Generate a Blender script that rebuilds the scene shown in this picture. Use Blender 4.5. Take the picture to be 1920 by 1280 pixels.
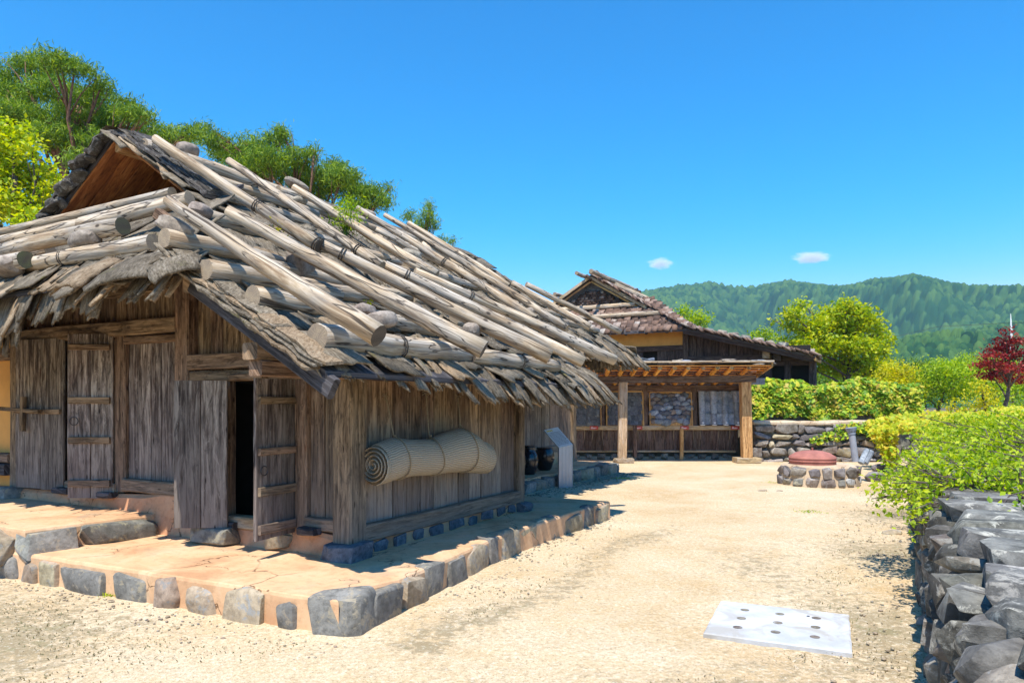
import bpy, bmesh, math, random
import numpy as np
from mathutils import Vector, Matrix

for o in list(bpy.data.objects):
    bpy.data.objects.remove(o)
scene = bpy.context.scene
R = math.radians
# ------------------------------------------------------------------ camera, sky, sun, exposure
F, HZ, EYE = 1340.0, 758.0, 1.75
cd = bpy.data.cameras.new('camera')
cam = bpy.data.objects.new('camera', cd)
scene.collection.objects.link(cam)
cam.location = (0, 0, EYE)
cam.rotation_euler = (R(90), 0, 0)
cd.sensor_width = 36
cd.lens = F / 1920 * 36
cd.shift_y = (HZ - 640) / 1920
cd.clip_end = 9000
cd.clip_start = 0.05
scene.camera = cam

SUN_SH = Vector((0.13, 0.50))            # shift of a shadow per metre of height
elev = math.atan(1 / SUN_SH.length)
sun_dir = Vector((SUN_SH.x, SUN_SH.y, -1)).normalized()   # direction the light travels
world = bpy.data.worlds.new("World")
scene.world = world
world.use_nodes = True
wn = world.node_tree
for n in list(wn.nodes):
    wn.nodes.remove(n)
w_out = wn.nodes.new('ShaderNodeOutputWorld')
w_bg = wn.nodes.new('ShaderNodeBackground')
sky = wn.nodes.new('ShaderNodeTexSky')
sky.sky_type = 'NISHITA'
sky.sun_disc = False
sky.sun_elevation = elev
sky.sun_rotation = math.atan2(-SUN_SH.x, -SUN_SH.y)
sky.altitude = 300
sky.air_density = 1.1
sky.dust_density = 0.25
sky.ozone_density = 2.0
hsv = wn.nodes.new('ShaderNodeHueSaturation')
hsv.inputs['Hue'].default_value = 0.5
hsv.inputs['Saturation'].default_value = 1.42
hsv.inputs['Value'].default_value = 0.245
wn.links.new(sky.outputs[0], hsv.inputs['Color'])
w_bg.inputs['Strength'].default_value = 0.14
sepc = wn.nodes.new('ShaderNodeSeparateColor')
comc = wn.nodes.new('ShaderNodeCombineColor')
wn.links.new(hsv.outputs[0], sepc.inputs[0])
for ch, (pw, ga) in enumerate(((2.6, 2.2), (1.0, .84), (1.0, 1.0))):   # clear-air grade, the same everywhere in the sky
    a_ = wn.nodes.new('ShaderNodeMath')
    a_.operation = 'POWER'
    a_.inputs[1].default_value = pw
    b_ = wn.nodes.new('ShaderNodeMath')
    b_.operation = 'MULTIPLY'
    b_.inputs[1].default_value = ga * 4.6
    wn.links.new(sepc.outputs[ch], a_.inputs[0])
    wn.links.new(a_.outputs[0], b_.inputs[0])
    if ch == 0:
        red_ = b_
    else:
        wn.links.new(b_.outputs[0], comc.inputs[ch])
    if ch == 1:                                # red never rises above the green: haze stays pale blue
        c_ = wn.nodes.new('ShaderNodeMath')
        c_.operation = 'MULTIPLY'
        c_.inputs[1].default_value = .72
        d_ = wn.nodes.new('ShaderNodeMath')
        d_.operation = 'MINIMUM'
        wn.links.new(b_.outputs[0], c_.inputs[0])
        wn.links.new(red_.outputs[0], d_.inputs[0])
        wn.links.new(c_.outputs[0], d_.inputs[1])
        wn.links.new(d_.outputs[0], comc.inputs[0])
wn.links.new(comc.outputs[0], w_bg.inputs['Color'])
wn.links.new(w_bg.outputs[0], w_out.inputs['Surface'])

sl = bpy.data.lights.new('sun', 'SUN')
sl.energy = 4.6
sl.angle = R(0.5)
sl.color = (1.0, 0.95, 0.86)
sun = bpy.data.objects.new('sun', sl)
scene.collection.objects.link(sun)
sun.rotation_euler = sun_dir.to_track_quat('-Z', 'Y').to_euler()
sun.location = (0, 0, 50)
vs = scene.view_settings
vs.view_transform = 'Standard'
vs.look = 'None'
vs.gamma = 1
vs.use_curve_mapping = False
vs.exposure = 0.64
scene.render.engine = 'CYCLES'
scene.cycles.max_bounces = 8
scene.cycles.diffuse_bounces = 4
scene.cycles.transparent_max_bounces = 8
scene.cycles.volume_bounces = 1

# ------------------------------------------------------------------ coordinates
U = Vector((0.4785, 0.878, 0)).normalized()      # along the ridge of the farmhouse
V = Vector((-0.878, 0.4785, 0)).normalized()     # along its front, to the left
O = Vector((-1.58, 6.96, 0))
ZZ = Vector((0, 0, 1))


def W(s, t, z):
    return O + U * s + V * t + ZZ * z


def ray(px, py, Y):
    return Vector(((px - 960) / F * Y, Y, EYE - (py - HZ) / F * Y))


def onZ(px, py, z=0.0):
    return ray(px, py, F * (EYE - z) / (py - HZ))


def onS(px, py, s):
    a = (px - 960) / F
    t = (a * (O.y + U.y * s) - (O.x + U.x * s)) / (V.x - a * V.y)
    Y = O.y + U.y * s + V.y * t
    return t, EYE - (py - HZ) / F * Y


def onT(px, py, t):
    a = (px - 960) / F
    s = (a * (O.y + V.y * t) - (O.x + V.x * t)) / (U.x - a * U.y)
    Y = O.y + U.y * s + V.y * t
    return s, EYE - (py - HZ) / F * Y


def st(p):
    d = Vector(p) - O
    return d.dot(U), d.dot(V)


def zr(t):                                        # roof height, right slope
    if t < 0.75:
        return 2.94 + 0.58 * (t - 0.75)
    return 2.94 + 0.66 * (min(t, 8.9 - t) - 0.75)


def onroof(px, py, off):
    a, b = (px - 960) / F, (py - HZ) / F

    def f(Y):
        s, t = st((a * Y, Y, 0))
        return EYE - b * Y - (2.94 + (0.58 if t < .75 else .66) * (t - .75)) - off
    y0 = 3.0
    f0 = f(y0)
    while y0 < 40:
        y1 = y0 + 0.1
        f1 = f(y1)
        if f0 > 0 >= f1:
            for _ in range(30):
                m = (y0 + y1) / 2
                if f(m) > 0:
                    y0 = m
                else:
                    y1 = m
            return ray(px, py, y0)
        y0, f0 = y1, f1
    return None


SK = 0.72                                         # slope of the front skirt


def zskirt(s):
    return 2.94 + SK * (s + 1.25)


def onskirt(px, py, off):
    lo, hi = 4.0, 14.0
    a, b = (px - 960) / F, (py - HZ) / F

    def f(Y):
        s, t = st((a * Y, Y, 0))
        return EYE - b * Y - zskirt(s) - off
    for _ in range(50):
        m = (lo + hi) / 2
        if f(m) > 0:
            lo = m
        else:
            hi = m
    return ray(px, py, lo)


# ------------------------------------------------------------------ mesh helpers
class MB:
    def __init__(self):
        self.v, self.f, self.uv, self.m = [], [], [], []

    def face(self, pts, uvs=None, mat=0):
        i = len(self.v)
        self.v += [tuple(p) for p in pts]
        self.f.append(tuple(range(i, i + len(pts))))
        self.uv += list(uvs) if uvs else [(0, 0)] * len(pts)
        self.m.append(mat)

    def grid(self, rings, closed=True, mat=0, ulen=None, vs_=None, caps=True, capmat=None, uscale=1.0):
        """rings: list of lists of points; shared verts"""
        i0 = len(self.v)
        n = len(rings[0])
        for r in rings:
            self.v += [tuple(p) for p in r]
        if vs_ is None:
            vs_ = [0.0]
            for k in range(1, len(rings)):
                vs_.append(vs_[-1] + (Vector(rings[k][0]) - Vector(rings[k - 1][0])).length)
        us = [0.0]
        r0 = rings[0]
        for j in range(1, n + 1):
            us.append(us[-1] + (Vector(r0[j % n]) - Vector(r0[j - 1])).length * uscale)
        m = n if closed else n - 1
        for k in range(len(rings) - 1):
            for j in range(m):
                a = i0 + k * n + j
                b = i0 + k * n + (j + 1) % n
                self.f.append((a, b, b + n, a + n))
                self.uv += [(us[j], vs_[k]), (us[j + 1], vs_[k]), (us[j + 1], vs_[k + 1]), (us[j], vs_[k + 1])]
                self.m.append(mat)
        if caps and closed:
            for k, rev in ((0, True), (len(rings) - 1, False)):
                ids = [i0 + k * n + j for j in range(n)]
                c = sum((Vector(p) for p in rings[k]), Vector()) / n
                e1 = (Vector(rings[k][0]) - c)
                if e1.length < 1e-6:
                    e1 = Vector((1, 0, 0))
                e1n = e1.normalized()
                nn = e1n.cross(Vector(rings[k][max(1, n // 4)]) - c)
                e2 = nn.cross(e1n).normalized() if nn.length > 1e-9 else Vector((0, 0, 1))
                uvp = [((Vector(p) - c).dot(e1n), (Vector(p) - c).dot(e2)) for p in rings[k]]
                if rev:
                    ids = ids[::-1]
                    uvp = uvp[::-1]
                self.f.append(tuple(ids))
                self.uv += uvp
                self.m.append(mat if capmat is None else capmat)


COL = scene.collection
WL = {}


def T(v):
    return Matrix.Translation(v)


def _finish(name, me, origin, parent):
    o = bpy.data.objects.new(name, me)
    COL.objects.link(o)
    if parent is not None:
        o.parent = parent
        o.location = origin - WL[parent.name]
    else:
        o.location = origin
    WL[o.name] = Vector(origin)
    return o


def obj(name, mb, mats, parent=None, smooth=False, origin=None):
    if not isinstance(mats, (list, tuple)):
        mats = [mats]
    arr = np.array(mb.v, dtype=np.float64).reshape(-1, 3)
    if origin is None:
        lo, hi = arr.min(0), arr.max(0)
        origin = Vector(((lo[0] + hi[0]) / 2, (lo[1] + hi[1]) / 2, lo[2]))
    origin = Vector(origin)
    arr = arr - np.array(origin)
    me = bpy.data.meshes.new(name)
    me.from_pydata(arr.tolist(), [], mb.f)
    if mb.uv:
        uvl = me.uv_layers.new(name='UVMap')
        uvl.data.foreach_set('uv', np.array(mb.uv, dtype=np.float32).ravel())
    for m in mats:
        me.materials.append(m)
    me.polygons.foreach_set('material_index', np.array(mb.m, dtype=np.int32))
    if smooth:
        me.polygons.foreach_set('use_smooth', [True] * len(me.polygons))
    me.update()
    return _finish(name, me, origin, parent)


def npmesh(name, verts, faces, mats, smooth=False, uv=None):
    """fast mesh from numpy arrays; faces (n,k)"""
    me = bpy.data.meshes.new(name)
    n, k = faces.shape
    me.vertices.add(len(verts))
    me.vertices.foreach_set('co', np.asarray(verts, dtype=np.float32).ravel())
    me.loops.add(n * k)
    me.loops.foreach_set('vertex_index', faces.astype(np.int32).ravel())
    me.polygons.add(n)
    me.polygons.foreach_set('loop_start', np.arange(0, n * k, k, dtype=np.int32))
    try:
        me.polygons.foreach_set('loop_total', np.full(n, k, dtype=np.int32))
    except Exception:
        pass
    if smooth:
        me.polygons.foreach_set('use_smooth', np.ones(n, dtype=bool))
    for m in (mats if isinstance(mats, (list, tuple)) else [mats]):
        me.materials.append(m)
    if uv is not None:
        l = me.uv_layers.new(name='UVMap')
        l.data.foreach_set('uv', np.asarray(uv, dtype=np.float32).ravel())
    me.update(calc_edges=True)
    me.validate()
    return me


def npobj(name, verts, faces, mats, parent=None, smooth=False, origin=None, uv=None):
    verts = np.asarray(verts, dtype=np.float64)
    if origin is None:
        lo, hi = verts.min(0), verts.max(0)
        origin = Vector(((lo[0] + hi[0]) / 2, (lo[1] + hi[1]) / 2, lo[2]))
    origin = Vector(origin)
    me = npmesh(name, verts - np.array(origin), faces, mats, smooth, uv)
    return _finish(name, me, origin, parent)


def inst(name, me, M, parent):
    o = bpy.data.objects.new(name, me)
    COL.objects.link(o)
    wl = M.to_translation()
    if parent is not None:
        o.parent = parent
        o.matrix_basis = T(-WL[parent.name]) @ M
    else:
        o.matrix_basis = M
    WL[o.name] = wl
    return o


def tag(o, label=None, cat=None, group=None, kind=None):
    if label:
        o['label'] = label
    if cat:
        o['category'] = cat
    if group:
        o['group'] = group
    if kind:
        o['kind'] = kind
    return o


def empty(name, loc, parent=None, **kw):
    o = bpy.data.objects.new(name, None)
    COL.objects.link(o)
    o.empty_display_size = 0.2
    loc = Vector(loc)
    if parent is not None:
        o.parent = parent
        o.location = loc - WL[parent.name]
    else:
        o.location = loc
    WL[o.name] = loc
    return tag(o, **kw)


def frame_for(axis, side=None):
    a = axis.normalized()
    if side is None:
        side = ZZ if abs(a.z) < .9 else Vector((1, 0, 0))
    s = (side - a * side.dot(a)).normalized()
    return a, s, a.cross(s).normalized()


def bar(mb, a, b, side, w, th, rng=None, ch=0.008, seg=1, jit=0.0, mat=0, taper=1.0):
    """chamfered timber from a to b; w along side, th along the normal"""
    a, b = Vector(a), Vector(b)
    ax, s, n = frame_for(b - a, Vector(side))
    rings = []
    ch = min(ch, w * .3, th * .3)
    for k in range(seg + 1):
        f = k / seg
        tw = 1 + (taper - 1) * f
        hw, ht = w / 2 * tw, th / 2 * tw
        c = a.lerp(b, f)
        if rng and jit:
            c = c + s * rng.uniform(-jit, jit) + n * rng.uniform(-jit, jit)
            hw += rng.uniform(-jit, jit)
            ht += rng.uniform(-jit, jit) * .5
        prof = [(-hw + ch, -ht), (hw - ch, -ht), (hw, -ht + ch), (hw, ht - ch), (hw - ch, ht), (-hw + ch, ht), (-hw, ht - ch), (-hw, -ht + ch)]
        rings.append([c + s * x + n * y for x, y in prof])
    mb.grid(rings, mat=mat)


def boxb(mb, a, b, side, w, th, mat=0, rng=None, jit=0.0):
    """plain box plank, 12 triangles"""
    a, b = Vector(a), Vector(b)
    ax, s, n = frame_for(b - a, Vector(side))
    rings = []
    for c in (a, b):
        j = [rng.uniform(-jit, jit) if rng else 0 for _ in range(4)]
        rings.append([c + s * (-w / 2 + j[0]) - n * th / 2 + ax * j[2], c + s * (w / 2 + j[1]) - n * th / 2 + ax * j[3],
                      c + s * (w / 2 + j[1]) + n * th / 2 + ax * j[3], c + s * (-w / 2 + j[0]) + n * th / 2 + ax * j[2]])
    mb.grid(rings, mat=mat)


def log(mb, a, b, r0, r1, rng, sides=12, seg=8, wob=0.012, endmat=1, bend=0.0):
    a, b = Vector(a), Vector(b)
    ax, s, n = frame_for(b - a)
    rings = []
    ph = rng.uniform(0, 6.28)
    rad = [1 + rng.uniform(-.06, .06) for _ in range(sides)]
    bd = rng.uniform(-1, 1) * bend
    bd2 = rng.uniform(-1, 1) * bend
    for k in range(seg + 1):
        f = k / seg
        r = r0 + (r1 - r0) * f
        if k in (0, seg):
            r *= .97
        c = a.lerp(b, f) + (s * bd + n * bd2) * math.sin(f * math.pi)
        if 0 < k < seg:
            c = c + s * rng.uniform(-wob, wob) + n * rng.uniform(-wob, wob)
        tilt = ax * (rng.uniform(-.02, .02))
        rings.append([c + (s * math.cos(ph + j * 6.2832 / sides) + n * math.sin(ph + j * 6.2832 / sides)) * r * rad[j] * (1 + rng.uniform(-.015, .015)) + tilt for j in range(sides)])
    mb.grid(rings, capmat=endmat)


def tube(mb, pts, rads, sides=6, mat=0):
    rings = []
    pts = [Vector(p) for p in pts]
    if not isinstance(rads, (list, tuple)):
        rads = [rads] * len(pts)
    prev = None
    for k, p in enumerate(pts):
        d = pts[min(k + 1, len(pts) - 1)] - pts[max(k - 1, 0)]
        if prev is None:
            ax, s, n = frame_for(d)
        else:
            ax, s, n = frame_for(d, prev)
        prev = s
        rings.append([p + (s * math.cos(j * 6.2832 / sides) + n * math.sin(j * 6.2832 / sides)) * rads[k] for j in range(sides)])
    mb.grid(rings, mat=mat)


def ico(sub):
    bm = bmesh.new()
    bmesh.ops.create_icosphere(bm, subdivisions=sub, radius=1)
    v = np.array([x.co[:] for x in bm.verts])
    f = np.array([[x.index for x in q.verts] for q in bm.faces])
    bm.free()
    return v, f


ICO = {k: ico(k) for k in (1, 2, 3, 4)}


def rock_arr(rs, size, sub=3, boxy=0.45, facets=7, rough=0.04):
    v, f = ICO[sub]
    p = np.sign(v) * np.abs(v) ** (1 - boxy)
    p = p / np.abs(p).max()
    for _ in range(int(facets * 1.6) + 2):
        n = rs.normal(size=3)
        n /= np.linalg.norm(n)
        d = (np.abs(n).sum() ** .9) * rs.uniform(.60, .86)
        ex = p @ n - d
        p = p - np.outer(np.maximum(ex, 0), n)
    for sc, am in ((2.0, rough * .8), (5.0, rough * .5), (11., rough * .3)):
        k = rs.normal(size=(3, 3)) * sc
        ph = rs.uniform(0, 6.28, 3)
        q = np.sin(p @ k + ph)
        p = p + v * (q.sum(1) * am * .5)[:, None]
    lo, hi = p.min(0), p.max(0)
    p = (p - (lo + hi) / 2) / ((hi - lo) / 2)
    return p * (np.array(size) / 2), f


def hull_arr(rs, size, boxy, bev=.05):
    """angular quarried stone: hull of jittered points, edges slightly worn"""
    pts = []
    for sx in (-1, 1):
        for sy in (-1, 1):
            for sz in (-1, 1):
                k = 1 - (1 - boxy) * rs.uniform(.1, .75)
                pts.append((sx * k * rs.uniform(.8, 1), sy * k * rs.uniform(.8, 1), sz * k * rs.uniform(.8, 1)))
    for _ in range(7):
        a = rs.randint(3)
        q = rs.uniform(-.75, .75, 3)
        q[a] = rs.choice([-1, 1]) * rs.uniform(.92, 1.08)
        pts.append(tuple(q))
    bm = bmesh.new()
    for p in pts:
        bm.verts.new(p)
    res = bmesh.ops.convex_hull(bm, input=bm.verts)
    bmesh.ops.delete(bm, geom=list({g for g in res['geom_interior'] if isinstance(g, bmesh.types.BMVert)}), context='VERTS')
    bmesh.ops.dissolve_limit(bm, angle_limit=R(14), verts=bm.verts, edges=bm.edges)
    bmesh.ops.scale(bm, vec=Vector(size) / 2, verts=bm.verts)
    bmesh.ops.bevel(bm, geom=bm.edges[:], offset=bev * min(size), segments=2, profile=.6, affect='EDGES', clamp_overlap=True)
    bmesh.ops.triangulate(bm, faces=bm.faces)
    bm.normal_update()
    v = np.array([x.co[:] for x in bm.verts])
    f = np.array([[x.index for x in q.verts] for q in bm.faces])
    bm.free()
    lo, hi = v.min(0), v.max(0)
    v = (v - (lo + hi) / 2) / (hi - lo) * np.array(size)
    return v, f


def rock(name, rs, center, size, mat, parent=None, ax=None, sub=3, boxy=.45, facets=7, rough=.04, tilt=0.06):
    """size along (ax, perpendicular, z)"""
    if name in ('bark_clod',) or boxy < .28:
        p, f = rock_arr(rs, size, sub, boxy, facets, rough)
    else:
        p, f = hull_arr(rs, size, boxy, .13 if 'kerb' in name else (.07 if 'cap' in name else .05))
    a = Vector(ax) if ax is not None else Vector((1, 0, 0))
    a.normalize()
    b = ZZ.cross(a).normalized()
    c = a.cross(b)
    M = np.array([a[:], b[:], c[:]])
    ang = rs.normal(size=3) * tilt
    E = np.array((Matrix.Rotation(ang[0], 3, 'X') @ Matrix.Rotation(ang[1], 3, 'Y') @ Matrix.Rotation(ang[2], 3, 'Z')))
    p = p @ E.T @ M + np.array(center)
    o = npobj(name, p, f, mat, parent, smooth=False if sub < 2 else True)
    if sub >= 2:
        o.data.set_sharp_from_angle(angle=R(24))
    return o


# ------------------------------------------------------------------ materials
def newmat(name):
    m = bpy.data.materials.new(name)
    m.use_nodes = True
    nt = m.node_tree
    for n in list(nt.nodes):
        nt.nodes.remove(n)
    out = nt.nodes.new('ShaderNodeOutputMaterial')
    bs = nt.nodes.new('ShaderNodeBsdfPrincipled')
    nt.links.new(bs.outputs[0], out.inputs['Surface'])
    return m, nt, bs, out


class N:
    def __init__(s, nt):
        s.nt = nt

    def _in(s, sock, v):
        if v is None:
            return
        if isinstance(v, bpy.types.NodeSocket):
            s.nt.links.new(v, sock)
        else:
            sock.default_value = v

    def math(s, op, a, b=None, c=None, clamp=False):
        n = s.nt.nodes.new('ShaderNodeMath')
        n.operation = op
        n.use_clamp = clamp
        s._in(n.inputs[0], a)
        s._in(n.inputs[1], b)
        s._in(n.inputs[2], c)
        return n.outputs[0]

    def vmath(s, op, a, b=None):
        n = s.nt.nodes.new('ShaderNodeVectorMath')
        n.operation = op
        s._in(n.inputs[0], a)
        s._in(n.inputs[1], b)
        return n.outputs[0]

    def noise(s, vec, scale=5, detail=4, rough=.55, dist=0, w=None):
        n = s.nt.nodes.new('ShaderNodeTexNoise')
        if w is not None:
            n.noise_dimensions = '4D'
            s._in(n.inputs['W'], w)
        s._in(n.inputs['Vector'], vec)
        n.inputs['Scale'].default_value = scale
        n.inputs['Detail'].default_value = detail
        n.inputs['Roughness'].default_value = rough
        n.inputs['Distortion'].default_value = dist
        return n.outputs[0]

    def vor(s, vec, scale=5, feature='F1', out='Distance', rand=1.0):
        n = s.nt.nodes.new('ShaderNodeTexVoronoi')
        n.feature = feature
        s._in(n.inputs['Vector'], vec)
        n.inputs['Scale'].default_value = scale
        n.inputs['Randomness'].default_value = rand
        return n.outputs[out]

    def ramp(s, fac, stops, interp='LINEAR'):
        n = s.nt.nodes.new('ShaderNodeValToRGB')
        cr = n.color_ramp
        cr.interpolation = interp
        while len(cr.elements) < len(stops):
            cr.elements.new(0.5)
        for e, (p, c) in zip(cr.elements, stops):
            e.position = p
            if isinstance(c, (int, float)):
                c = (c, c, c)
            e.color = (c[0], c[1], c[2], 1)
        s._in(n.inputs[0], fac)
        return n.outputs[0]

    def mix(s, fac, a, b, mode='MIX'):
        n = s.nt.nodes.new('ShaderNodeMix')
        n.data_type = 'RGBA'
        n.blend_type = mode
        s._in(n.inputs[0], fac)
        for sock, v in ((n.inputs[6], a), (n.inputs[7], b)):
            if isinstance(v, (tuple, list)):
                sock.default_value = (v[0], v[1], v[2], 1)
            else:
                s._in(sock, v)
        return n.outputs[2]

    def mapping(s, vec, scale=(1, 1, 1), loc=None, rot=(0, 0, 0)):
        n = s.nt.nodes.new('ShaderNodeMapping')
        s._in(n.inputs['Vector'], vec)
        n.inputs['Scale'].default_value = scale
        n.inputs['Rotation'].default_value = rot
        if loc is not None:
            s._in(n.inputs['Location'], loc)
        return n.outputs[0]

    def tex(s, k):
        n = s.nt.nodes.new('ShaderNodeTexCoord')
        return n.outputs[k]

    def objrand(s):
        return s.nt.nodes.new('ShaderNodeObjectInfo').outputs['Random']

    def island(s):
        return s.nt.nodes.new('ShaderNodeNewGeometry').outputs['Random Per Island']

    def pos(s):
        return s.nt.nodes.new('ShaderNodeNewGeometry').outputs['Position']

    def bump(s, h, strength=.5, dist=.02):
        n = s.nt.nodes.new('ShaderNodeBump')
        n.inputs['Strength'].default_value = strength
        n.inputs['Distance'].default_value = dist
        s._in(n.inputs['Height'], h)
        return n.outputs[0]

    def hsv(s, col, h=.5, sat=1, v=1):
        n = s.nt.nodes.new('ShaderNodeHueSaturation')
        s._in(n.inputs['Hue'], h)
        s._in(n.inputs['Saturation'], sat)
        s._in(n.inputs['Value'], v)
        s._in(n.inputs['Color'], col)
        return n.outputs[0]


def wood(name, dark, mid, light, streak=None, stk=.35, rough=.85, vary=.35, grain=1.0, knots=True, crack=.8, weather=None):
    m, nt, bs, out = newmat(name)
    q = N(nt)
    uv = q.tex('UV')
    rnd = q.math('ADD', q.objrand(), q.island())
    off = q.math('MULTIPLY', rnd, 37.0)
    comb = nt.nodes.new('ShaderNodeCombineXYZ')
    nt.links.new(off, comb.inputs[0])
    nt.links.new(off, comb.inputs[1])
    g = q.mapping(uv, (26 * grain, 1.5, 1), comb.outputs[0])
    big = q.mapping(uv, (6, 1.3, 1), comb.outputs[0])
    n1 = q.noise(g, 1, 6, .65, .6)
    n2 = q.noise(big, 1, 4, .6, .3)
    n3 = q.noise(q.mapping(uv, (70 * grain, 3.0, 1), comb.outputs[0]), 1, 3, .6)
    c = q.ramp(n1, [(.36, dark), (.5, mid), (.64, light)])
    if streak is not None:
        c = q.mix(q.ramp(n2, [(.46, 0), (.46 + stk * .35, .85)]), c, q.ramp(n1, [(.36, streak), (.62, light)]))
    n4 = q.noise(q.mapping(uv, (13, 2.9, 1), comb.outputs[0]), 1, 6, .75, 1.3)
    c = q.mix(q.ramp(n4, [(.35, .85), (.50, 0)]), c, (dark[0] * .6, dark[1] * .6, dark[2] * .6))
    if knots:
        c = q.mix(q.ramp(n4, [(.56, 0), (.68, .55)]), c, (light[0] * 1.25, light[1] * 1.27, light[2] * 1.3))
    if weather is not None:
        col2, zlo, zhi = weather
        sep = nt.nodes.new('ShaderNodeSeparateXYZ')
        nt.links.new(q.pos(), sep.inputs[0])
        mr = nt.nodes.new('ShaderNodeMapRange')
        nt.links.new(q.math('ADD', sep.outputs[2], q.math('MULTIPLY', n2, 1.1)), mr.inputs[0])
        mr.inputs[1].default_value = zlo
        mr.inputs[2].default_value = zhi
        mr.inputs[3].default_value = 1
        mr.inputs[4].default_value = 0
        c = q.mix(q.math('MULTIPLY', mr.outputs[0], q.ramp(n1, [(.3, .35), (.6, 1)])), c, q.mix(n3, col2, (col2[0] * 1.9, col2[1] * 1.9, col2[2] * 1.9)))
    cr = q.ramp(n3, [(.30, 1), (.40, 0)])
    c = q.mix(q.math('MULTIPLY', cr, crack), c, (dark[0] * .3, dark[1] * .3, dark[2] * .3))
    if knots:
        kd = q.vor(q.mapping(uv, (9, 2.4, 1), comb.outputs[0]), 1)
        c = q.mix(q.ramp(kd, [(.045, .9), (.11, 0)]), c, (dark[0] * .35, dark[1] * .3, dark[2] * .28))
        # fixed rust and water stains
        stn = q.noise(q.mapping(uv, (13, 2.2, 1), comb.outputs[0]), 1, 3, .6, 1.2)
        c = q.mix(q.ramp(stn, [(.66, 0), (.74, .55)]), c, (mid[0] * .8, mid[1] * .45, mid[2] * .3))
    c = q.hsv(c, q.math('ADD', .49, q.math('MULTIPLY', q.math('FRACT', off), .018)), 1, q.math('ADD', 1 - vary / 2, q.math('MULTIPLY', q.math('FRACT', q.math('MULTIPLY', rnd, 7.7)), vary)))
    nt.links.new(c, bs.inputs['Base Color'])
    bs.inputs['Roughness'].default_value = rough
    bs.inputs['Specular IOR Level'].default_value = .25
    h = q.math('SUBTRACT', q.math('ADD', n1, q.math('MULTIPLY', n3, .5)), q.math('MULTIPLY', cr, .8))
    nt.links.new(q.bump(h, .55, .012), bs.inputs['Normal'])
    return m


def endgrain(name, c1, c2, c3):
    m, nt, bs, out = newmat(name)
    q = N(nt)
    uv = q.tex('UV')
    d = q.vmath('ADD', uv, q.vmath('MULTIPLY', q.noise(uv, 18, 3), (.02, .02, 0)))
    w = nt.nodes.new('ShaderNodeTexWave')
    w.wave_type = 'RINGS'
    w.rings_direction = 'Z'
    w.inputs['Scale'].default_value = 22
    w.inputs['Distortion'].default_value = 1.5
    w.inputs['Detail'].default_value = 2
    nt.links.new(d, w.inputs['Vector'])
    n = q.noise(q.vmath('ADD', uv, q.tex('Object')), 9, 4)
    c = q.mix(q.ramp(n, [(.35, 0), (.65, 1)]), c1, c2)
    c = q.mix(q.math('MULTIPLY', w.outputs[0], .6), c, c3)
    # radial checks
    g = nt.nodes.new('ShaderNodeTexGradient')
    g.gradient_type = 'RADIAL'
    nt.links.new(uv, g.inputs[0])
    rr = q.noise(q.math('MULTIPLY', g.outputs[0], 30), 1, 2)
    rn = nt.nodes.new('ShaderNodeTexNoise')
    rn.noise_dimensions = '1D'
    nt.links.new(q.math('ADD', q.math('MULTIPLY', g.outputs[0], 26), q.math('MULTIPLY', q.objrand(), 30)), rn.inputs['W'])
    c = q.mix(q.ramp(rn.outputs[0], [(.30, .8), (.37, 0)]), c, (.03, .025, .02))
    nt.links.new(c, bs.inputs['Base Color'])
    bs.inputs['Roughness'].default_value = .9
    return m


def stone(name, c1, c2, c3, lichen=None, scale=6.0, rough=.9, bumpd=.02, vary=.4, moss=None):
    m, nt, bs, out = newmat(name)
    q = N(nt)
    rnd = q.math('ADD', q.objrand(), q.island())
    p = q.tex('Object')
    w = q.math('MULTIPLY', rnd, 11)
    n1 = q.noise(p, scale, 8, .62, .4, w)
    n2 = q.noise(p, scale * 4.5, 6, .7, 0, w)
    n3 = q.noise(p, scale * .45, 3, .5, 0, w)
    c = q.ramp(n1, [(.32, c1), (.5, c2), (.68, c3)])
    c = q.mix(q.ramp(n2, [(.35, .55), (.55, 0)]), c, (c1[0] * .45, c1[1] * .45, c1[2] * .45))
    if lichen is not None:
        c = q.mix(q.ramp(q.noise(p, scale * 1.6, 6, .75, .6, w), [(.54, 0), (.60, .85)]), c, lichen)
    if moss is not None:
        c = q.mix(q.ramp(n3, [(.55, 0), (.66, .7)]), c, moss)
    c = q.hsv(c, q.math('ADD', .48, q.math('MULTIPLY', q.math('FRACT', q.math('MULTIPLY', rnd, 3.3)), .04)), 1, q.math('ADD', 1 - vary / 2, q.math('MULTIPLY', q.math('FRACT', q.math('MULTIPLY', rnd, 7.7)), vary)))
    nt.links.new(c, bs.inputs['Base Color'])
    bs.inputs['Roughness'].default_value = rough
    bs.inputs['Specular IOR Level'].default_value = .3
    h = q.math('ADD', n1, q.math('MULTIPLY', n2, .45))
    nt.links.new(q.bump(h, .8, bumpd), bs.inputs['Normal'])
    return m


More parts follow.
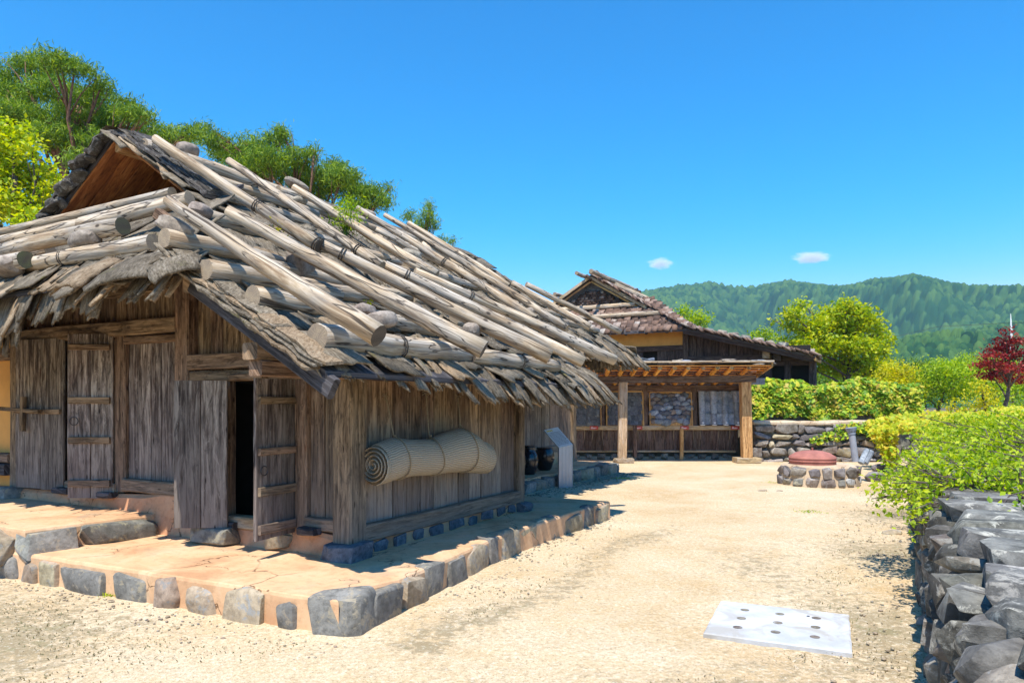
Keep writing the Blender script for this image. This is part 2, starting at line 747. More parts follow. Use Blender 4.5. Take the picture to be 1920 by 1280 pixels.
def leafmat(name, cols, trans=.35, rough=.5, spec=.35):
    m, nt, bs, out = newmat(name)
    q = N(nt)
    r = q.island()
    n = len(cols)
    c = q.ramp(r, [(i / (n - 1), cc) for i, cc in enumerate(cols)])
    patch = q.noise(q.tex('Object'), 1.1, 3)
    c = q.hsv(c, .5, 1, q.math('ADD', .92, q.math('MULTIPLY', patch, .5)))
    nt.links.new(c, bs.inputs['Base Color'])
    bs.inputs['Roughness'].default_value = rough
    bs.inputs['Specular IOR Level'].default_value = spec
    tr = nt.nodes.new('ShaderNodeBsdfTranslucent')
    nt.links.new(q.hsv(c, .49, 1.1, 1.3), tr.inputs['Color'])
    mx = nt.nodes.new('ShaderNodeMixShader')
    mx.inputs[0].default_value = trans
    nt.links.new(bs.outputs[0], mx.inputs[1])
    nt.links.new(tr.outputs[0], mx.inputs[2])
    nt.links.new(mx.outputs[0], out.inputs['Surface'])
    return m


def plain(name, col, rough=.7, metal=0, noise=.25, scale=8, bumps=.2, spec=.4):
    m, nt, bs, out = newmat(name)
    q = N(nt)
    n = q.noise(q.tex('Object'), scale, 6, .6)
    c = q.mix(q.ramp(n, [(.3, 0), (.7, 1)]), tuple(x * (1 - noise) for x in col), tuple(min(1, x * (1 + noise)) for x in col))
    nt.links.new(c, bs.inputs['Base Color'])
    bs.inputs['Roughness'].default_value = rough
    bs.inputs['Metallic'].default_value = metal
    bs.inputs['Specular IOR Level'].default_value = spec
    nt.links.new(q.bump(n, bumps, .01), bs.inputs['Normal'])
    return m


M = {}
def mat_pole(name, dark, mid, light, grey):
    m, nt, bs, out = newmat(name)
    q = N(nt)
    uv = q.tex('UV')
    rnd = q.math('ADD', q.objrand(), q.island())
    comb = nt.nodes.new('ShaderNodeCombineXYZ')
    off = q.math('MULTIPLY', rnd, 31.0)
    nt.links.new(off, comb.inputs[0])
    nt.links.new(off, comb.inputs[1])
    L = comb.outputs[0]
    n1 = q.noise(q.mapping(uv, (22, 1.2, 1), L), 1, 6, .7, .7)
    n2 = q.noise(q.mapping(uv, (5, 1.1, 1), L), 1, 5, .6, .6)
    c = q.ramp(n1, [(.38, dark), (.5, mid), (.60, light)])
    c = q.mix(q.ramp(n2, [(.44, 0), (.60, .75)]), c, q.ramp(n1, [(.4, (grey[0] * .7, grey[1] * .7, grey[2] * .7)), (.6, (grey[0] * 1.35, grey[1] * 1.35, grey[2] * 1.35))]))
    # long drying checks
    w = q.noise(q.mapping(uv, (4.2, .42, 1), L), 1, 3, .5, .4)
    ck = q.ramp(q.math('ABSOLUTE', q.math('SUBTRACT', w, .5)), [(.0035, 1), (.009, 0)])
    w2 = q.noise(q.mapping(uv, (9, .8, 1), L), 1.3, 2, .5, .2)
    ck2 = q.math('MULTIPLY', q.ramp(q.math('ABSOLUTE', q.math('SUBTRACT', w2, .46)), [(.004, 1), (.012, 0)]), q.ramp(n2, [(.45, 0), (.55, 1)]))
    ck = q.math('MAXIMUM', ck, ck2)
    c = q.mix(q.math('MULTIPLY', ck, .85), c, (.045, .035, .028))
    kd = q.vor(q.mapping(uv, (5.5, 2.6, 1), L), 1)
    c = q.mix(q.ramp(kd, [(.06, .92), (.12, 0)]), c, (.05, .037, .028))
    c = q.hsv(c, .5, 1, q.math('ADD', .82, q.math('MULTIPLY', q.math('FRACT', q.math('MULTIPLY', rnd, 7.7)), .36)))
    nt.links.new(c, bs.inputs['Base Color'])
    bs.inputs['Roughness'].default_value = .85
    bs.inputs['Specular IOR Level'].default_value = .25
    nt.links.new(q.bump(q.math('SUBTRACT', n1, q.math('MULTIPLY', ck, 1.2)), .6, .014), bs.inputs['Normal'])
    return m


def mat_fibre(name, dark, mid, light, moss=None):
    """fibrous bark: streaks run down the length of each sheet (local Y)"""
    m, nt, bs, out = newmat(name)
    q = N(nt)
    rnd = q.math('ADD', q.objrand(), q.island())
    w_ = q.math('MULTIPLY', rnd, 17)
    p = q.tex('Object')
    n1 = q.noise(q.mapping(p, (55, 9, 20)), 1, 6, .7, .6, w_)
    n2 = q.noise(p, 6, 5, .65, .5, w_)
    n3 = q.noise(p, 40, 4, .7, 0, w_)
    c = q.ramp(q.math('ADD', q.math('MULTIPLY', n1, .65), q.math('MULTIPLY', n2, .35)), [(.38, dark), (.5, mid), (.62, light)])
    c = q.mix(q.ramp(n3, [(.34, .7), (.46, 0)]), c, (dark[0] * .5, dark[1] * .5, dark[2] * .5))
    if moss:
        c = q.mix(q.ramp(q.noise(p, 3.5, 5, .7, 0, w_), [(.60, 0), (.68, .7)]), c, moss)
    c = q.hsv(c, .5, 1, q.math('ADD', .72, q.math('MULTIPLY', q.math('FRACT', q.math('MULTIPLY', rnd, 7.7)), .5)))
    nt.links.new(c, bs.inputs['Base Color'])
    bs.inputs['Roughness'].default_value = .95
    bs.inputs['Specular IOR Level'].default_value = .15
    nt.links.new(q.bump(q.math('ADD', n1, q.math('MULTIPLY', n3, .5)), .9, .02), bs.inputs['Normal'])
    return m


M['pole'] = mat_pole('weathered_pole', (.26, .175, .105), (.46, .345, .225), (.62, .505, .37), (.36, .325, .28))
M['pole_end'] = endgrain('pole_end_grain', (.40, .31, .20), (.27, .21, .15), (.16, .11, .07))
M['pole_end_dark'] = endgrain('pole_end_dark', (.13, .10, .075), (.075, .06, .045), (.04, .03, .022))
M['pole_end_moss'] = endgrain('pole_end_moss', (.13, .14, .06), (.09, .075, .05), (.045, .04, .028))
M['wall'] = wood('wall_boards', (.055, .031, .016), (.19, .112, .06), (.37, .25, .152), streak=(.125, .088, .062), stk=.5, vary=.7, weather=((.15, .13, .112), 1.1, 2.3))
M['beam'] = wood('beam_wood', (.055, .032, .018), (.18, .112, .062), (.34, .225, .135), streak=(.12, .09, .062), stk=.5, vary=.3, weather=((.15, .13, .108), .6, 1.9))
M['door'] = wood('door_boards', (.03, .02, .015), (.125, .088, .066), (.38, .315, .255), streak=(.06, .042, .034), stk=.3, vary=.55, weather=((.12, .10, .088), 1.0, 2.6))
M['dark'] = wood('dark_rafter', (.03, .028, .03), (.065, .058, .06), (.13, .12, .125), vary=.3)
M['soffit'] = wood('orange_soffit', (.16, .055, .015), (.33, .125, .03), (.48, .21, .06), vary=.4, weather=None, knots=False, grain=.4)
M['shedsoffit'] = wood('bright_orange_boards', (.46, .18, .03), (.66, .30, .06), (.78, .42, .12), vary=.3, knots=False, grain=.5)
M['newwood'] = wood('new_wood', (.30, .16, .06), (.50, .29, .11), (.62, .40, .18), vary=.25)
M['postlight'] = wood('light_post', (.25, .17, .09), (.44, .31, .17), (.56, .42, .26), streak=(.33, .30, .27), vary=.2)
M['shedwall'] = wood('shed_boards', (.045, .026, .018), (.095, .06, .042), (.17, .115, .085), streak=(.12, .10, .09), vary=.5)
M['brownwall'] = wood('dark_brown_boards', (.042, .026, .02), (.085, .055, .042), (.14, .095, .075), vary=.35)
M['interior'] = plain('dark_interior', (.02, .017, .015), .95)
M['bark'] = mat_fibre('bark_sheet', (.07, .054, .036), (.18, .146, .104), (.31, .262, .20), moss=(.15, .14, .055))
M['barkwarm'] = mat_fibre('bark_sheet_warm', (.14, .095, .055), (.30, .215, .135), (.42, .33, .225))
M['barkdark'] = stone('bark_edge', (.04, .034, .028), (.095, .083, .07), (.19, .17, .145), lichen=(.24, .23, .21), scale=8, bumpd=.03, vary=.6)
M['rubble'] = stone('roof_stone', (.16, .125, .095), (.29, .24, .19), (.42, .36, .29), scale=5, bumpd=.02)
M['kerb'] = stone('grey_kerb_stone', (.12, .115, .10), (.215, .205, .18), (.32, .305, .27), lichen=(.34, .29, .20), scale=4.5, bumpd=.022, vary=.35)
M['kerbwarm'] = stone('tan_kerb_stone', (.22, .17, .11), (.36, .285, .195), (.47, .385, .27), lichen=(.24, .24, .23), scale=4.5, bumpd=.022, vary=.35)
M['drywall'] = stone('dark_lichen_stone', (.03, .027, .022), (.095, .088, .072), (.20, .185, .15), lichen=(.32, .30, .25), scale=4.5, bumpd=.03, vary=.6)
M['drywarm'] = stone('brown_wall_stone', (.10, .085, .065), (.20, .17, .135), (.31, .27, .215), lichen=(.31, .30, .27), scale=5, bumpd=.03, vary=.5)
M['capstone'] = stone('cap_stone', (.06, .055, .047), (.155, .147, .13), (.29, .275, .24), lichen=(.42, .39, .33), scale=3.2, bumpd=.03, vary=.35)
M['rubblewall'] = stone('rubble_wall_stone', (.13, .10, .08), (.25, .21, .175), (.37, .33, .285), lichen=(.30, .29, .28), scale=4, bumpd=.03, vary=.75)
M['stovestone'] = stone('stove_stone', (.10, .085, .08), (.19, .17, .165), (.29, .27, .25), scale=4, bumpd=.02, vary=.7)
M['white_stone'] = stone('white_grey_stone', (.30, .30, .29), (.46, .46, .44), (.60, .60, .57), scale=4, bumpd=.02)
M['basestone'] = stone('dark_base_stone', (.06, .062, .07), (.12, .125, .14), (.2, .205, .22), scale=6, bumpd=.02, vary=.3)
def mat_tile2():
    m, nt, bs, out = newmat('red_brown_shingle')
    q = N(nt)
    rnd = q.math('FRACT', q.math('MULTIPLY', q.math('ADD', q.objrand(), q.island()), 5.13))
    c = q.ramp(rnd, [(0, (.05, .03, .022)), (.25, (.105, .06, .04)), (.5, (.165, .095, .063)), (.72, (.23, .145, .105)), (.9, (.32, .23, .18)), (1, (.38, .33, .28))])
    n1 = q.noise(q.tex('Object'), 9, 5, .65)
    c = q.mix(q.ramp(n1, [(.35, .6), (.55, 0)]), c, (.06, .035, .027))
    nt.links.new(c, bs.inputs['Base Color'])
    bs.inputs['Roughness'].default_value = .9
    nt.links.new(q.bump(n1, .6, .02), bs.inputs['Normal'])
    return m


M['tile2'] = mat_tile2()
M['slate'] = stone('blue_grey_slate', (.09, .105, .135), (.18, .21, .26), (.32, .35, .40), scale=5, bumpd=.01, vary=.9)
M['rooftile'] = stone('grey_roof_tile', (.17, .19, .22), (.29, .315, .35), (.42, .44, .47), scale=6, bumpd=.006, vary=.4, rough=.6)
M['barkpanel'] = stone('dark_bark_panel', (.06, .067, .08), (.13, .145, .165), (.24, .255, .27), scale=6, bumpd=.02, vary=.5)
M['clay'] = None
M['orange'] = plain('orange_plaster', (.66, .33, .085), .9, noise=.12, scale=3, bumps=.1)
M['rope'] = plain('straw_rope', (.30, .23, .14), .95, noise=.3, scale=80)
M['darkrope'] = plain('dark_rope', (.05, .042, .035), .95, noise=.3, scale=80)
M['jar'] = plain('black_glaze', (.012, .012, .016), .22, noise=.3, scale=5, spec=.6, bumps=.05)
M['metal'] = plain('brushed_metal', (.42, .43, .45), .42, .6, noise=.08, scale=6, bumps=.03)
M['metaldark'] = plain('dark_metal', (.06, .06, .06), .5, .6)
M['iron'] = plain('rusty_iron', (.36, .135, .10), .78, 0, noise=.25, scale=5, bumps=.1)
M['pipe'] = plain('grey_pipe', (.32, .32, .34), .6, 0, noise=.1)
M['white'] = plain('white_paint', (.78, .78, .76), .6, noise=.04)
M['red'] = plain('red_sign', (.42, .05, .035), .5, noise=.08)
M['yellow'] = plain('yellow_lettering', (.75, .55, .02), .5, noise=.05)
M['textgrey'] = plain('grey_lettering', (.10, .10, .11), .5, noise=.05)
M['trunk'] = stone('tree_bark', (.06, .042, .032), (.12, .09, .07), (.20, .16, .13), scale=9, bumpd=.03)
M['pinetrunk'] = stone('pine_bark', (.10, .05, .03), (.21, .11, .065), (.30, .18, .11), scale=9, bumpd=.03)
M['pine'] = leafmat('pine_needles', [(.05, .12, .018), (.11, .21, .022), (.20, .31, .028), (.31, .39, .035)], .4)
M['yleaf'] = leafmat('yellow_green_leaves', [(.26, .31, .015), (.42, .43, .018), (.54, .50, .02), (.56, .47, .02)], .5)
M['lime'] = leafmat('lime_leaves', [(.16, .26, .012), (.28, .38, .015), (.42, .47, .018), (.52, .49, .02)], .5)
M['gleaf'] = leafmat('bright_green_leaves', [(.11, .21, .008), (.20, .33, .010), (.32, .43, .014), (.44, .50, .02)], .5)
M['sleaf'] = leafmat('shrub_leaves', [(.13, .23, .010), (.24, .36, .014), (.38, .48, .02), (.50, .55, .035)], .5)
M['ivy'] = leafmat('ivy_leaves', [(.06, .16, .012), (.15, .29, .014), (.30, .41, .02), (.50, .50, .03), (.42, .30, .05)], .35)
M['creeper'] = leafmat('yellow_creeper_leaves', [(.24, .33, .015), (.38, .44, .018), (.54, .52, .025), (.56, .42, .04)], .45)
M['redleaf'] = leafmat('red_maple_leaves', [(.08, .01, .014), (.17, .016, .018), (.28, .03, .022), (.36, .06, .03)], .35)
M['dgreen'] = leafmat('mid_green_leaves', [(.04, .095, .015), (.075, .15, .018), (.13, .21, .022), (.22, .28, .03)], .35)


def mat_ground():
    m, nt, bs, out = newmat('sandy_ground')
    q = N(nt)
    p = q.pos()
    at = nt.nodes.new('ShaderNodeAttribute')
    at.attribute_name = 'grime'
    gr = at.outputs['Fac']
    n1 = q.noise(p, .55, 6, .6, .5)
    n2 = q.noise(p, 3.5, 7, .68)
    n3 = q.noise(p, 26, 6, .8)
    n4 = q.noise(p, 9, 6, .72, .8)
    n5 = q.noise(p, 75, 3, .75)
    c = q.ramp(n1, [(.35, (.54, .375, .19)), (.5, (.64, .475, .28)), (.66, (.70, .565, .38))])
    c = q.mix(q.ramp(n2, [(.40, .0), (.62, .5)]), c, (.66, .53, .36))
    c = q.mix(q.ramp(n4, [(.52, 0), (.62, .32)]), c, (.46, .36, .22))
    msk = q.math('ADD', gr, q.math('MULTIPLY', q.math('SUBTRACT', n4, .5), 2.4))
    c = q.mix(q.ramp(msk, [(.38, 0), (.72, .82)]), c, q.mix(n3, (.16, .125, .07), (.42, .34, .20)))
    c = q.mix(q.ramp(q.math('ADD', gr, q.math('MULTIPLY', q.math('SUBTRACT', n2, .5), 3)), [(.9, 0), (1.15, .5)]), c, (.20, .19, .085))
    c = q.mix(q.ramp(n3, [(.38, .62), (.49, 0)]), c, (.33, .24, .135))
    c = q.mix(q.ramp(n3, [(.53, 0), (.63, .55)]), c, (.78, .70, .57))
    c = q.mix(q.ramp(n5, [(.36, .75), (.47, 0)]), c, (.27, .195, .115))
    nt.links.new(c, bs.inputs['Base Color'])
    bs.inputs['Roughness'].default_value = .95
    bs.inputs['Specular IOR Level'].default_value = .15
    h = q.math('ADD', q.math('ADD', n3, n5), q.math('MULTIPLY', n4, 1.5))
    nt.links.new(q.bump(h, .55, .018), bs.inputs['Normal'])
    return m


def mat_clay(name='clay', a=(.50, .275, .145), b=(.64, .40, .225), c3=(.68, .47, .30)):
    m, nt, bs, out = newmat(name)
    q = N(nt)
    p = q.pos()
    n1 = q.noise(p, 1.6, 7, .62, .6)
    n2 = q.noise(q.mapping(p, (1, 1, 1)), 14, 6, .7)
    c = q.ramp(n1, [(.32, a), (.5, b), (.7, c3)])
    c = q.mix(q.ramp(n2, [(.34, .35), (.5, 0)]), c, (a[0] * .6, a[1] * .6, a[2] * .6))
    dst = q.noise(p, 1.0, 5, .7, 1.0)
    c = q.mix(q.ramp(dst, [(.56, 0), (.70, .55)]), c, (.33, .26, .18))
    ck = q.vor(q.vmath('ADD', p, q.vmath('MULTIPLY', q.noise(p, 3, 4), (.5, .5, .5))), 1.3, 'DISTANCE_TO_EDGE')
    ckm = q.math('MULTIPLY', q.ramp(ck, [(.004, 1), (.012, 0)]), q.ramp(q.noise(p, 1.1, 2), [(.5, 0), (.56, 1)]))
    c = q.mix(q.math('MULTIPLY', ckm, .85), c, (.13, .075, .04))
    nt.links.new(c, bs.inputs['Base Color'])
    bs.inputs['Roughness'].default_value = .92
    bs.inputs['Specular IOR Level'].default_value = .15
    nt.links.new(q.bump(q.math('SUBTRACT', q.math('ADD', n1, q.math('MULTIPLY', n2, .4)), q.math('MULTIPLY', ckm, 1)), .5, .02), bs.inputs['Normal'])
    return m


M['ground'] = mat_ground()
M['clay'] = mat_clay()
M['redclay'] = mat_clay('red_clay', (.42, .185, .09), (.56, .29, .155), (.62, .37, .22))
M['mortar'] = mat_clay('pale_mortar', (.42, .30, .19), (.56, .43, .29), (.62, .50, .37))
M['soil'] = plain('garden_soil', (.16, .13, .085), .95, noise=.4, scale=3)


def mat_mat():
    m, nt, bs, out = newmat('woven_straw')
    q = N(nt)
    uv = q.tex('UV')
    w = nt.nodes.new('ShaderNodeTexWave')
    w.wave_type = 'BANDS'
    w.bands_direction = 'X'
    w.inputs['Scale'].default_value = 14
    w.inputs['Distortion'].default_value = 2.5
    w.inputs['Detail'].default_value = 3
    nt.links.new(uv, w.inputs['Vector'])
    w2 = nt.nodes.new('ShaderNodeTexWave')
    w2.bands_direction = 'Y'
    w2.inputs['Scale'].default_value = 26
    w2.inputs['Distortion'].default_value = 1.0
    nt.links.new(uv, w2.inputs['Vector'])
    n = q.noise(uv, 30, 5, .7)
    h = q.math('MULTIPLY', w.outputs[0], q.math('ADD', .5, q.math('MULTIPLY', w2.outputs[0], .5)))
    c = q.ramp(q.math('ADD', q.math('MULTIPLY', h, .7), q.math('MULTIPLY', n, .4)), [(.10, (.25, .185, .115)), (.42, (.40, .325, .225)), (.8, (.52, .44, .32))])
    nt.links.new(c, bs.inputs['Base Color'])
    bs.inputs['Roughness'].default_value = .9
    nt.links.new(q.bump(h, .8, .012), bs.inputs['Normal'])
    return m


M['mat'] = mat_mat()


def mat_concrete():
    m, nt, bs, out = newmat('pale_concrete')
    q = N(nt)
    p = q.pos()
    n = q.noise(p, 2.2, 6, .65)
    n2 = q.noise(p, 60, 4, .7)
    c = q.ramp(n, [(.35, (.40, .41, .42)), (.6, (.56, .565, .58))])
    c = q.mix(q.ramp(n2, [(.3, .4), (.42, 0)]), c, (.42, .41, .39))
    c = q.mix(q.ramp(q.noise(p, 2.3, 5, .6, 1), [(.50, 0), (.62, .75)]), c, (.36, .33, .28))
    nt.links.new(c, bs.inputs['Base Color'])
    bs.inputs['Roughness'].default_value = .85
    nt.links.new(q.bump(n2, .3, .005), bs.inputs['Normal'])
    return m


M['concrete'] = mat_concrete()


def mat_forest(name, a, b, c3):
    m, nt, bs, out = newmat(name)
    q = N(nt)
    at = nt.nodes.new('ShaderNodeAttribute')
    at.attribute_name = 'crown'
    p = q.pos()
    n = q.noise(p, .006, 5, .6)
    n2 = q.noise(p, .12, 3, .6)
    f = q.math('ADD', q.math('MULTIPLY', at.outputs['Fac'], .6), q.math('MULTIPLY', n, .5))
    c = q.ramp(f, [(.2, a), (.5, b), (.85, c3)])
    c = q.mix(q.math('MULTIPLY', n2, .35), c, a)
    nt.links.new(c, bs.inputs['Base Color'])
    bs.inputs['Roughness'].default_value = .95
    bs.inputs['Specular IOR Level'].default_value = .05
    return m


M['forest'] = mat_forest('hill_forest', (.006, .030, .014), (.022, .075, .024), (.085, .16, .035))


def mat_cloud():
    m, nt, bs, out = newmat('cloud_vapour')
    q = N(nt)
    for n in list(nt.nodes):
        if n.type == 'BSDF_PRINCIPLED':
            nt.nodes.remove(n)
    vol = nt.nodes.new('ShaderNodeVolumePrincipled')
    vol.inputs['Color'].default_value = (1, 1, 1, 1)
    p = q.tex('Object')
    ln = nt.nodes.new('ShaderNodeVectorMath')
    ln.operation = 'LENGTH'
    nt.links.new(p, ln.inputs[0])
    nz = q.noise(q.mapping(p, (1, 1, 1), q.math('MULTIPLY', q.objrand(), 20)), 2.3, 5, .62)
    f = q.math('SUBTRACT', q.math('ADD', .22, q.math('MULTIPLY', nz, 1.35)), ln.outputs['Value'])
    d = q.math('MULTIPLY', q.math('MAXIMUM', q.math('SUBTRACT', f, .08), 0), .09)
    nt.links.new(d, vol.inputs['Density'])
    nt.links.new(vol.outputs[0], out.inputs['Volume'])
    return m


exec_parts = True
# ------------------------------------------------------------------ ground sheet
def nu(lo, hi, near_lo, near_hi, step, grow=1.13):
    a = list(np.arange(near_lo, near_hi + 1e-6, step))
    d = step
    x = near_hi
    while x < hi:
        d *= grow
        x += d
        a.append(x)
    d = step
    x = near_lo
    b = []
    while x > lo:
        d *= grow
        x -= d
        b.append(x)
    return np.array(b[::-1] + a)


def snoise(x, y, seed, sc, octs=4):
    rs = np.random.RandomState(seed)
    o = np.zeros_like(x)
    a = 1.0
    for k in range(octs):
        for _ in range(4):
            th = rs.uniform(0, 6.28)
            ph = rs.uniform(0, 6.28)
            f = sc * rs.uniform(.7, 1.4)
            o += a * np.sin((x * np.cos(th) + y * np.sin(th)) * f + ph) / 4
        a *= .5
        sc *= 2.1
    return o


def build_ground():
    xs = nu(-3500, 3500, -6, 9, .07)
    ys = nu(-400, 4200, 2.5, 14, .07)
    X, Y = np.meshgrid(xs, ys)
    near = np.exp(-np.maximum(0, Y - 16) / 10) * np.exp(-np.maximum(0, np.abs(X) - 12) / 6)
    Z = near * (.012 * snoise(X, Y, 1, 1.3) + .006 * snoise(X, Y, 2, 9, 3) + .004 * snoise(X, Y, 5, 33, 2))
    s = (X - O.x) * U.x + (Y - O.y) * U.y
    t = (X - O.x) * V.x + (Y - O.y) * V.y
    # keep low at the left where the yard falls away a little
    nv = X.size
    verts = np.stack([X.ravel(), Y.ravel(), Z.ravel()], 1)
    ny, nx = X.shape
    i = np.arange(nv).reshape(ny, nx)
    faces = np.stack([i[:-1, :-1].ravel(), i[:-1, 1:].ravel(), i[1:, 1:].ravel(), i[1:, :-1].ravel()], 1)
    # stains: beside the kerb, along the right wall, left foreground
    g = np.zeros_like(X)
    g += .62 * np.exp(-((t + 1.75 + .12 * np.sin(s * 1.7)) / .33) ** 2) * (s > -1.3) * np.exp(-np.maximum(0, s - 4) / 1.2)
    g += .75 * np.exp(-(np.maximum(0, t + 4.75 - 0) - 0) ** 2 / .9) * (t < 0) * (s > -3) * (.6 + .4 * np.sin(s * 1.9))
    g += .75 * np.clip((-1.3 - s) / 1.2, 0, 1) * np.clip((t + .4) / 1.2, 0, 1)
    g += .55 * np.exp(-((X - 1.4) ** 2 / 1.6 + (Y - 4.3) ** 2 / .5))
    g += .5 * np.exp(-((X - 2.6) ** 2 / .5 + (Y - 7.5) ** 2 / 2))
    g += .15 * np.exp(-((s + 1.6) / .5) ** 2)
    g += .14 * (snoise(X, Y, 9, .8, 4))
    o = npobj('ground', verts, faces, M['ground'], smooth=True, origin=(0, 0, 0))
    at = o.data.attributes.new('grime', 'FLOAT', 'POINT')
    at.data.foreach_set('value', g.ravel().astype(np.float32))
    tag(o, 'pale sandy ground of the yard and the plain beyond', kind='structure')
    return o


build_ground()


# hills ---------------------------------------------------------------
def vor_np(x, y, cell, seed):
    ix, iy = np.floor(x / cell).astype(np.int64), np.floor(y / cell).astype(np.int64)
    best = np.full(x.shape, 1e9)
    col = np.zeros(x.shape)

    def h(a, b, k):
        v = np.sin(a * 127.1 + b * 311.7 + k * 74.7 + seed * 13.3) * 43758.5453
        return v - np.floor(v)
    for dx in (-1, 0, 1):
        for dy in (-1, 0, 1):
            a, b = ix + dx, iy + dy
            cx, cy = (a + h(a, b, 1)) * cell, (b + h(a, b, 2)) * cell
            d = np.hypot(x - cx, y - cy)
            m = d < best
            best = np.where(m, d, best)
            col = np.where(m, h(a, b, 3), col)
    return best, col


def hill(name, label, prof, Y0, Y1, Yb, a0, a1, na, ny, seed, cell, amp, spur, base=0):
    """prof: silhouette [(px, py)] at ridge distance Y1"""
    A = np.linspace((a0 - 960) / F, (a1 - 960) / F, na)
    f = np.linspace(0, 1, ny)
    nf = int(ny * .82)
    Yl = np.concatenate([Y0 + (Y1 - Y0) * np.linspace(0, 1, nf), Y1 + (Yb - Y1) * np.linspace(0.02, 1, ny - nf)])
    AA, YY = np.meshgrid(A, Yl)
    XX = AA * YY
    px = AA * F + 960
    pp = np.array(prof, float)
    top = np.interp(px, pp[:, 0], (HZ - pp[:, 1]) / F * Y1 + EYE)
    r = np.clip((YY - Y0) / (Y1 - Y0), 0, 1)
    rb = np.clip((YY - Y1) / (Yb - Y1), 0, 1)
    env = r ** 1.05 * (1 - .55 * rb)
    sp = snoise(XX, YY * .35, seed, spur, 4)
    H = top * env + sp * top * .34 * np.sin(np.pi * np.clip(r * (1 - .5 * rb), 0, 1)) * (r < 1)
    rs2 = snoise(XX, YY, seed + 3, spur * 2.3, 3)
    H += top * .15 * (1 - 2.2 * np.abs(snoise(XX + .35 * YY, YY * .18, seed + 7, spur * 1.9, 2))) * np.sin(np.pi * r) ** .8 * (r < 1)
    H += rs2 * top * .06 * np.sin(np.pi * r)
    H = np.where(r < 1, np.minimum(H, top * (YY / Y1) * .985), H)
    d, c = vor_np(XX, YY, cell, seed)
    H += amp * np.maximum(0, 1 - (d / (cell * .75)) ** 2) * (.6 + .8 * c) * np.clip(H / 8, 0, 1)
    H = np.maximum(H, -1) + base
    verts = np.stack([XX.ravel(), YY.ravel(), H.ravel()], 1)
    i = np.arange(XX.size).reshape(XX.shape)
    faces = np.stack([i[:-1, :-1].ravel(), i[:-1, 1:].ravel(), i[1:, 1:].ravel(), i[1:, :-1].ravel()], 1)
    o = npobj(name, verts, faces, M['forest'], smooth=True, origin=(0, Y1, 0))
    at = o.data.attributes.new('crown', 'FLOAT', 'POINT')
    at.data.foreach_set('value', c.ravel().astype(np.float32))
    tag(o, label, kind='structure')
    return o


hill('forested_mountain', 'long forested mountain ridge on the horizon',
     [(-3000, 600), (200, 590), (900, 585), (1120, 575), (1215, 548), (1255, 541), (1300, 535), (1335, 533), (1370, 541), (1410, 543), (1450, 534), (1482, 530), (1520, 536), (1570, 541),
      (1600, 538), (1640, 527), (1680, 525), (1712, 519), (1750, 527), (1790, 536), (1830, 541), (1920, 540), (2050, 560), (3500, 590)],
     750, 1500, 2100, 1120, 1990, 760, 420, 3, 9, 7.5, .011)
hill('forested_mountain', 'unseen ends of the ridge', [(-3000, 600), (1120, 575), (1215, 548)], 750, 1500, 2100, -2600, 1121, 160, 60, 3, 30, 6, .011)
hill('wooded_hill', 'darker wooded hill in front of the mountain',
     [(1500, 760), (1600, 700), (1650, 665), (1700, 640), (1740, 633), (1800, 627), (1860, 615), (1920, 608), (2100, 600), (2600, 640), (3000, 760)],
     330, 620, 900, 1560, 2010, 620, 330, 8, 4.6, 4, .03)

# ------------------------------------------------------------------ terraces with stone kerbs
rng = random.Random(7)
rs = np.random.RandomState(11)


def poly_slab(name, pts, z0, z1, mat, parent=None, batter=0.0, rnd=.012, seed=1, sub=6):
    """solid slab with an uneven, softened top edge from a list of (s,t) points"""
    r = random.Random(seed)
    P = []
    n = len(pts)
    for i in range(n):
        a, b = pts[i], pts[(i + 1) % n]
        L = math.dist(a, b)
        k = max(1, int(L / (1.0 / sub * 1.0)))
        for j in range(k):
            f = j / k
            P.append((a[0] + (b[0] - a[0]) * f, a[1] + (b[1] - a[1]) * f))
    cx = sum(p[0] for p in P) / len(P)
    cy = sum(p[1] for p in P) / len(P)
    mb = MB()
    rings = []
    jit = [(r.uniform(-rnd, rnd), r.uniform(-rnd, rnd)) for _ in P]
    for z, inset in ((z0, 0), (z1 - .03, 0), (z1 - .008, .012), (z1, .035)):
        ring = []
        for (x, y), (jx, jy) in zip(P, jit):
            d = Vector((cx - x, cy - y))
            d = d / max(d.length, 1e-6) * inset
            ring.append(W(x + d.x + jx, y + d.y + jy, z))
        rings.append(ring)
    # orientation
    area = sum(rings[0][i].x * rings[0][(i + 1) % len(P)].y - rings[0][(i + 1) % len(P)].x * rings[0][i].y for i in range(len(P)))
    if area < 0:
        rings = [q[::-1] for q in rings]
    mb.grid(rings, caps=True)
    return obj(name, mb, mat, parent)


PH = 0.27
low = poly_slab('clay_terrace', [(-1.25, -1.0), (-1.44, 2.9), (-1.48, 9.0), (0.3, 9.0), (3.6, 2.3), (4.98, 2.3), (4.98, -.79), (2.6, -.73), (1.4, -.76), (.2, -.92), (-.5, -.98), (-.95, -.85), (-1.12, -.72)], -.15, PH, M['clay'], seed=3)
tag(low, 'low clay terrace edged with grey kerb stones under the front farmhouse', kind='structure')
upp = poly_slab('upper_clay_terrace', [(-1.42, 2.95), (-1.45, 9.0), (0.3, 9.0), (0.3, 2.75), (-.15, 2.8)], .1, .50, M['clay'], seed=4)
tag(upp, 'raised clay step in front of the left doors', kind='structure')


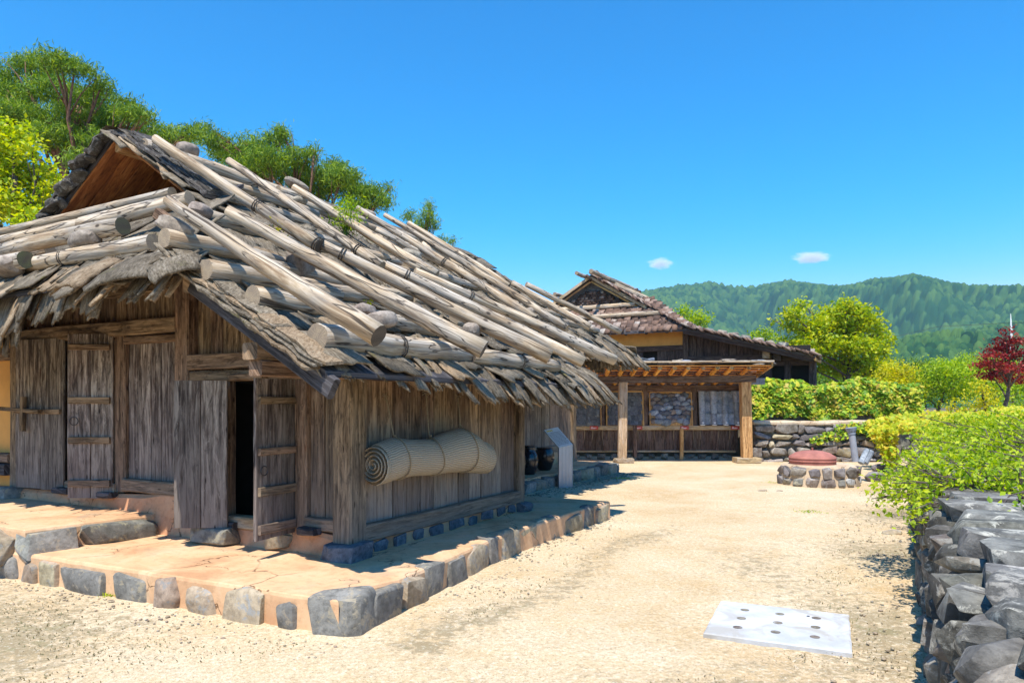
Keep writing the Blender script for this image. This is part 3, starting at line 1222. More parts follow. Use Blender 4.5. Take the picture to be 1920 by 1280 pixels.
def kerb_run(parent, segs, z0, z1, seed, depth=.26, mat2=.35):
    r = random.Random(seed)
    rs_ = np.random.RandomState(seed)
    for (p, q, zt) in segs:
        a, b = Vector(p), Vector(q)
        L = (b - a).length
        c = (a + b) / 2
        m = M['kerbwarm'] if r.random() < mat2 else M['kerb']
        rock('kerb_stone', rs_, (c.x, c.y, (z0 + zt) / 2 + r.uniform(-.01, .01)), (L * 1.10, depth * r.uniform(.95, 1.3), (zt - z0) * r.uniform(.90, 1.08)), m, parent, ax=b - a, sub=3, boxy=.62, facets=5, rough=.03, tilt=.04)


def kseg(s0, t0, s1, t1, zt):
    return (W(s0, t0, 0), W(s1, t1, 0), zt)


front = []
fx = [(4.35, 4.0), (3.92, 3.5), (3.42, 3.05), (2.97, 2.72), (2.66, 2.4), (2.36, 1.68), (1.55, 1.12), (1.0, .74), (.62, .30), (.22, -.22), (-.36, -.60)]
for a, b in fx:
    f0, f1 = -1.2 - .2 * (a + 1) / 4.5, -1.2 - .2 * (b + 1) / 4.5
    front.append(kseg(f0 + .03, a, f1 + .03, b, .255 + rng.uniform(-.02, .02)))
kerb_run(low, front, -.08, .25, 5, .27, .55)
# big corner stone
rock('kerb_stone', np.random.RandomState(77), W(-1.12, -.90, .105), (.52, .36, .43), M['kerb'], low, ax=-V + U * .25, sub=4, boxy=.65, facets=6, rough=.025, tilt=.03)
side = []
sx = [(-.98, -.52, -1.03, -.98), (-.46, -.12, -.97, -.93), (-.08, .28, -.91, -.86), (.34, .72, -.85, -.8), (.78, 1.32, -.79, -.72), (1.36, 1.56, -.73, -.72), (1.62, 2.1, -.71, -.68),
      (2.16, 2.6, -.67, -.66), (2.66, 2.98, -.65, -.65), (3.03, 3.36, -.66, -.66), (3.42, 3.95, -.66, -.68), (4.0, 4.4, -.7, -.72), (4.45, 4.85, -.73, -.78)]
for s0, s1, t0, t1 in sx:
    side.append(kseg(s0, t0 + .03, s1, t1 + .03, .285 + rng.uniform(-.03, .03)))
kerb_run(low, side, -.1, .25, 9, .22, .45)
kerb_run(low, [kseg(4.93, -.6, 4.9, -.15, .26), kseg(4.93, -.1, 4.92, .4, .24), kseg(4.94, .45, 4.92, 1.0, .25), kseg(4.93, 1.05, 4.94, 1.6, .24)], -.1, .25, 12, .24, .2)
# upper kerb: edge along the ridge direction and the front edge
kerb_run(upp, [kseg(-.92, 2.85, -.10, 2.78, .50), kseg(-1.46, 3.0, -.98, 2.88, .49)], .2, .5, 15, .26, .2)
kerb_run(upp, [kseg(-1.45, 3.15, -1.47, 3.6, .48), kseg(-1.47, 3.66, -1.47, 4.2, .5), kseg(-1.47, 4.3, -1.47, 4.9, .5)], .1, .5, 16, .26, .4)

# second terrace beside the far wing
far_t = poly_slab('far_terrace', [(5.6, 1.85), (5.6, 3.2), (12.2, 3.2), (12.2, 1.95)], -.1, .26, M['clay'], seed=6)
tag(far_t, 'clay terrace with stone edge behind the metal sign', kind='structure')
s_ = 5.6
ks = []
while s_ < 12.1:
    L = rng.uniform(.35, .6)
    ks.append(kseg(s_, 1.80, min(s_ + L, 12.25), 1.82, .27 + rng.uniform(-.03, .02)))
    s_ += L + .04
kerb_run(far_t, ks, -.08, .25, 21, .24, .3)
kerb_run(far_t, [kseg(12.28, 1.9, 12.28, 2.5, .25), kseg(12.28, 2.55, 12.28, 3.1, .25)], -.08, .25, 22, .24, .3)

# ------------------------------------------------------------------ farmhouse
house = empty('farmhouse', W(1.7, 2, 0), label='front timber farmhouse with bark roof weighted by poles and stones', cat='house')


def vplanks(name, s_or_t, plane, edges, z0, z1, mat, parent=house, th=.028, depth=0.0, seed=0, slope=None):
    """vertical boards in plane 's' (edges are t) or 't' (edges are s)"""
    r = random.Random(seed)
    for i in range(len(edges) - 1):
        a, b = edges[i], edges[i + 1]
        c = (a + b) / 2
        w = abs(b - a) - .008
        d = depth + r.uniform(-.007, .007)
        zt = z1(c) if callable(z1) else z1
        zb = z0(c) if callable(z0) else z0
        mb = MB()
        if plane == 's':
            p0, p1, side = W(s_or_t + d, c, zb + r.uniform(-.006, .006)), W(s_or_t + d, c + r.uniform(-.003, .003), zt), V
        else:
            p0, p1, side = W(c, s_or_t + d, zb + r.uniform(-.006, .006)), W(c + r.uniform(-.003, .003), s_or_t + d, zt), U
        bar(mb, p0, p1, side, w, th, r, ch=.005, seg=2, jit=.002)
        obj(name, mb, mat, parent)


def split(a, b, n, seed, j=.2):
    r = random.Random(seed)
    w = (b - a) / n
    return [a] + [a + w * (i + r.uniform(-j, j)) for i in range(1, n)] + [b]


def beam(name, p0, p1, side, w, th, mat, parent=house, seed=0, ch=.014, seg=3, jit=.004):
    mb = MB()
    bar(mb, p0, p1, side, w, th, random.Random(seed), ch, seg, jit)
    return obj(name, mb, mat, parent)


# posts ---------------------------------------------------------------
beam('post', W(0, .0, .40), W(0, .0, 2.0), U, .24, .24, M['beam'], seed=1, ch=.02)
beam('post', W(3.46, 0, .36), W(3.46, 0, 2.0), U, .16, .16, M['beam'], seed=2)
beam('post', W(0, .60, .50), W(0, .60, 2.02), U, .12, .16, M['beam'], seed=3)
beam('post', W(-.01, 2.36, .66), W(-.01, 2.36, 3.55), U, .20, .23, M['beam'], seed=4)
beam('post', W(0, 5.82, .62), W(0, 5.82, 3.05), U, .20, .20, M['beam'], seed=5)
beam('post', W(0, 3.55, .70), W(0, 3.55, 2.62), U, .12, .20, M['beam'], seed=6)
beam('post', W(0.02, 4.48, .62), W(0.02, 4.48, 2.62), U, .10, .15, M['beam'], seed=7)
beam('post', W(3.46, 2.36, .3), W(3.46, 2.36, 3.5), U, .16, .16, M['beam'], seed=8)
rock('base_stone', np.random.RandomState(31), W(-.06, -.02, .33), (.44, .44, .20), M['basestone'], house, ax=U, boxy=.7, facets=4, rough=.02, tilt=.02)
rock('base_stone', np.random.RandomState(32), W(3.46, -.04, .31), (.36, .34, .17), M['basestone'], house, ax=U, boxy=.7, facets=4, rough=.02, tilt=.02)
rock('base_stone', np.random.RandomState(33), W(-.18, 1.72, .36), (.62, .30, .20), M['kerb'], house, ax=V, boxy=.6, facets=5, rough=.03, tilt=.02)
rock('base_stone', np.random.RandomState(34), W(-.14, 5.82, .55), (.36, .40, .22), M['kerb'], house, ax=V, boxy=.5, facets=5, rough=.03)
rock('base_stone', np.random.RandomState(35), W(-.10, .83, .35), (.34, .24, .17), M['kerbwarm'], house, ax=V, boxy=.45, facets=5, rough=.03)

# lower right wall (t = 0) ---------------------------------------------
ed = [.13]
for px in (737, 763, 789, 814, 838, 860, 881, 903, 921, 940):
    ed.append(onT(px, 760, 0)[0])
ed.append(3.38)
vplanks('board', 0.0, 't', ed, .50, 2.0, M['wall'], depth=.02, seed=11)
beam('sill_beam', W(.12, -.015, .475), W(3.38, -.015, .475), ZZ, .17, .15, M['beam'], seed=12)
# clay footing with small stones
mb = MB()
bar(mb, W(.15, .02, .32), W(3.36, .02, .32), ZZ, .16, .16, random.Random(3), .02, 14, .008)
ft = obj('footing', mb, M['redclay'], house)
r_ = np.random.RandomState(41)
s_ = .28
while s_ < 3.2:
    L = float(r_.uniform(.18, .34))
    rock('footing_stone', r_, W(s_ + L / 2, -.065, .33 + float(r_.uniform(-.02, .02))), (L, .05, .13), M['basestone'], ft, ax=U, sub=2, boxy=.6, facets=4)
    s_ += L + float(r_.uniform(.03, .15))
# wall plate that runs out over the corner
beam('plate_beam', W(-1.16, 0, 2.055), W(4.6, 0, 2.055), ZZ, .13, .15, M['beam'], seed=13)
beam('plate_beam', W(-1.20, .02, 2.195), W(4.6, .02, 2.195), ZZ, .14, .17, M['beam'], seed=14)
# lower front (s = 0, t 0..2.36) ---------------------------------------
vplanks('board', 0.02, 's', [.13, .33, .52], .62, 2.0, M['wall'], seed=15)
beam('sill_beam', W(0, .12, .56), W(0, .54, .56), ZZ, .13, .13, M['beam'], seed=16)
vplanks('board', 0.03, 's', [1.78, 2.0, 2.24], .62, 2.02, M['wall'], seed=17)
beam('lintel', W(-.02, .12, 2.06), W(-.02, 2.25, 2.06), ZZ, .11, .14, M['beam'], seed=18)
beam('tie_beam', W(-.04, .55, 2.22), W(-.04, 2.24, 2.22), ZZ, .17, .16, M['beam'], seed=19)
beam('bracket', W(-.13, 1.02, 2.04), W(-.13, 1.5, 2.04), ZZ, .07, .08, M['beam'], seed=20)
vplanks('board', 0.03, 's', [.3] + split(.55, 2.24, 8, 6), 2.12, lambda t: zr(t) - .10, M['wall'], seed=21)
# door frame
beam('door_frame', W(0, 1.70, .55), W(0, 1.70, 2.0), U, .10, .10, M['beam'], seed=22)
beam('threshold', W(-.02, .68, .50), W(-.02, 1.76, .50), ZZ, .13, .17, M['postlight'], seed=23)
# clay plinth under the front, with a soft bulge
mb = MB()
rings = []
for t_, zb, zt, d in [(-.1, .24, .44, .06), (.5, .24, .50, .05), (1.0, .24, .45, .07), (1.7, .24, .47, .05), (2.3, .24, .52, .04), (2.5, .24, .74, .05), (2.75, .24, .74, .1), (3.0, .24, .70, .12), (3.6, .4, .67, .09), (4.5, .4, .64, .09), (5.6, .4, .62, .08), (7.5, .4, .62, .08)]:
    rings.append([W(.12, t_, zb), W(.12, t_, zt - .005), W(-.045, t_, zt), W(-.045 - d * .5, t_, zt - .04), W(-.045 - d, t_, zb)])
mb.grid(rings)
obj('clay_plinth', mb, M['redclay'], house, smooth=False)
for k, (t_, w_) in enumerate(((.42, .22), (1.55, .2), (3.75, .34), (4.62, .34))):
    beam('door_step', W(-.12, t_ - w_ / 2, [.50, .47, .66, .66][k]), W(-.12, t_ + w_ / 2, [.50, .47, .66, .66][k]), ZZ, .07, .12, M['dark'], seed=24 + k)

# main front (t 2.36..5.82) -------------------------------------------
beam('lintel', W(-.02, 2.47, 2.66), W(-.02, 5.72, 2.66), ZZ, .18, .17, M['beam'], seed=30)
beam('lintel', W(-.015, 2.47, 2.515), W(-.015, 3.45, 2.515), ZZ, .09, .12, M['beam'], seed=31)
beam('upper_beam', W(-.03, 2.46, 3.13), W(-.03, 8.0, 3.13), ZZ, .17, .18, M['beam'], seed=32)
vplanks('board', .02, 's', split(2.47, 5.72, 15, 8), 2.75, 3.06, M['wall'], seed=33)
vplanks('board', .01, 's', split(2.46, 3.46, 5, 9), .86, 2.48, M['door'], seed=34)
beam('sill_beam', W(-.02, 2.46, .79), W(-.02, 3.46, .79), ZZ, .15, .16, M['beam'], seed=35)
beam('sill_beam', W(-.01, 3.62, .73), W(-.01, 5.72, .70), ZZ, .12, .15, M['beam'], seed=36)
vplanks('board', .09, 's', split(3.62, 4.42, 3, 19), .78, 2.56, M['wall'], seed=37)
vplanks('board', .09, 's', split(4.55, 5.72, 5, 20), .78, 2.56, M['wall'], seed=38)


def door_leaf(hinge, free, z0, z1, battens, name='door', edge=True, seed=0, out=None, n=2, w_mat='door'):
    """hinge, free: (s,t) of the two upright edges; battens on side out"""
    a, b = W(hinge[0], hinge[1], 0), W(free[0], free[1], 0)
    d = (b - a)
    L = d.length
    dn = d.normalized()
    nrm = dn.cross(ZZ)
    if out is not None and nrm.dot(Vector(out)) < 0:
        nrm = -nrm
    dd = empty(name, (a + b) / 2 + ZZ * z0, parent=house)
    r = random.Random(seed)
    cuts = split(0, L, n, seed, .08)
    for i in range(n):
        c = (cuts[i] + cuts[i + 1]) / 2
        mb = MB()
        bar(mb, a + dn * c + ZZ * (z0 + r.uniform(-.006, .004)), a + dn * c + ZZ * z1, dn, cuts[i + 1] - cuts[i] - .006, .035, r, .005, 3, .002)
        obj('board', mb, M[w_mat], dd)
    for (zz, w) in battens:
        mb = MB()
        bar(mb, a + dn * .03 + nrm * .036 + ZZ * zz, a + dn * (L - .03) + nrm * .036 + ZZ * zz, ZZ, w, .038, r, .006, 1, 0)
        obj('batten', mb, M['beam'], dd)
    return dd, a, dn, nrm, L


cam_out = -U
# the open leaf left of the lower doorway, seen from outside
door_leaf((-.19, 1.50), (-.44, 2.02), .455, 2.0, [], seed=41, n=2)
# the open leaf right of it, inner side with four battens
dd, a_, dn_, nr_, L_ = door_leaf((-.05, .69), (-.60, .645), .46, 2.0, [(.56, .09), (.92, .085), (1.30, .07), (1.79, .07)], seed=42, out=-V, n=3)
mb = MB()
ringc = a_ + dn_ * (L_ - .08) + nr_ * .05 + ZZ * 1.12
tube(mb, [ringc + (dn_ * math.cos(k * .5236) + ZZ * math.sin(k * .5236)) * .045 for k in range(13)], .006, 5)
obj('door_ring', mb, M['metaldark'], dd)
# left pair of doors of the main room
dd, a_, dn_, nr_, L_ = door_leaf((-.08, 4.66), (-.16, 5.62), .655, 2.60, [(1.66, .06)], seed=43, out=-U, n=2)
mb = MB()
bar(mb, W(-.22, 5.36, 1.4), W(-.21, 5.36, 1.85), V, .075, .05, random.Random(1), .006)
obj('door_bar', mb, M['beam'], dd)
mb = MB()
bar(mb, W(-.20, 5.0, 1.66), W(-.24, 6.02, 1.70), ZZ, .05, .05, random.Random(1), .006)
obj('door_bar', mb, M['beam'], dd)
dd, a_, dn_, nr_, L_ = door_leaf((-.06, 3.66), (-.34, 4.13), .62, 2.60, [(.80, .08), (1.32, .08), (1.80, .08), (2.44, .07)], seed=44, out=-V - U * .3, n=2)
mb = MB()
ringc = a_ + dn_ * (L_ - .10) + nr_ * .05 + ZZ * 1.55
tube(mb, [ringc + (dn_ * math.cos(k * .5236) + ZZ * math.sin(k * .5236)) * .05 for k in range(13)], .006, 5)
obj('door_ring', mb, M['metaldark'], dd)

# plaster wall beyond the left post
mb = MB()
bar(mb, W(.06, 5.92, 1.75), W(.06, 9.5, 1.75), ZZ, 2.5, .10)
obj('plaster_wall', mb, M['orange'], house)
beam('rail_beam', W(0, 5.93, 2.44), W(0, 9.4, 2.40), ZZ, .16, .12, M['beam'], seed=50)
beam('rail_beam', W(-.04, 5.93, 1.02), W(-.04, 9.4, 1.02), ZZ, .13, .16, M['metal'] if False else M['beam'], seed=51)
beam('rail_beam', W(-.06, 5.93, .86), W(-.06, 9.4, .86), ZZ, .15, .2, M['dark'], seed=52)
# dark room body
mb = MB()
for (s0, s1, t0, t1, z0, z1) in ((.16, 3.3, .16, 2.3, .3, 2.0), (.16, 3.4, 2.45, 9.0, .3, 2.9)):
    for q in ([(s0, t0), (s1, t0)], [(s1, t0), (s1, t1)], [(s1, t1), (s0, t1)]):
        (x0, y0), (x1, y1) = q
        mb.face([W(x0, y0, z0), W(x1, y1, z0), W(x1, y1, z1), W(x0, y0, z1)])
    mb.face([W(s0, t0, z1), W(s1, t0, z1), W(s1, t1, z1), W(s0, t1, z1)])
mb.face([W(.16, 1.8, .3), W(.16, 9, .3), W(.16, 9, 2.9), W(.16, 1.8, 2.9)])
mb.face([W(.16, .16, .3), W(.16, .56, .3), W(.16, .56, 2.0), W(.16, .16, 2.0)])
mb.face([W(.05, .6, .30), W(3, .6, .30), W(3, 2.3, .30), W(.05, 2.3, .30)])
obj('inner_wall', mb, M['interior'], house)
mb = MB()
for z_ in (.95, 1.45):
    bar(mb, W(1.3, .7, z_), W(1.3, 2.2, z_), ZZ, .05, .3)
obj('shelf', mb, M['dark'], house)

# far wing wall (bluish boards) ----------------------------------------
vplanks('board', 2.95, 't', split(6.2, 12.0, 22, 14), .72, 2.9, M['wall'], seed=60)
beam('sill_beam', W(5.2, 2.93, .64), W(12.0, 2.93, .64), ZZ, .16, .16, M['beam'], seed=61)
mb = MB()
bar(mb, W(5.2, 2.96, .40), W(12.0, 2.96, .40), ZZ, .34, .2, random.Random(2), .02, 12, .006)
obj('clay_plinth', mb, M['clay'], house)
beam('post', W(12.0, 2.93, .26), W(12.0, 2.93, 2.9), U, .18, .18, M['beam'], seed=62)
beam('post', W(8.6, 2.90, .26), W(8.6, 2.90, 2.9), U, .15, .15, M['beam'], seed=63)
mb = MB()
bar(mb, W(3.5, 2.4, 1.5), W(5.2, 2.4, 1.5), ZZ, 2.6, .05)
bar(mb, W(5.2, 2.4, 1.5), W(5.2, 2.96, 1.5), ZZ, 2.6, .05)
obj('back_wall', mb, M['wall'], house)

# ------------------------------------------------------------------ roof
roof = empty('roof', W(3, 3, 3), parent=house)


def slab(pts, zf, th, mat, name='sheathing', uvdir='t'):
    mb = MB()
    top = [W(s, t, zf(s, t)) for s, t in pts]
    bot = [p - ZZ * th for p in top]
    uv = [((s, t) if uvdir == 't' else (t, s)) for s, t in pts]
    mb.face(top, uv)
    mb.face(bot[::-1], uv[::-1])
    n = len(pts)
    for i in range(n):
        j = (i + 1) % n
        mb.face([top[i], bot[i], bot[j], top[j]], [(0, 0), (.1, 0), (.1, 1), (0, 1)])
    return obj(name, mb, mat, roof)


slab([(-1.2, -.82), (4.75, -.82), (4.75, .75), (-1.2, .75)], lambda s, t: zr(t) - .02, .05, M['dark'])
slab([(-1.2, .75), (10.6, .75), (8.9, 2.75), (9.1, 2.75), (9.1, 4.45), (.45, 4.45), (.45, 2.75), (.58, 2.75)], lambda s, t: zr(t) - .02, .05, M['dark'])
slab([(-1.2, .78), (.70, 2.75), (1.1, 2.75), (1.1, 6.15), (.6, 6.15), (-1.2, 8.1)], lambda s, t: zskirt(s) - .03, .05, M['dark'], uvdir='s')
slab([(.45, 4.45), (9.1, 4.45), (9.1, 9.6), (-.9, 9.6), (-1.2, 8.1), (.45, 6.15)], lambda s, t: zr(t) - .02, .05, M['dark'])
slab([(10.6, .75), (10.6, 8.1), (8.9, 6.1), (8.9, 2.8)], lambda s, t: 2.94 - .72 * (s - 10.6) - .05, .05, M['dark'])
# gable back boards and soffit boards
for k, e in enumerate(split(2.75, 6.2, 9, 3)[:-1]):
    c = e + .19
    beam('gable_board', W(1.7, c, 3.9), W(1.7, c, zr(c) - .06), V, .375, .03, M['brownwall'], roof, seed=k, seg=1, jit=0)
for k in range(5):
    s0 = .47 + k * .25
    beam('soffit_board', W(s0 + .12, 4.50, zr(4.50) - .10), W(s0 + .12, 6.6, zr(6.6) - .10), U, .242, .03, M['soffit'], roof, seed=k, seg=1, jit=0)
    beam('soffit_board', W(s0 + .12, 4.40, zr(4.40) - .10), W(s0 + .12, 2.5, zr(2.5) - .10), U, .242, .03, M['soffit'], roof, seed=k + 9, seg=1, jit=0)
beam('ridge_beam', W(.50, 4.45, zr(4.45) - .20), W(1.8, 4.45, zr(4.45) - .20), V, .15, .13, M['newwood'], roof, seed=3)
beam('fascia', W(.50, 4.52, zr(4.45) - .04), W(.50, 6.3, zr(6.3) - .09), ZZ, .09, .04, M['newwood'], roof, seed=4)
# verge rafters of the lean-to, rafters under the eaves
beam('verge_rafter', W(-1.16, -.86, zr(-.86) - .14), W(-1.16, .80, zr(.80) - .14), ZZ, .17, .07, M['dark'], roof, seed=5)
beam('rafter', W(-.5, -.6, zr(-.6) - .13), W(-.5, 2.2, zr(2.2) - .13), ZZ, .12, .10, M['beam'], roof, seed=6)
for k in range(7):
    s0 = .1 + k * .75
    mb = MB()
    log(mb, W(s0, -.78, zr(-.78) - .13), W(s0, .3, zr(.3) - .13), .055, .06, rng, 8, 2)
    obj('rafter', mb, [M['beam'], M['pole_end']], roof)
beam('hip_rafter', W(-1.2, .78, zr(.75) - .14), W(-.1, 2.0, zr(2.0) - .16), ZZ, .15, .10, M['beam'], roof, seed=8)
for k in range(11):
    t0 = 1.65 + k * .5
    mb = MB()
    log(mb, W(-1.12, t0, zskirt(-1.12) - .12), W(min(-.05, -1.35 + (t0 - .75)), t0, zskirt(min(-.05, -1.35 + (t0 - .75))) - .12), .05, .055, rng, 8, 2)
    obj('rafter', mb, [M['beam'], M['pole_end']], roof)
for k in range(10):
    s0 = 5.3 + k * .55
    mb = MB()
    log(mb, W(s0, .85, zr(.85) - .12), W(s0, 2.6, zr(2.6) - .12), .05, .055, rng, 6, 2)
    obj('rafter', mb, [M['beam'], M['pole_end']], roof)


# bark sheets: shared ragged plates -------------------------------------
def bark_mesh(seed, w=.34, l=.55, th=.016, curl=.0, jag=.05, droop=0.0, nx=6, ny=5):
    r = np.random.RandomState(seed)
    xs = np.linspace(-w / 2, w / 2, nx)
    top, bot = [], []
    jl = r.uniform(-1, 1, nx) * jag
    jt = r.uniform(-1, 1, nx) * jag * .3
    wv = r.uniform(-1, 1, (ny, nx)) * .007
    ed = r.uniform(-1, 1, (ny, 2)) * jag * .35
    cx = r.uniform(-.5, .5) * .03
    for j in range(ny):
        f = j / (ny - 1)
        rowt = []
        for i, x in enumerate(xs):
            y = -f * l
            if j == ny - 1:
                y += jl[i]
            if j == 0:
                y += jt[i]
            xx = x * (1 + .05 * math.sin(f * 5 + seed))
            if i == 0:
                xx += ed[j, 0]
            if i == nx - 1:
                xx += ed[j, 1]
            z = wv[j, i] + curl * (x / (w / 2)) ** 2 + cx * f - droop * f * f
            rowt.append((xx, y, z))
        top.append(rowt)
    v = [p for row in top for p in row] + [(p[0] * .985, p[1] * .99, p[2] - th) for row in top for p in row]
    n = nx * ny
    f = []
    for j in range(ny - 1):
        for i in range(nx - 1):
            a = j * nx + i
            f.append((a, a + nx, a + nx + 1, a + 1))
            f.append((n + a, n + a + 1, n + a + nx + 1, n + a + nx))
    loop = [i for i in range(nx)] + [j * nx + nx - 1 for j in range(1, ny)] + [(ny - 1) * nx + i for i in range(nx - 2, -1, -1)] + [j * nx for j in range(ny - 2, 0, -1)]
    for k in range(len(loop)):
        a, b = loop[k], loop[(k + 1) % len(loop)]
        f.append((a, b, n + b, n + a))
    return np.array(v), np.array(f)


def to_mesh(name, vf, mats):
    return npmesh(name, vf[0], vf[1], mats)


BK = [bark_mesh(100 + k, w=.30 + .05 * (k % 4), l=.42 + .05 * (k % 3), curl=(.018 if k % 2 else -.015), th=.018) for k in range(12)]
BKM = [to_mesh('bark_sheet', b, M['bark'] if k % 4 else M['barkwarm']) for k, b in enumerate(BK)]


def roofM(s, t, off, down, nslope, yaw, pitch=0, roll=0, scale=1):
    """local -Y points down the slope. down: horizontal down direction, nslope: slope"""
    dv = (down - ZZ * nslope).normalized()
    y = -dv
    x = down.cross(ZZ).normalized()
    x = -x if x.cross(y).z < 0 else x
    z = x.cross(y).normalized()
    m = Matrix((x, y, z)).transposed().to_4x4()
    return m @ Matrix.Rotation(yaw, 4, 'Z') @ Matrix.Rotation(pitch, 4, 'X') @ Matrix.Rotation(roll, 4, 'Y') @ Matrix.Diagonal((scale, scale, scale, 1))


plates = []   # (priority, mesh index, matrix)
r = random.Random(5)


def in_right(s, t):
    if t < .75:
        return -1.3 < s < 4.8
    if t < 2.75:
        return (-1.3 + (t - .75) * .93) < s < 10.6 - (t - .75) * .9
    return .35 < s < 9.1


t_ = -.55
while t_ < 4.5:
    s_ = -1.3
    while s_ < 10.7:
        if in_right(s_, t_):
            slope = .58 if t_ < .75 else .66
            m = T(W(s_ + r.uniform(-.06, .06), t_ + r.uniform(-.05, .05) + .2, zr(min(t_ + .2, 4.45)) + r.uniform(.02, .07))) @ roofM(0, 0, 0, -V, slope, r.uniform(-.35, .35), r.uniform(-.02, .16), r.uniform(-.08, .08), r.uniform(.8, 1.25))
            plates.append((m.to_translation().y + r.random(), r.randrange(12), m))
        s_ += r.uniform(.20, .30)
    t_ += .235
# skirt plates
s_ = -1.15
while s_ < .75:
    t_ = .8
    while t_ < 6.2:
        if t_ > .75 + (s_ + 1.25) * 1.02:
            m = T(W(s_ + .2, t_, zskirt(s_ + .2) + r.uniform(.02, .06))) @ roofM(0, 0, 0, -U, SK, r.uniform(-.3, .3), r.uniform(-.02, .14), r.uniform(-.08, .08), r.uniform(.85, 1.25))
            plates.append((m.to_translation().y + r.random(), r.randrange(12), m))
        t_ += r.uniform(.2, .3)
    s_ += .26
plates.sort(key=lambda q: q[0])


def add_parts(name, parent, plist, meshes, arrs, mats, limit=210):
    for pr, k, m in plist[:limit]:
        inst(name, meshes[k], m, parent)
    rest = plist[limit:]
    if rest:
        vv, ff, n = [], [], 0
        for pr, k, m in rest:
            v, f = arrs[k]
            mm = np.array(m)
            vv.append(v @ mm[:3, :3].T + mm[:3, 3])
            ff.append(f + n)
            n += len(v)
        o = npobj(name + 's', np.concatenate(vv), np.concatenate(ff), mats, parent)
        tag(o, kind='stuff')


# hanging eave strips: near ones first
def strip_mesh(seed):
    r0 = np.random.RandomState(seed)
    w, l, th = r0.uniform(.17, .34), r0.uniform(.50, .66), .022
    nx, ny = 9, 6
    xs = np.linspace(-w / 2, w / 2, nx)
    taper = r0.uniform(.62, .95)
    skew = r0.uniform(-.05, .05)
    tip = np.repeat(r0.uniform(-.07, .05, 4), 3)[:nx] + r0.uniform(-.018, .018, nx) - .04 * np.abs(np.linspace(-1, 1, nx)) * -1
    top = []
    cl = r0.uniform(.01, .03)
    for j in range(ny):
        f = j / (ny - 1)
        for i_, x in enumerate(xs):
            sc_ = 1 - (1 - taper) * f ** 2
            y = -f * (l + tip[i_] * (1 if j == ny - 1 else 0))
            z = -cl * (2 * x / w) ** 2 - (.19 + .0) * f * f + r0.uniform(-.003, .003)
            top.append((x * sc_ + skew * f, y, z))
    v = top + [(p[0] * .98, p[1] * .995, p[2] - th) for p in top]
    n = nx * ny
    f_ = []
    for j in range(ny - 1):
        for i_ in range(nx - 1):
            a = j * nx + i_
            f_.append((a, a + nx, a + nx + 1, a + 1))
            f_.append((n + a, n + a + 1, n + a + nx + 1, n + a + nx))
    loop = list(range(nx)) + [j * nx + nx - 1 for j in range(1, ny)] + [(ny - 1) * nx + i_ for i_ in range(nx - 2, -1, -1)] + [j * nx for j in range(ny - 2, 0, -1)]
    for k in range(len(loop)):
        a, b = loop[k], loop[(k + 1) % len(loop)]
        f_.append((a, b, n + b, n + a))
    return np.array(v), np.array(f_)


EV = [strip_mesh(300 + k) for k in range(10)]
EVM = [to_mesh('bark_strip', b, M['barkwarm'] if k % 5 == 0 else M['bark']) for k, b in enumerate(EV)]
strips = []
for row in range(2):
    s_ = -1.17
    while s_ < 4.85:
        tt = -.50 - .02 * row + r.uniform(-.03, .03)
        hang = .58 if s_ < -.3 else (.76 if s_ < .6 else (.95 if s_ < 1.6 else 1.08))
        m = T(W(s_, tt, zr(tt) + .05 - .045 * row + r.uniform(-.006, .012))) @ roofM(0, 0, 0, -V, .58, r.uniform(-.04, .26), r.uniform(-.10, .03) - .03 * row, r.uniform(.02, .30), hang * r.uniform(.92, 1.1) * (1 - .10 * row))
        strips.append((0, r.randrange(10), m))
        s_ += r.uniform(.17, .25) * (1.1 if row else 1)
for row in range(2):
    t_ = .9
    while t_ < 6.8:
        ss = -1.02 + .02 * row + r.uniform(-.03, .03)
        k = 1.55 if t_ > 4.6 else (1.25 if t_ > 3.4 else .85)
        m = T(W(ss, t_, zskirt(ss) + .05 - .045 * row)) @ roofM(0, 0, 0, -U, SK, r.uniform(-.22, .05), r.uniform(-.10, .03) + (.0 if t_ < 2.2 else (.22 if t_ < 3.6 else .42)), r.uniform(-.30, -.02), r.uniform(.9, 1.1) * k)
        strips.append((0, r.randrange(10), m))
        t_ += r.uniform(.16, .23) * (1.2 if row else 1)
# far eave of the main roof
s_ = 5.0
while s_ < 10.8:
    m = T(W(s_, 1.0, zr(1.0) + .03)) @ roofM(0, 0, 0, -V, .6, r.uniform(-.2, .25), r.uniform(-.15, 0), 0, r.uniform(.9, 1.25))
    strips.append((1, r.randrange(10), m))
    s_ += .15
for k in range(16):
    tt = .75 + k * .17
    m = T(W(10.35, tt, 2.94 + .15)) @ roofM(0, 0, 0, U, .72, r.uniform(-.2, .2), r.uniform(-.3, -.05), 0, r.uniform(.9, 1.2))
    strips.append((1, r.randrange(10), m))
add_parts('bark_strip', roof, strips, EVM, EV, M['bark'], limit=190)
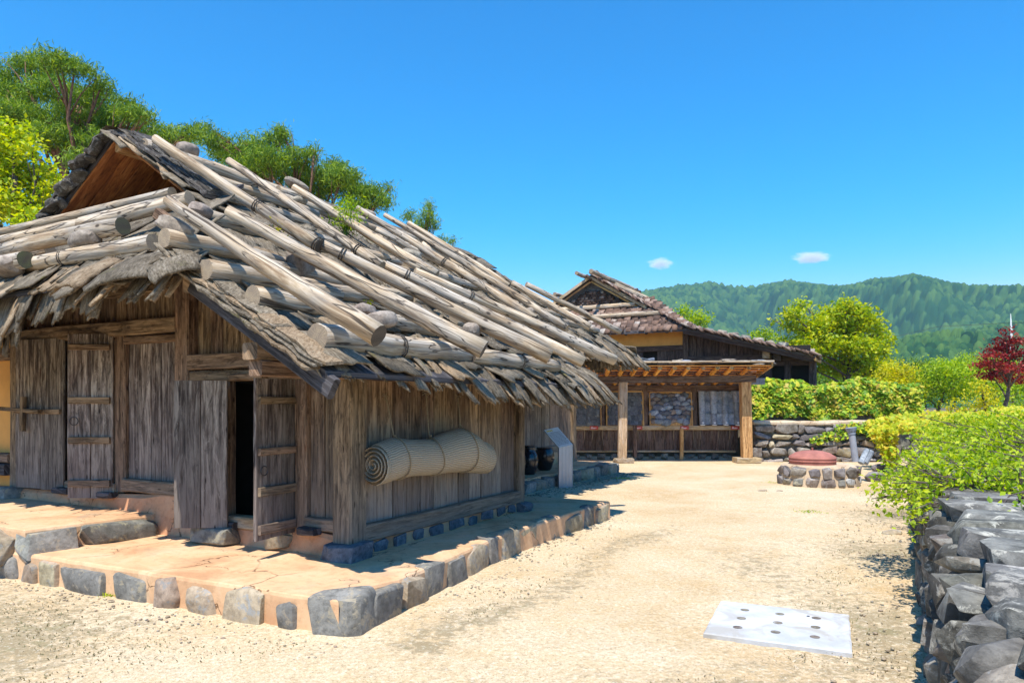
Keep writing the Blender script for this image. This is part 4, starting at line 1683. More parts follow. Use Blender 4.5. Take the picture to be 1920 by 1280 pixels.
# layered ragged verge of the lean-to
verge = []
for lay in range(4):
    for seg_ in range(3):
        mb = MB()
        t0, t1 = -.76 + seg_ * .54 - .03 * lay, -.76 + (seg_ + 1) * .54 + .08
        top_, bot_ = [], []
        nn_ = 15
        rings = []
        ph = r.uniform(0, 6)
        th = r.uniform(.016, .03)
        for k in range(nn_):
            tt = t0 + (t1 - t0) * k / (nn_ - 1)
            e0 = -1.25 - .035 * (3 - lay) + .018 * math.sin(k * 1.1 + ph) + r.uniform(-.014, .014)
            zz = zr(tt) - .035 + lay * .03 + .010 * math.sin(k * .8 + ph)
            rings.append([W(e0, tt, zz), W(e0 + .20, tt, zz + .02), W(e0 + .20, tt, zz + .02 - th), W(e0 + .01, tt, zz - th)])
        mb.grid(rings)
        obj('bark_sheet', mb, M['barkwarm'] if (lay + seg_) % 3 == 0 else M['bark'], roof)
add_parts('bark_sheet', roof, verge + plates, BKM, BK, M['bark'], limit=290)
# two big bark sheets on the front corner of the skirt
for k, (px, py, w, l, yaw) in enumerate(((262, 500, .62, .62, .5), (205, 505, .34, .62, .15), (318, 500, .42, .5, .9))):
    vf = bark_mesh(500 + k, w=w, l=l, curl=-.05, jag=.05, droop=.10, nx=8, ny=8, th=.025)
    p = onskirt(px, py - 22, .12)
    me = to_mesh('bark_sheet', vf, M['barkwarm'] if k == 1 else M['bark'])
    inst('bark_sheet', me, T(p) @ roofM(0, 0, 0, -U, .55, yaw, -.05, 0, 1), roof)

# bark layers curling over the gable verge
for lay in range(5):
    for half in range(2):
        mb = MB()
        rings = []
        n = 44
        for k in range(n + 1):
            f = k / n
            t0 = 2.55 + (6.75 - 2.55) * f
            x = abs(t0 - 4.45)
            z0 = 2.94 + .66 * (4.45 - .75) - (math.sqrt(x * x + .10) - math.sqrt(.10)) * .66 - .07 + lay * .026
            wv = .012 * math.sin(k * 1.9 + lay * 2.1 + half) + r.uniform(-.012, .012)
            s0 = .34 + .035 * lay + r.uniform(-.03, .03) + half * .16
            s1 = s0 + .34
            th = .025 + r.uniform(-.006, .01)
            rings.append([W(s0, t0, z0 + wv), W(s1, t0, z0 + wv + .02), W(s1, t0, z0 + wv - th + .02), W(s0, t0, z0 + wv - th)])
        mb.grid(rings)
        obj('verge_bark', mb, M['barkdark'] if half == 0 else M['bark'], roof)
# thick bark clods down the left verge
rr = np.random.RandomState(8)
for k in range(30):
    t0 = 4.6 + k * .075
    rock('bark_clod', rr, W(.36 + float(rr.uniform(-.05, .04)), t0, zr(t0) - .04 + float(rr.uniform(-.04, .05))), (float(rr.uniform(.14, .34)), .18, float(rr.uniform(.04, .09))), M['barkdark'], roof, ax=V - ZZ * .6, sub=2, boxy=.3, rough=.12, tilt=.35)
# ridge covering bark
mb = MB()
rings = []
for k in range(40):
    s0 = .35 + k * .225
    ring = []
    for j in range(9):
        x = (j - 4) * .11
        ring.append(W(s0 + r.uniform(-.02, .02), 4.45 + x, zr(4.45) + .03 - .66 * (math.sqrt(x * x + .02) - .14) + r.uniform(-.012, .012)))
    rings.append(ring)
mb.grid(rings, closed=False)
obj('ridge_bark', mb, M['bark'], roof)

# poles ---------------------------------------------------------------
PM = [M['pole'], M['pole_end']]
PMD = [M['pole'], M['pole_end_dark']]
PMM = [M['pole'], M['pole_end_moss']]
rp = random.Random(21)


def pole_px(x0, y0, x1, y1, r0, r1, off, mats=PM, bend=.02, fn=onroof, sides=12):
    a, b = fn(x0, y0, off), fn(x1, y1, off)
    mb = MB()
    log(mb, a, b, r0, r1, rp, sides, 9, .006, 1, bend)
    return obj('roof_pole', mb, mats, roof, smooth=False), a, b


def shade_log(o):
    me = o.data
    me.polygons.foreach_set('use_smooth', [len(p.vertices) == 4 for p in me.polygons])


RINGS = []
downs = [  # x0,y0,x1,y1,r_top,r_bottom
    (316, 376, 713, 631, .052, .098, .42, PMD),
    (428, 396, 905, 655, .060, .098, .40, PMD),
    (293, 262, 600, 462, .060, .078, .36, PMD),
    (604, 458, 1028, 668, .060, .090, .38, PMD),
    (428, 301, 718, 500, .055, .068, .36, PM),
    (722, 496, 1094, 678, .060, .082, .36, PMD),
    (552, 352, 818, 514, .052, .070, .36, PM),
    (776, 508, 1152, 675, .060, .085, .38, PM),
    (670, 390, 1006, 599, .050, .075, .36, PMD),
    (640, 408, 790, 505, .045, .060, .30, PM),
    (706, 430, 850, 505, .05, .055, .28, PM),
    (720, 402, 1062, 615, .048, .072, .36, PM),
    (790, 455, 905, 520, .05, .055, .28, PM),
    (765, 418, 956, 537, .048, .060, .38, PMD),
    (960, 530, 1108, 614, .060, .072, .36, PMD),
    (985, 532, 1163, 622, .055, .066, .42, PM),
]
for (x0, y0, x1, y1, ra, rb, off, mm) in downs:
    o, a, b = pole_px(x0, y0, x1, y1, ra, rb, off, mm)
    shade_log(o)
    RINGS.append((a, b, ra, rb))


def along(px, py, t, L, r0, r1, mm=PM, off=.1, dt=0.0):
    """a pole lying along the slope direction U with its near end seen at px,py; t is where it lies"""
    s0 = onT(px, py, t)[0]
    a = W(s0, t, zr(t) + off)
    b = W(s0 + L, t + dt, zr(t + dt) + off - .01)
    mb = MB()
    log(mb, a, b, r0, r1, rp, 14, 8, .008, 1, .02)
    o = obj('roof_pole', mb, mm, roof)
    shade_log(o)
    RINGS.append((a, b, r0, r1))
    return a, b


def t_for(px, py, off):
    p = onroof(px, py, off)
    return st(p)[1]


for (px, py, L, r0, r1, mm) in [
    (594, 632, 2.3, .115, .10, PM), (879, 667, 2.25, .10, .085, PMD),
    (472, 556, 1.7, .098, .085, PM), (640, 590, 2.4, .09, .08, PM), (985, 648, 1.1, .08, .07, PM),
    (388, 506, 1.6, .095, .085, PM), (560, 535, 2.0, .09, .08, PM), (850, 600, 2.4, .085, .075, PM),
    (306, 446, 1.8, .092, .085, PM), (500, 500, 2.4, .085, .075, PM), (770, 560, 2.6, .085, .075, PM),
    (362, 398, 2.4, .085, .075, PM), (640, 478, 2.4, .08, .07, PM),
    (390, 360, 2.2, .07, .07, PMD), (520, 425, 2.6, .08, .07, PM), (760, 500, 3.0, .08, .07, PM),
    (336, 318, 2.4, .075, .07, PM), (530, 372, 2.6, .08, .07, PM), (700, 445, 3.2, .08, .07, PM),
    (268, 272, 2.0, .092, .085, PM), (395, 312, 1.9, .085, .08, PM), (520, 358, 2.2, .085, .07, PM), (680, 412, 3.0, .08, .07, PM),
    (1000, 590, 3.2, .075, .065, PM), (930, 558, 3.0, .07, .065, PM),
]:
    along(px, py, t_for(px, py, .11), L, r0, r1, mm, .11)

# poles lying across the front skirt, ends toward the right
rk = random.Random(4)


def skirt_pole(px, py, L, r0, r1, off, mm=PM, ds=0.0):
    a = onskirt(px, py, off)
    s0, t0 = st(a)
    a = W(s0, t0, zskirt(s0) + off)
    b = W(s0 + ds, t0 + L, zskirt(s0 + ds) + off)
    mb = MB()
    log(mb, a, b, r0, r1, rp, 14, 8, .006, 1, .015)
    o = obj('roof_pole', mb, mm, roof)
    shade_log(o)
    RINGS.append((a, b, r0, r1))


skirt_pole(290, 454, 4.2, .088, .075, .11, PM, -.06)
skirt_pole(48, 487, 2.6, .10, .10, .22, PMM, -.03)
skirt_pole(232, 424, 2.2, .02 + .075, .085, .30, PMM, -.05)
skirt_pole(355, 372, 1.6, .075, .095, .34, PM, -.2)
skirt_pole(322, 362, 4.2, .07, .065, .28, PM, -.12)
skirt_pole(300, 378, 4.4, .07, .065, .12, PM, -.05)
skirt_pole(230, 392, 4.0, .075, .07, .10, PM, 0)
skirt_pole(215, 408, 4.0, .075, .07, .22, PM, -.05)
skirt_pole(150, 440, 4.0, .075, .07, .14, PM, 0)
skirt_pole(95, 470, 2.5, .07, .07, .12, PM, 0)
# poles poking out over the far side of the gable
for (px, py, L) in ((163, 289, 1.2), (141, 357, 1.2)):
    t0 = 5.35 if py < 300 else 6.3
    s0, z0 = onT(px, py, t0)
    mb = MB()
    log(mb, W(s0, t0, z0), W(s0 + L, t0, z0 - .02), .07, .07, rp, 12, 3)
    o = obj('roof_pole', mb, PM, roof)
    shade_log(o)

# lashings
for (i, f) in ((2, .63), (2, .98), (3, .08), (5, .1), (0, .0), (8, .5), (4, .85), (7, .25), (16, .45), (17, .5), (18, .5), (40, .25), (41, .35), (42, .9)):
    if i >= len(RINGS) or f == 0:
        continue
    a, b, r0, r1 = RINGS[i]
    for dd_ in (0, .035):
        c = a.lerp(b, f) + (b - a).normalized() * dd_
        rad = (r0 + (r1 - r0) * f) * 1.06 + .004
        ax, s1, n1 = frame_for(b - a)
        mb = MB()
        tube(mb, [c + (s1 * math.cos(k * .5236) + n1 * math.sin(k * .5236)) * rad for k in range(13)], .007, 5)
        obj('lashing', mb, M['darkrope'], roof)

# stones on the roof: things of their own -------------------------------
rr = np.random.RandomState(19)
RS = [
    (563, 494, .30, .26, .34, .22, 'onroof', 'upright brown stone wedged between the two long poles above the lowest pole'),
    (715, 600, .34, .22, .17, .26, 'onroof', 'pale rounded stone against the pole end above the farmhouse eave corner'),
    (685, 586, .26, .2, .14, .24, 'onroof', 'flat pale stone lying behind the rounded stone near the eave corner'),
    (352, 281, .32, .22, .20, .22, 'onroof', 'knobbly dark stone on the farmhouse ridge beside the uppermost pole end'),
    (556, 346, .42, .24, .13, .26, 'onroof', 'flat oval stone balanced on a pole tip at the farmhouse ridge'),
    (328, 426, .34, .24, .17, .20, 'onroof', 'blocky grey stone under the thin pole tip near the gable'),
    (376, 395, .26, .2, .15, .18, 'onroof', 'small round stone just right of the gable opening below the rope lashing'),
    (160, 452, .44, .26, .20, .24, 'onskirt', 'wedge shaped tan stone between poles on the front skirt of the roof'),
    (10, 500, .5, .3, .16, .2, 'onskirt', 'long tan stone on the front skirt at the left edge of the photo'),
    (690, 402, .3, .22, .14, .26, 'onroof', 'flat stone on the ridge just right of the roof sapling'),
    (1108, 662, .34, .22, .12, .30, 'onroof', 'flat grey stone between the two rightmost pole ends above the lean-to eave'),
    (885, 618, .3, .2, .18, .26, 'onroof', 'small grey stone beside the second pole end from the eave corner'),
    (770, 480, .36, .26, .22, .22, 'onroof', 'dark cracked stone among the poles in the middle of the roof'),
    (560, 378, .28, .22, .14, .18, 'onroof', 'brown stone below the ridge in the gap left of the sapling'),
    (700, 412, .24, .2, .15, .16, 'onroof', 'brown stone under the pole crossing right of the sapling'),
    (985, 590, .34, .22, .14, .2, 'onroof', 'pale stone between poles near the far eave of the main roof'),
]
for (px, py, sx_, sy_, sz_, off, fn, lab) in RS:
    p = (onroof if fn == 'onroof' else onskirt)(px, py, off)
    o = rock('roof_stone', rr, p, (sx_, sy_, sz_), M['rubble'], None, ax=(U if fn == 'onroof' else V), sub=3, boxy=.25, facets=4, rough=.07, tilt=.25)
    tag(o, lab, 'stone', 'stones weighing down the farmhouse roof')

# ------------------------------------------------------------------ things on and beside the farmhouse
# rolled straw mat
matroll = empty('rolled_mat', W(1.6, -.2, 1.0), label='rolled straw mat tied with cords and hung on the right wall of the farmhouse', cat='mat')
pts = []
for (px, py, rpx) in [(704, 872, 40), (735, 860, 42), (770, 858, 36), (805, 857, 36), (835, 848, 40), (862, 843, 44), (880, 848, 40), (897, 856, 33), (908, 858, 31)]:
    s0, z0 = onT(px, py, -.22)
    Y = W(s0, -.22, 0).y
    pts.append((s0, z0, rpx * .95 / F * Y))
mb = MB()
rings = []
vsl = []
n = 24
# resample smoothly
S = [p[0] for p in pts]
for k in range(33):
    s0 = S[0] + (S[-1] - S[0]) * k / 32
    z0 = float(np.interp(s0, S, [p[1] for p in pts]))
    ra = float(np.interp(s0, S, [p[2] for p in pts]))
    for sc_ in (onT(742, 830, -.22)[0], onT(808, 830, -.22)[0], onT(866, 830, -.22)[0]):
        ra -= .014 * math.exp(-((s0 - sc_) / .035) ** 2)
    sag = 0
    ring = []
    for j in range(n):
        an = j * 6.2832 / n
        ring.append(W(s0, -.22 + math.cos(an) * ra * .92, z0 + math.sin(an) * ra))
    rings.append(ring)
mb.grid(rings)
uvo = [((u_ * 1.0), v_ * 1.0) for u_, v_ in mb.uv]
mb.uv = uvo
mb.m[-2] = 1
roll = obj('mat', mb, [M['mat'], plain('spiral_gap_shade', (.15, .115, .07), .95, noise=.3, scale=60)], matroll, smooth=True)  # near cap painted darker: shade in the gaps between the spiral turns
# spiral end
mb = MB()
s0, z0, ra = pts[0]
sp = []
for k in range(90):
    an = k * .33
    rr_ = ra * (1.02 - k / 90 * .95)
    sp.append((an, rr_))
ringA, ringB = [], []
for an, q in sp:
    ringA.append([W(s0 - .03, -.22 + math.cos(-an - 1.8) * q, z0 + math.sin(-an - 1.8) * q), W(s0 - .045, -.22 + math.cos(-an - 1.8) * (q - .006), z0 + math.sin(-an - 1.8) * (q - .006)),
                  W(s0 - .03, -.22 + math.cos(-an - 1.8) * (q - .012), z0 + math.sin(-an - 1.8) * (q - .012)), W(s0 + .01, -.22 + math.cos(-an - 1.8) * (q - .010), z0 + math.sin(-an - 1.8) * (q - .010))])
mb.grid(ringA, closed=True)
obj('mat_end', mb, M['mat'], matroll, smooth=False)
for (sc_, pxk, pyk) in ((onT(742, 830, -.22)[0], 722, 742), (onT(808, 830, -.22)[0], 797, 737), (onT(866, 830, -.22)[0], 857, 742)):
    z1 = float(np.interp(sc_, S, [p[1] for p in pts]))
    ra1 = float(np.interp(sc_, S, [p[2] for p in pts]))
    mb = MB()
    tube(mb, [W(sc_ + .03 * math.sin(k * .5), -.22 + math.cos(k * .2618) * (ra1 * .92 + .003), z1 + math.sin(k * .2618) * (ra1 + .003)) for k in range(25)], .007, 5)
    ks0, kz = onT(pxk, pyk, -.03)
    top = W(ks0, -.04, kz)
    tube(mb, [top, top.lerp(W(sc_, -.2, z1 + ra1), .5) + ZZ * .0, W(sc_, -.20, z1 + ra1)], .0075, 5)
    for k in range(7):
        d = Vector((rng.uniform(-1, 1), rng.uniform(-1, -.2), rng.uniform(-1, 1))).normalized()
        tube(mb, [top, top + d * rng.uniform(.03, .06)], .004, 4)
    for k in range(3):
        c = W(sc_, -.2, z1 + ra1 + .02)
        d = Vector((rng.uniform(-1, 1), rng.uniform(-1, -.2), rng.uniform(-.2, 1))).normalized()
        tube(mb, [c, c + d * .03], .007, 5)
    obj('cord', mb, M['rope'], matroll)


# metal information stand
sg = onZ(1060, 915, 0)
sign = empty('information_stand', sg, label='slim brushed metal information stand with slanted text panel', cat='sign')
Ys = sg.y
p00, p10 = ray(1048, 839, Ys), ray(1074, 833, Ys + .10)
ax_ = (p10 - p00)
ax_.z = 0
hw = ax_.length / 2
ax_.normalize()
bk_ = Vector((-ax_.y, ax_.x, 0))
mb = MB()
c0 = (p00 + p10) / 2
rings = []
for z_ in (-.02, 1):
    ring = []
    for x, y in [(-hw, .06), (-hw, 0)] + [(-hw + 2 * hw * (k + .5) / 8, .0 + .008 * (k % 2)) for k in range(8)] + [(hw, 0), (hw, .06)]:
        f_ = (x + hw) / (2 * hw)
        zt = p00.z + (p10.z - p00.z) * f_
        pt_ = c0 + ax_ * x + bk_ * y
        pt_.z = z_ if z_ < 0 else zt
        ring.append(pt_)
    rings.append(ring)
mb.grid(rings)
obj('stand_post', mb, M['metal'], sign)
updir = ray(1020, 806, Ys + .20) - p00
nn = (p10 - p00).cross(updir).normalized()
mb = MB()
mb.grid([[p00, p10, p10 - nn * .03, p00 - nn * .03], [p00 + updir, p10 + updir, p10 + updir - nn * .03, p00 + updir - nn * .03]])
pan = obj('text_panel', mb, plain('pale_glare_panel', (.60, .60, .58), .5, 0, noise=.05), sign)  # pale matt base colour stands in for glare on the metal panel
mb = MB()
for (f0, f1, g0, g1) in [(.08, .5, .86, .93)]:
    for k in range(4):
        a0 = f0 + k * .11
        mb.face([p00 + (p10 - p00) * a0 + updir * g0 + nn * .003, p00 + (p10 - p00) * (a0 + .085) + updir * g0 + nn * .003, p00 + (p10 - p00) * (a0 + .085) + updir * g1 + nn * .003, p00 + (p10 - p00) * a0 + updir * g1 + nn * .003])
obj('title_lettering', mb, M['yellow'], pan)
mb = MB()
for row in range(11):
    g = .76 - row * .064
    x = .08
    while x < .88:
        w = rng.uniform(.03, .09)
        mb.face([p00 + (p10 - p00) * x + updir * g + nn * .003, p00 + (p10 - p00) * (x + w) + updir * g + nn * .003, p00 + (p10 - p00) * (x + w) + updir * (g + .022) + nn * .003, p00 + (p10 - p00) * x + updir * (g + .022) + nn * .003])
        x += w + .025
obj('lettering', mb, M['textgrey'], pan)


# glazed jars
def lathe(mb, c, prof, sides=24, mat=0):
    mb.grid([[c + Vector((math.cos(j * 6.2832 / sides) * r_, math.sin(j * 6.2832 / sides) * r_, z_)) for j in range(sides)] for r_, z_ in prof], mat=mat)


def jar(px, py, h, rm, prof, lab):
    c = onZ(px, py, .262)
    o = empty('glazed_jar', c, label=lab, cat='jar', group='black jars on the far terrace')
    mb = MB()
    lathe(mb, c, [(r_ * rm, z_ * h) for r_, z_ in prof])
    obj('jar_body', mb, M['jar'], o, smooth=True)
    mb = MB()
    lathe(mb, c + ZZ * h * .985, [(rm * .60, 0), (rm * .66, .01), (rm * .66, .03), (rm * .3, .045), (rm * .14, .05), (rm * .14, .07), (.002, .075)] if prof[-1][0] < .7 else [(rm * .80, 0), (rm * .84, .012), (rm * .80, .025), (rm * .6, .022), (.01, .018)])
    obj('jar_rim', mb, M['jar'], o, smooth=True)
    for sgn in (-1, 1):
        mb = MB()
        d = Vector((sgn * .75, -.66, 0))
        tube(mb, [c + d * rm * .93 + Vector((-.05, 0, h * .5)), c + d * (rm * 1.0 + .02) + Vector((0, 0, h * .53)), c + d * rm * .93 + Vector((.05, 0, h * .5))], .014, 6)
        obj('jar_handle', mb, M['jar'], o, smooth=True)


jar(1021, 881, .50, .225, [(.55, 0), (.68, .06), (.92, .36), (1.0, .6), (.95, .8), (.84, .95), (.80, .99)], 'squat black jar with slanted rim, rightmost of the three')
jar(992, 889, .60, .195, [(.60, 0), (.72, .06), (.95, .3), (1.0, .5), (.95, .66), (.80, .78), (.58, .86), (.60, .92), (.72, 1.0)], 'tall necked black jar in the middle with a knob on its side')
jar(968, 893, .60, .20, [(.60, 0), (.72, .06), (.95, .3), (1.0, .5), (.95, .7), (.8, .86), (.6, .95), (.60, 1.0)], 'black jar mostly hidden behind the farmhouse far post')

# concrete cover with holes
cc = [onZ(1352, 1131), onZ(1592, 1158), onZ(1592, 1206), onZ(1318, 1193)]
cc[2] = cc[3] + (cc[1] - cc[0])
cov = empty('drain_cover', (cc[0] + cc[2]) / 2, label='white concrete drain cover with round holes set in the sand', cat='drain cover')
mb = MB()
cen = (cc[0] + cc[2]) / 2
N_ = 10


def q4(u_, v_, z_=0):
    return cc[3].lerp(cc[2], u_).lerp(cc[0].lerp(cc[1], u_), v_) + ZZ * z_


rings = []
bd = []
per = 8
for e in range(4):
    for k in range(per):
        f = k / per
        bd.append([(f, 0), (1, f), (1 - f, 1), (0, 1 - f)][e])
for z_, ins in ((-.03, 0), (.022, 0), (.03, .012)):
    rings.append([q4(.5 + (u_ - .5) * (1 - ins * 2) + rng.uniform(-.004, .004), .5 + (v_ - .5) * (1 - ins * 2) + rng.uniform(-.004, .004), z_) for u_, v_ in bd])
mb.grid(rings)
obj('cover_slab', mb, M['concrete'], cov)
for iu in range(3):
    for iv in range(3):
        c = q4(.22 + iu * .27, .25 + iv * .26, .0325)
        mb = MB()
        lathe(mb, c, [(.036, 0), (.030, .0015), (.028, -.0005), (.001, -.0008)], 16)
        obj('cover_hole', mb, [M['drywarm']], cov)
c = q4(.70, .80, .0325)
mb = MB()
lathe(mb, c, [(.014, 0), (.001, .001)], 10)
obj('cover_hole', mb, M['metaldark'], cov)

# ------------------------------------------------------------------ display shelter
YF = 21.5
X0, X1 = (1168 - 960) / F * YF, (1400 - 960) / F * YF
sh = empty('display_shelter', ((X0 + X1) / 2, YF + .8, 0), label='open fronted timber shelter with roof material samples and round rafters', cat='shelter')
ex = Vector((1, 0, 0))
ey = Vector((0, 1, 0))


def P3(x, y, z):
    return Vector((x, y, z))


XL = (1000 - 960) / F * YF
bmz = 2.50
beam('post', P3(X0 - .02, YF, .1), P3(X0, YF, 2.42), ex, .25, .22, M['postlight'], sh, seed=1)
beam('post', P3(X1, YF, .14), P3(X1 - .05, YF, 2.42), ex, .30, .26, M['newwood'], sh, seed=2)
beam('post', P3(X1 + .22, YF + .75, .05), P3(X1 + .22, YF + .75, 2.5), ex, .24, .22, M['shedwall'], sh, seed=3)
beam('post', P3(X0 + .5, YF + .8, .1), P3(X0 + .5, YF + .8, 1.1), ex, .12, .1, M['shedwall'], sh, seed=4)
beam('post', P3(XL - 1, YF, .1), P3(XL - 1, YF, 2.4), ex, .22, .2, M['shedwall'], sh, seed=5)
rock('base_stone', rr, (X0, YF - .02, .06), (.62, .5, .16), M['kerbwarm'], sh, sub=2, boxy=.75, facets=2, rough=.02, tilt=.01)
beam('base_block', P3(X1 - .36, YF, .08), P3(X1 + .36, YF, .08), ZZ, .15, .5, M['postlight'], sh, seed=6)
beam('front_beam', P3(XL - 1.6, YF, bmz - .02), P3(X1 + .25, YF, bmz + .02), ZZ, .22, .2, M['shedwall'], sh, seed=7)
beam('front_beam', P3(X1 + .10, YF + .1, bmz - .05), P3(X1 + .55, YF + .1, bmz - .05), ZZ, .2, .2, M['slate'], sh, seed=7)
beam('back_beam', P3(XL - 1.6, YF + 1.15, bmz - .25), P3(X1 + .2, YF + 1.15, bmz - .25), ZZ, .24, .16, M['shedwall'], sh, seed=8)
# rafters with round ends
zf, zb_ = 2.92, 2.42
for k, px in enumerate((1142, 1167, 1191, 1216, 1237, 1265, 1291, 1318, 1345, 1372, 1404)):
    x = (px - 960) / F * (YF - .75)
    mb = MB()
    log(mb, P3(x, YF - .78, zf - .13 + .004 * k), P3(x + .05, YF + 1.6, zb_ - .10), .068, .068, rng, 12, 2)
    obj('rafter', mb, [M['shedsoffit'], M['newwood']], sh)
for k in range(5):
    x = (1118 - k * 24 - 960) / F * (YF - .75)
    mb = MB()
    log(mb, P3(x, YF - .78, zf - .17), P3(x + .05, YF + 1.6, zb_ - .10), .085, .085, rng, 10, 2)
    obj('rafter', mb, [M['shedsoffit'], M['newwood']], sh)
xr0, xr1 = XL - 1.8, X1 + .45
for k in range(9):
    f0 = k / 9
    y0 = YF - .82 + f0 * 2.6
    zz = zf + .0 - (zf - zb_) * f0
    beam('roof_board', P3(xr0, y0 + .14, zz - .06), P3(xr1, y0 + .14, zz - .04), ey, .275, .03, M['shedsoffit'], sh, seed=k, seg=1, jit=0)
beam('eave_board', P3(xr0, YF - .86, zf + .03), P3(xr1 + .05, YF - .86, zf + .07), ZZ, .06, .12, M['kerb'] and M['pole'], sh, seed=9)
beam('verge_board', P3(xr1 + .02, YF - .84, zf - .02), P3(xr1 + .02, YF + 1.8, zb_ - .06), ZZ, .13, .05, M['newwood'], sh, seed=10)
rr2 = np.random.RandomState(4)
for k in range(46):
    x = xr0 + (xr1 - xr0) * rr2.random_sample()
    y = YF - .75 + (abs(rr2.normal()) * .25)
    rock('roof_slate', rr2, (x, y, zf + .11 + .02 * rr2.random_sample() - .2 * (y - YF + .75) * .9), (float(rr2.uniform(.25, .5)), .3, float(rr2.uniform(.05, .11))), M['rubble'] if k % 3 else M['slate'], sh, sub=1, boxy=.4, tilt=.1)
for k in range(9):
    f0 = (k + .5) / 9
    y0 = YF - .82 + f0 * 2.6
    rock('roof_slate', rr2, (xr1 + .05, y0, zf + .07 - (zf - zb_) * f0), (.3, .34, .08), M['barkdark'], sh, sub=2, boxy=.4, tilt=.12)
# lower boarding and rail
YB = YF + 1.05
zr0 = 1.06
e_ = split(XL - 1.0, X1 + .1, 26, 5)
for i in range(len(e_) - 1):
    mb = MB()
    bar(mb, P3((e_[i] + e_[i + 1]) / 2, YB + .06 + rng.uniform(-.006, .006), .30), P3((e_[i] + e_[i + 1]) / 2, YB + .06, 1.0), ex, e_[i + 1] - e_[i] - .012, .025, None, .004)
    obj('board', mb, M['shedwall'], sh)
e_ = split(XL - 1.0, X1 + .1, 12, 6)
for i in range(len(e_) - 1):
    mb = MB()
    bar(mb, P3((e_[i] + e_[i + 1]) / 2, YB + .14, 1.0), P3((e_[i] + e_[i + 1]) / 2, YB + .14, 2.3), ex, e_[i + 1] - e_[i] - .01, .025, None, .004)
    obj('board', mb, M['shedwall'], sh)
beam('rail', P3((1052 - 960) / F * YB, YB - .02, zr0 - .04), P3(X1 + .02, YB - .02, zr0 - .04), ZZ, .14, .14, M['postlight'], sh, seed=12)
for px in (1066, 1278):
    x = (px - 960) / F * (YB - .1)
    beam('rail_post', P3(x, YB - .1, 0.02), P3(x, YB - .1, 1.0), ex, .11, .1, M['newwood'], sh, seed=px)
beam('skirting', P3(XL - 1, YB + .04, .27), P3(X1, YB + .04, .27), ZZ, .06, .06, M['postlight'], sh, seed=13)
for k, px in enumerate((1114, 1197, 1284, 1379)):
    x = (px - 960) / F * (YB - .15)
    mb = MB()
    bar(mb, P3(x - .13, YB - .125, zr0 - .04), P3(x + .13, YB - .125, zr0 - .04), ZZ, .11, .02, None, .003)
    t_o = obj('label_plate', mb, M['red'], sh)
    mb = MB()
    for (a0, a1, z_) in ((-.10, -.03, .02), (-.10, .09, -.01), (-.10, .05, -.03)):
        n_ = int((a1 - a0) / .02)
        for j in range(n_):
            xx = x + a0 + j * .02
            mb.face([P3(xx, YB - .1375, zr0 - .04 + z_), P3(xx + .014, YB - .1375, zr0 - .04 + z_), P3(xx + .014, YB - .1375, zr0 - .04 + z_ + .014), P3(xx, YB - .1375, zr0 - .04 + z_ + .014)])
    obj('lettering', mb, M['white'], t_o)
for px in (1210, 1302):
    x = (px - 960) / F * YB
    beam('divider', P3(x, YB - .0, 1.05), P3(x, YB + .04, 2.25), ex, .17, .08, M['shedwall'], sh, seed=px)
beam('divider', P3((1130 - 960) / F * YB, YB, 1.05), P3((1130 - 960) / F * YB, YB + .04, 2.25), ex, .13, .08, M['shedwall'], sh, seed=3)


def samp(label, px0, px1, zt_, edge=True, back='newwood'):
    x0, x1 = (px0 - 960) / F * YB, (px1 - 960) / F * YB
    o = empty('roof_sample_panel', ((x0 + x1) / 2, YB - .08, zr0 + .03), label=label, cat='sample panel', group='roofing sample panels in the shelter')
    mb = MB()
    zb2 = zr0 + .035
    bar(mb, P3((x0 + x1) / 2, YB - .10, zb2), P3((x0 + x1) / 2, YB + .06, zt_), ex, x1 - x0, .02, None, .002)
    obj('backing_board', mb, M[back], o)
    if edge:
        for x in (x0 - .02, x1 + .02):
            mb = MB()
            bar(mb, P3(x, YB - .13, zb2), P3(x, YB + .03, zt_), ex, .04, .05, None, .002)
            obj('frame_side', mb, M['newwood'], o)
        mb = MB()
        bar(mb, P3(x0, YB + .03, zt_), P3(x1, YB + .03, zt_), ZZ, .04, .05, None, .002)
        obj('frame_top', mb, M['newwood'], o)
    return o, x0, x1, zb2, zt_


def ypan(z, zb2, zt_):
    return YB - .10 + .16 * (z - zb2) / (zt_ - zb2) - .02


o, x0, x1, zb2, zt_ = samp('sample panel of dark bark sheets, leftmost in the shelter', 1056, 1125, 2.10, back='barkpanel')
for k in range(9):
    c = k % 3
    rw = k // 3
    vf = bark_mesh(700 + k, w=(x1 - x0) / 2.45, l=.5, curl=.01, jag=.03, th=.02)
    z = zb2 + .46 + rw * .29
    me = to_mesh('bark_piece', vf, M['barkpanel'])
    inst('bark_piece', me, T(P3(x0 + (x1 - x0) * (c + .5) / 3, ypan(z, zb2, zt_) + .02 - .0 * rw, z)) @ Matrix.Rotation(R(80), 4, 'X') @ Matrix.Rotation(rng.uniform(-.08, .08), 4, 'Z'), o)
o, x0, x1, zb2, zt_ = samp('sample panel of small overlapping split shingles behind the weathered post', 1138, 1204, 2.16)
for rw in range(7):
    for c in range(9):
        z = zb2 + .01 + rw * .15
        x = x0 + (x1 - x0) * (c + .5 + .3 * (rw % 2)) / 9.3
        mb = MB()
        h_ = rng.uniform(.14, .24)
        boxb(mb, P3(x, ypan(z, zb2, zt_) - .02 + rng.uniform(-.008, .008), z + .0), P3(x, ypan(z + h_, zb2, zt_) + .012, z + h_), ex, (x1 - x0) / 9.6, .012)
        obj('shingle', mb, M['barkpanel'], o)
o, x0, x1, zb2, zt_ = samp('sample panel of irregular blue grey slates framed in orange wood', 1219, 1295, 2.13)
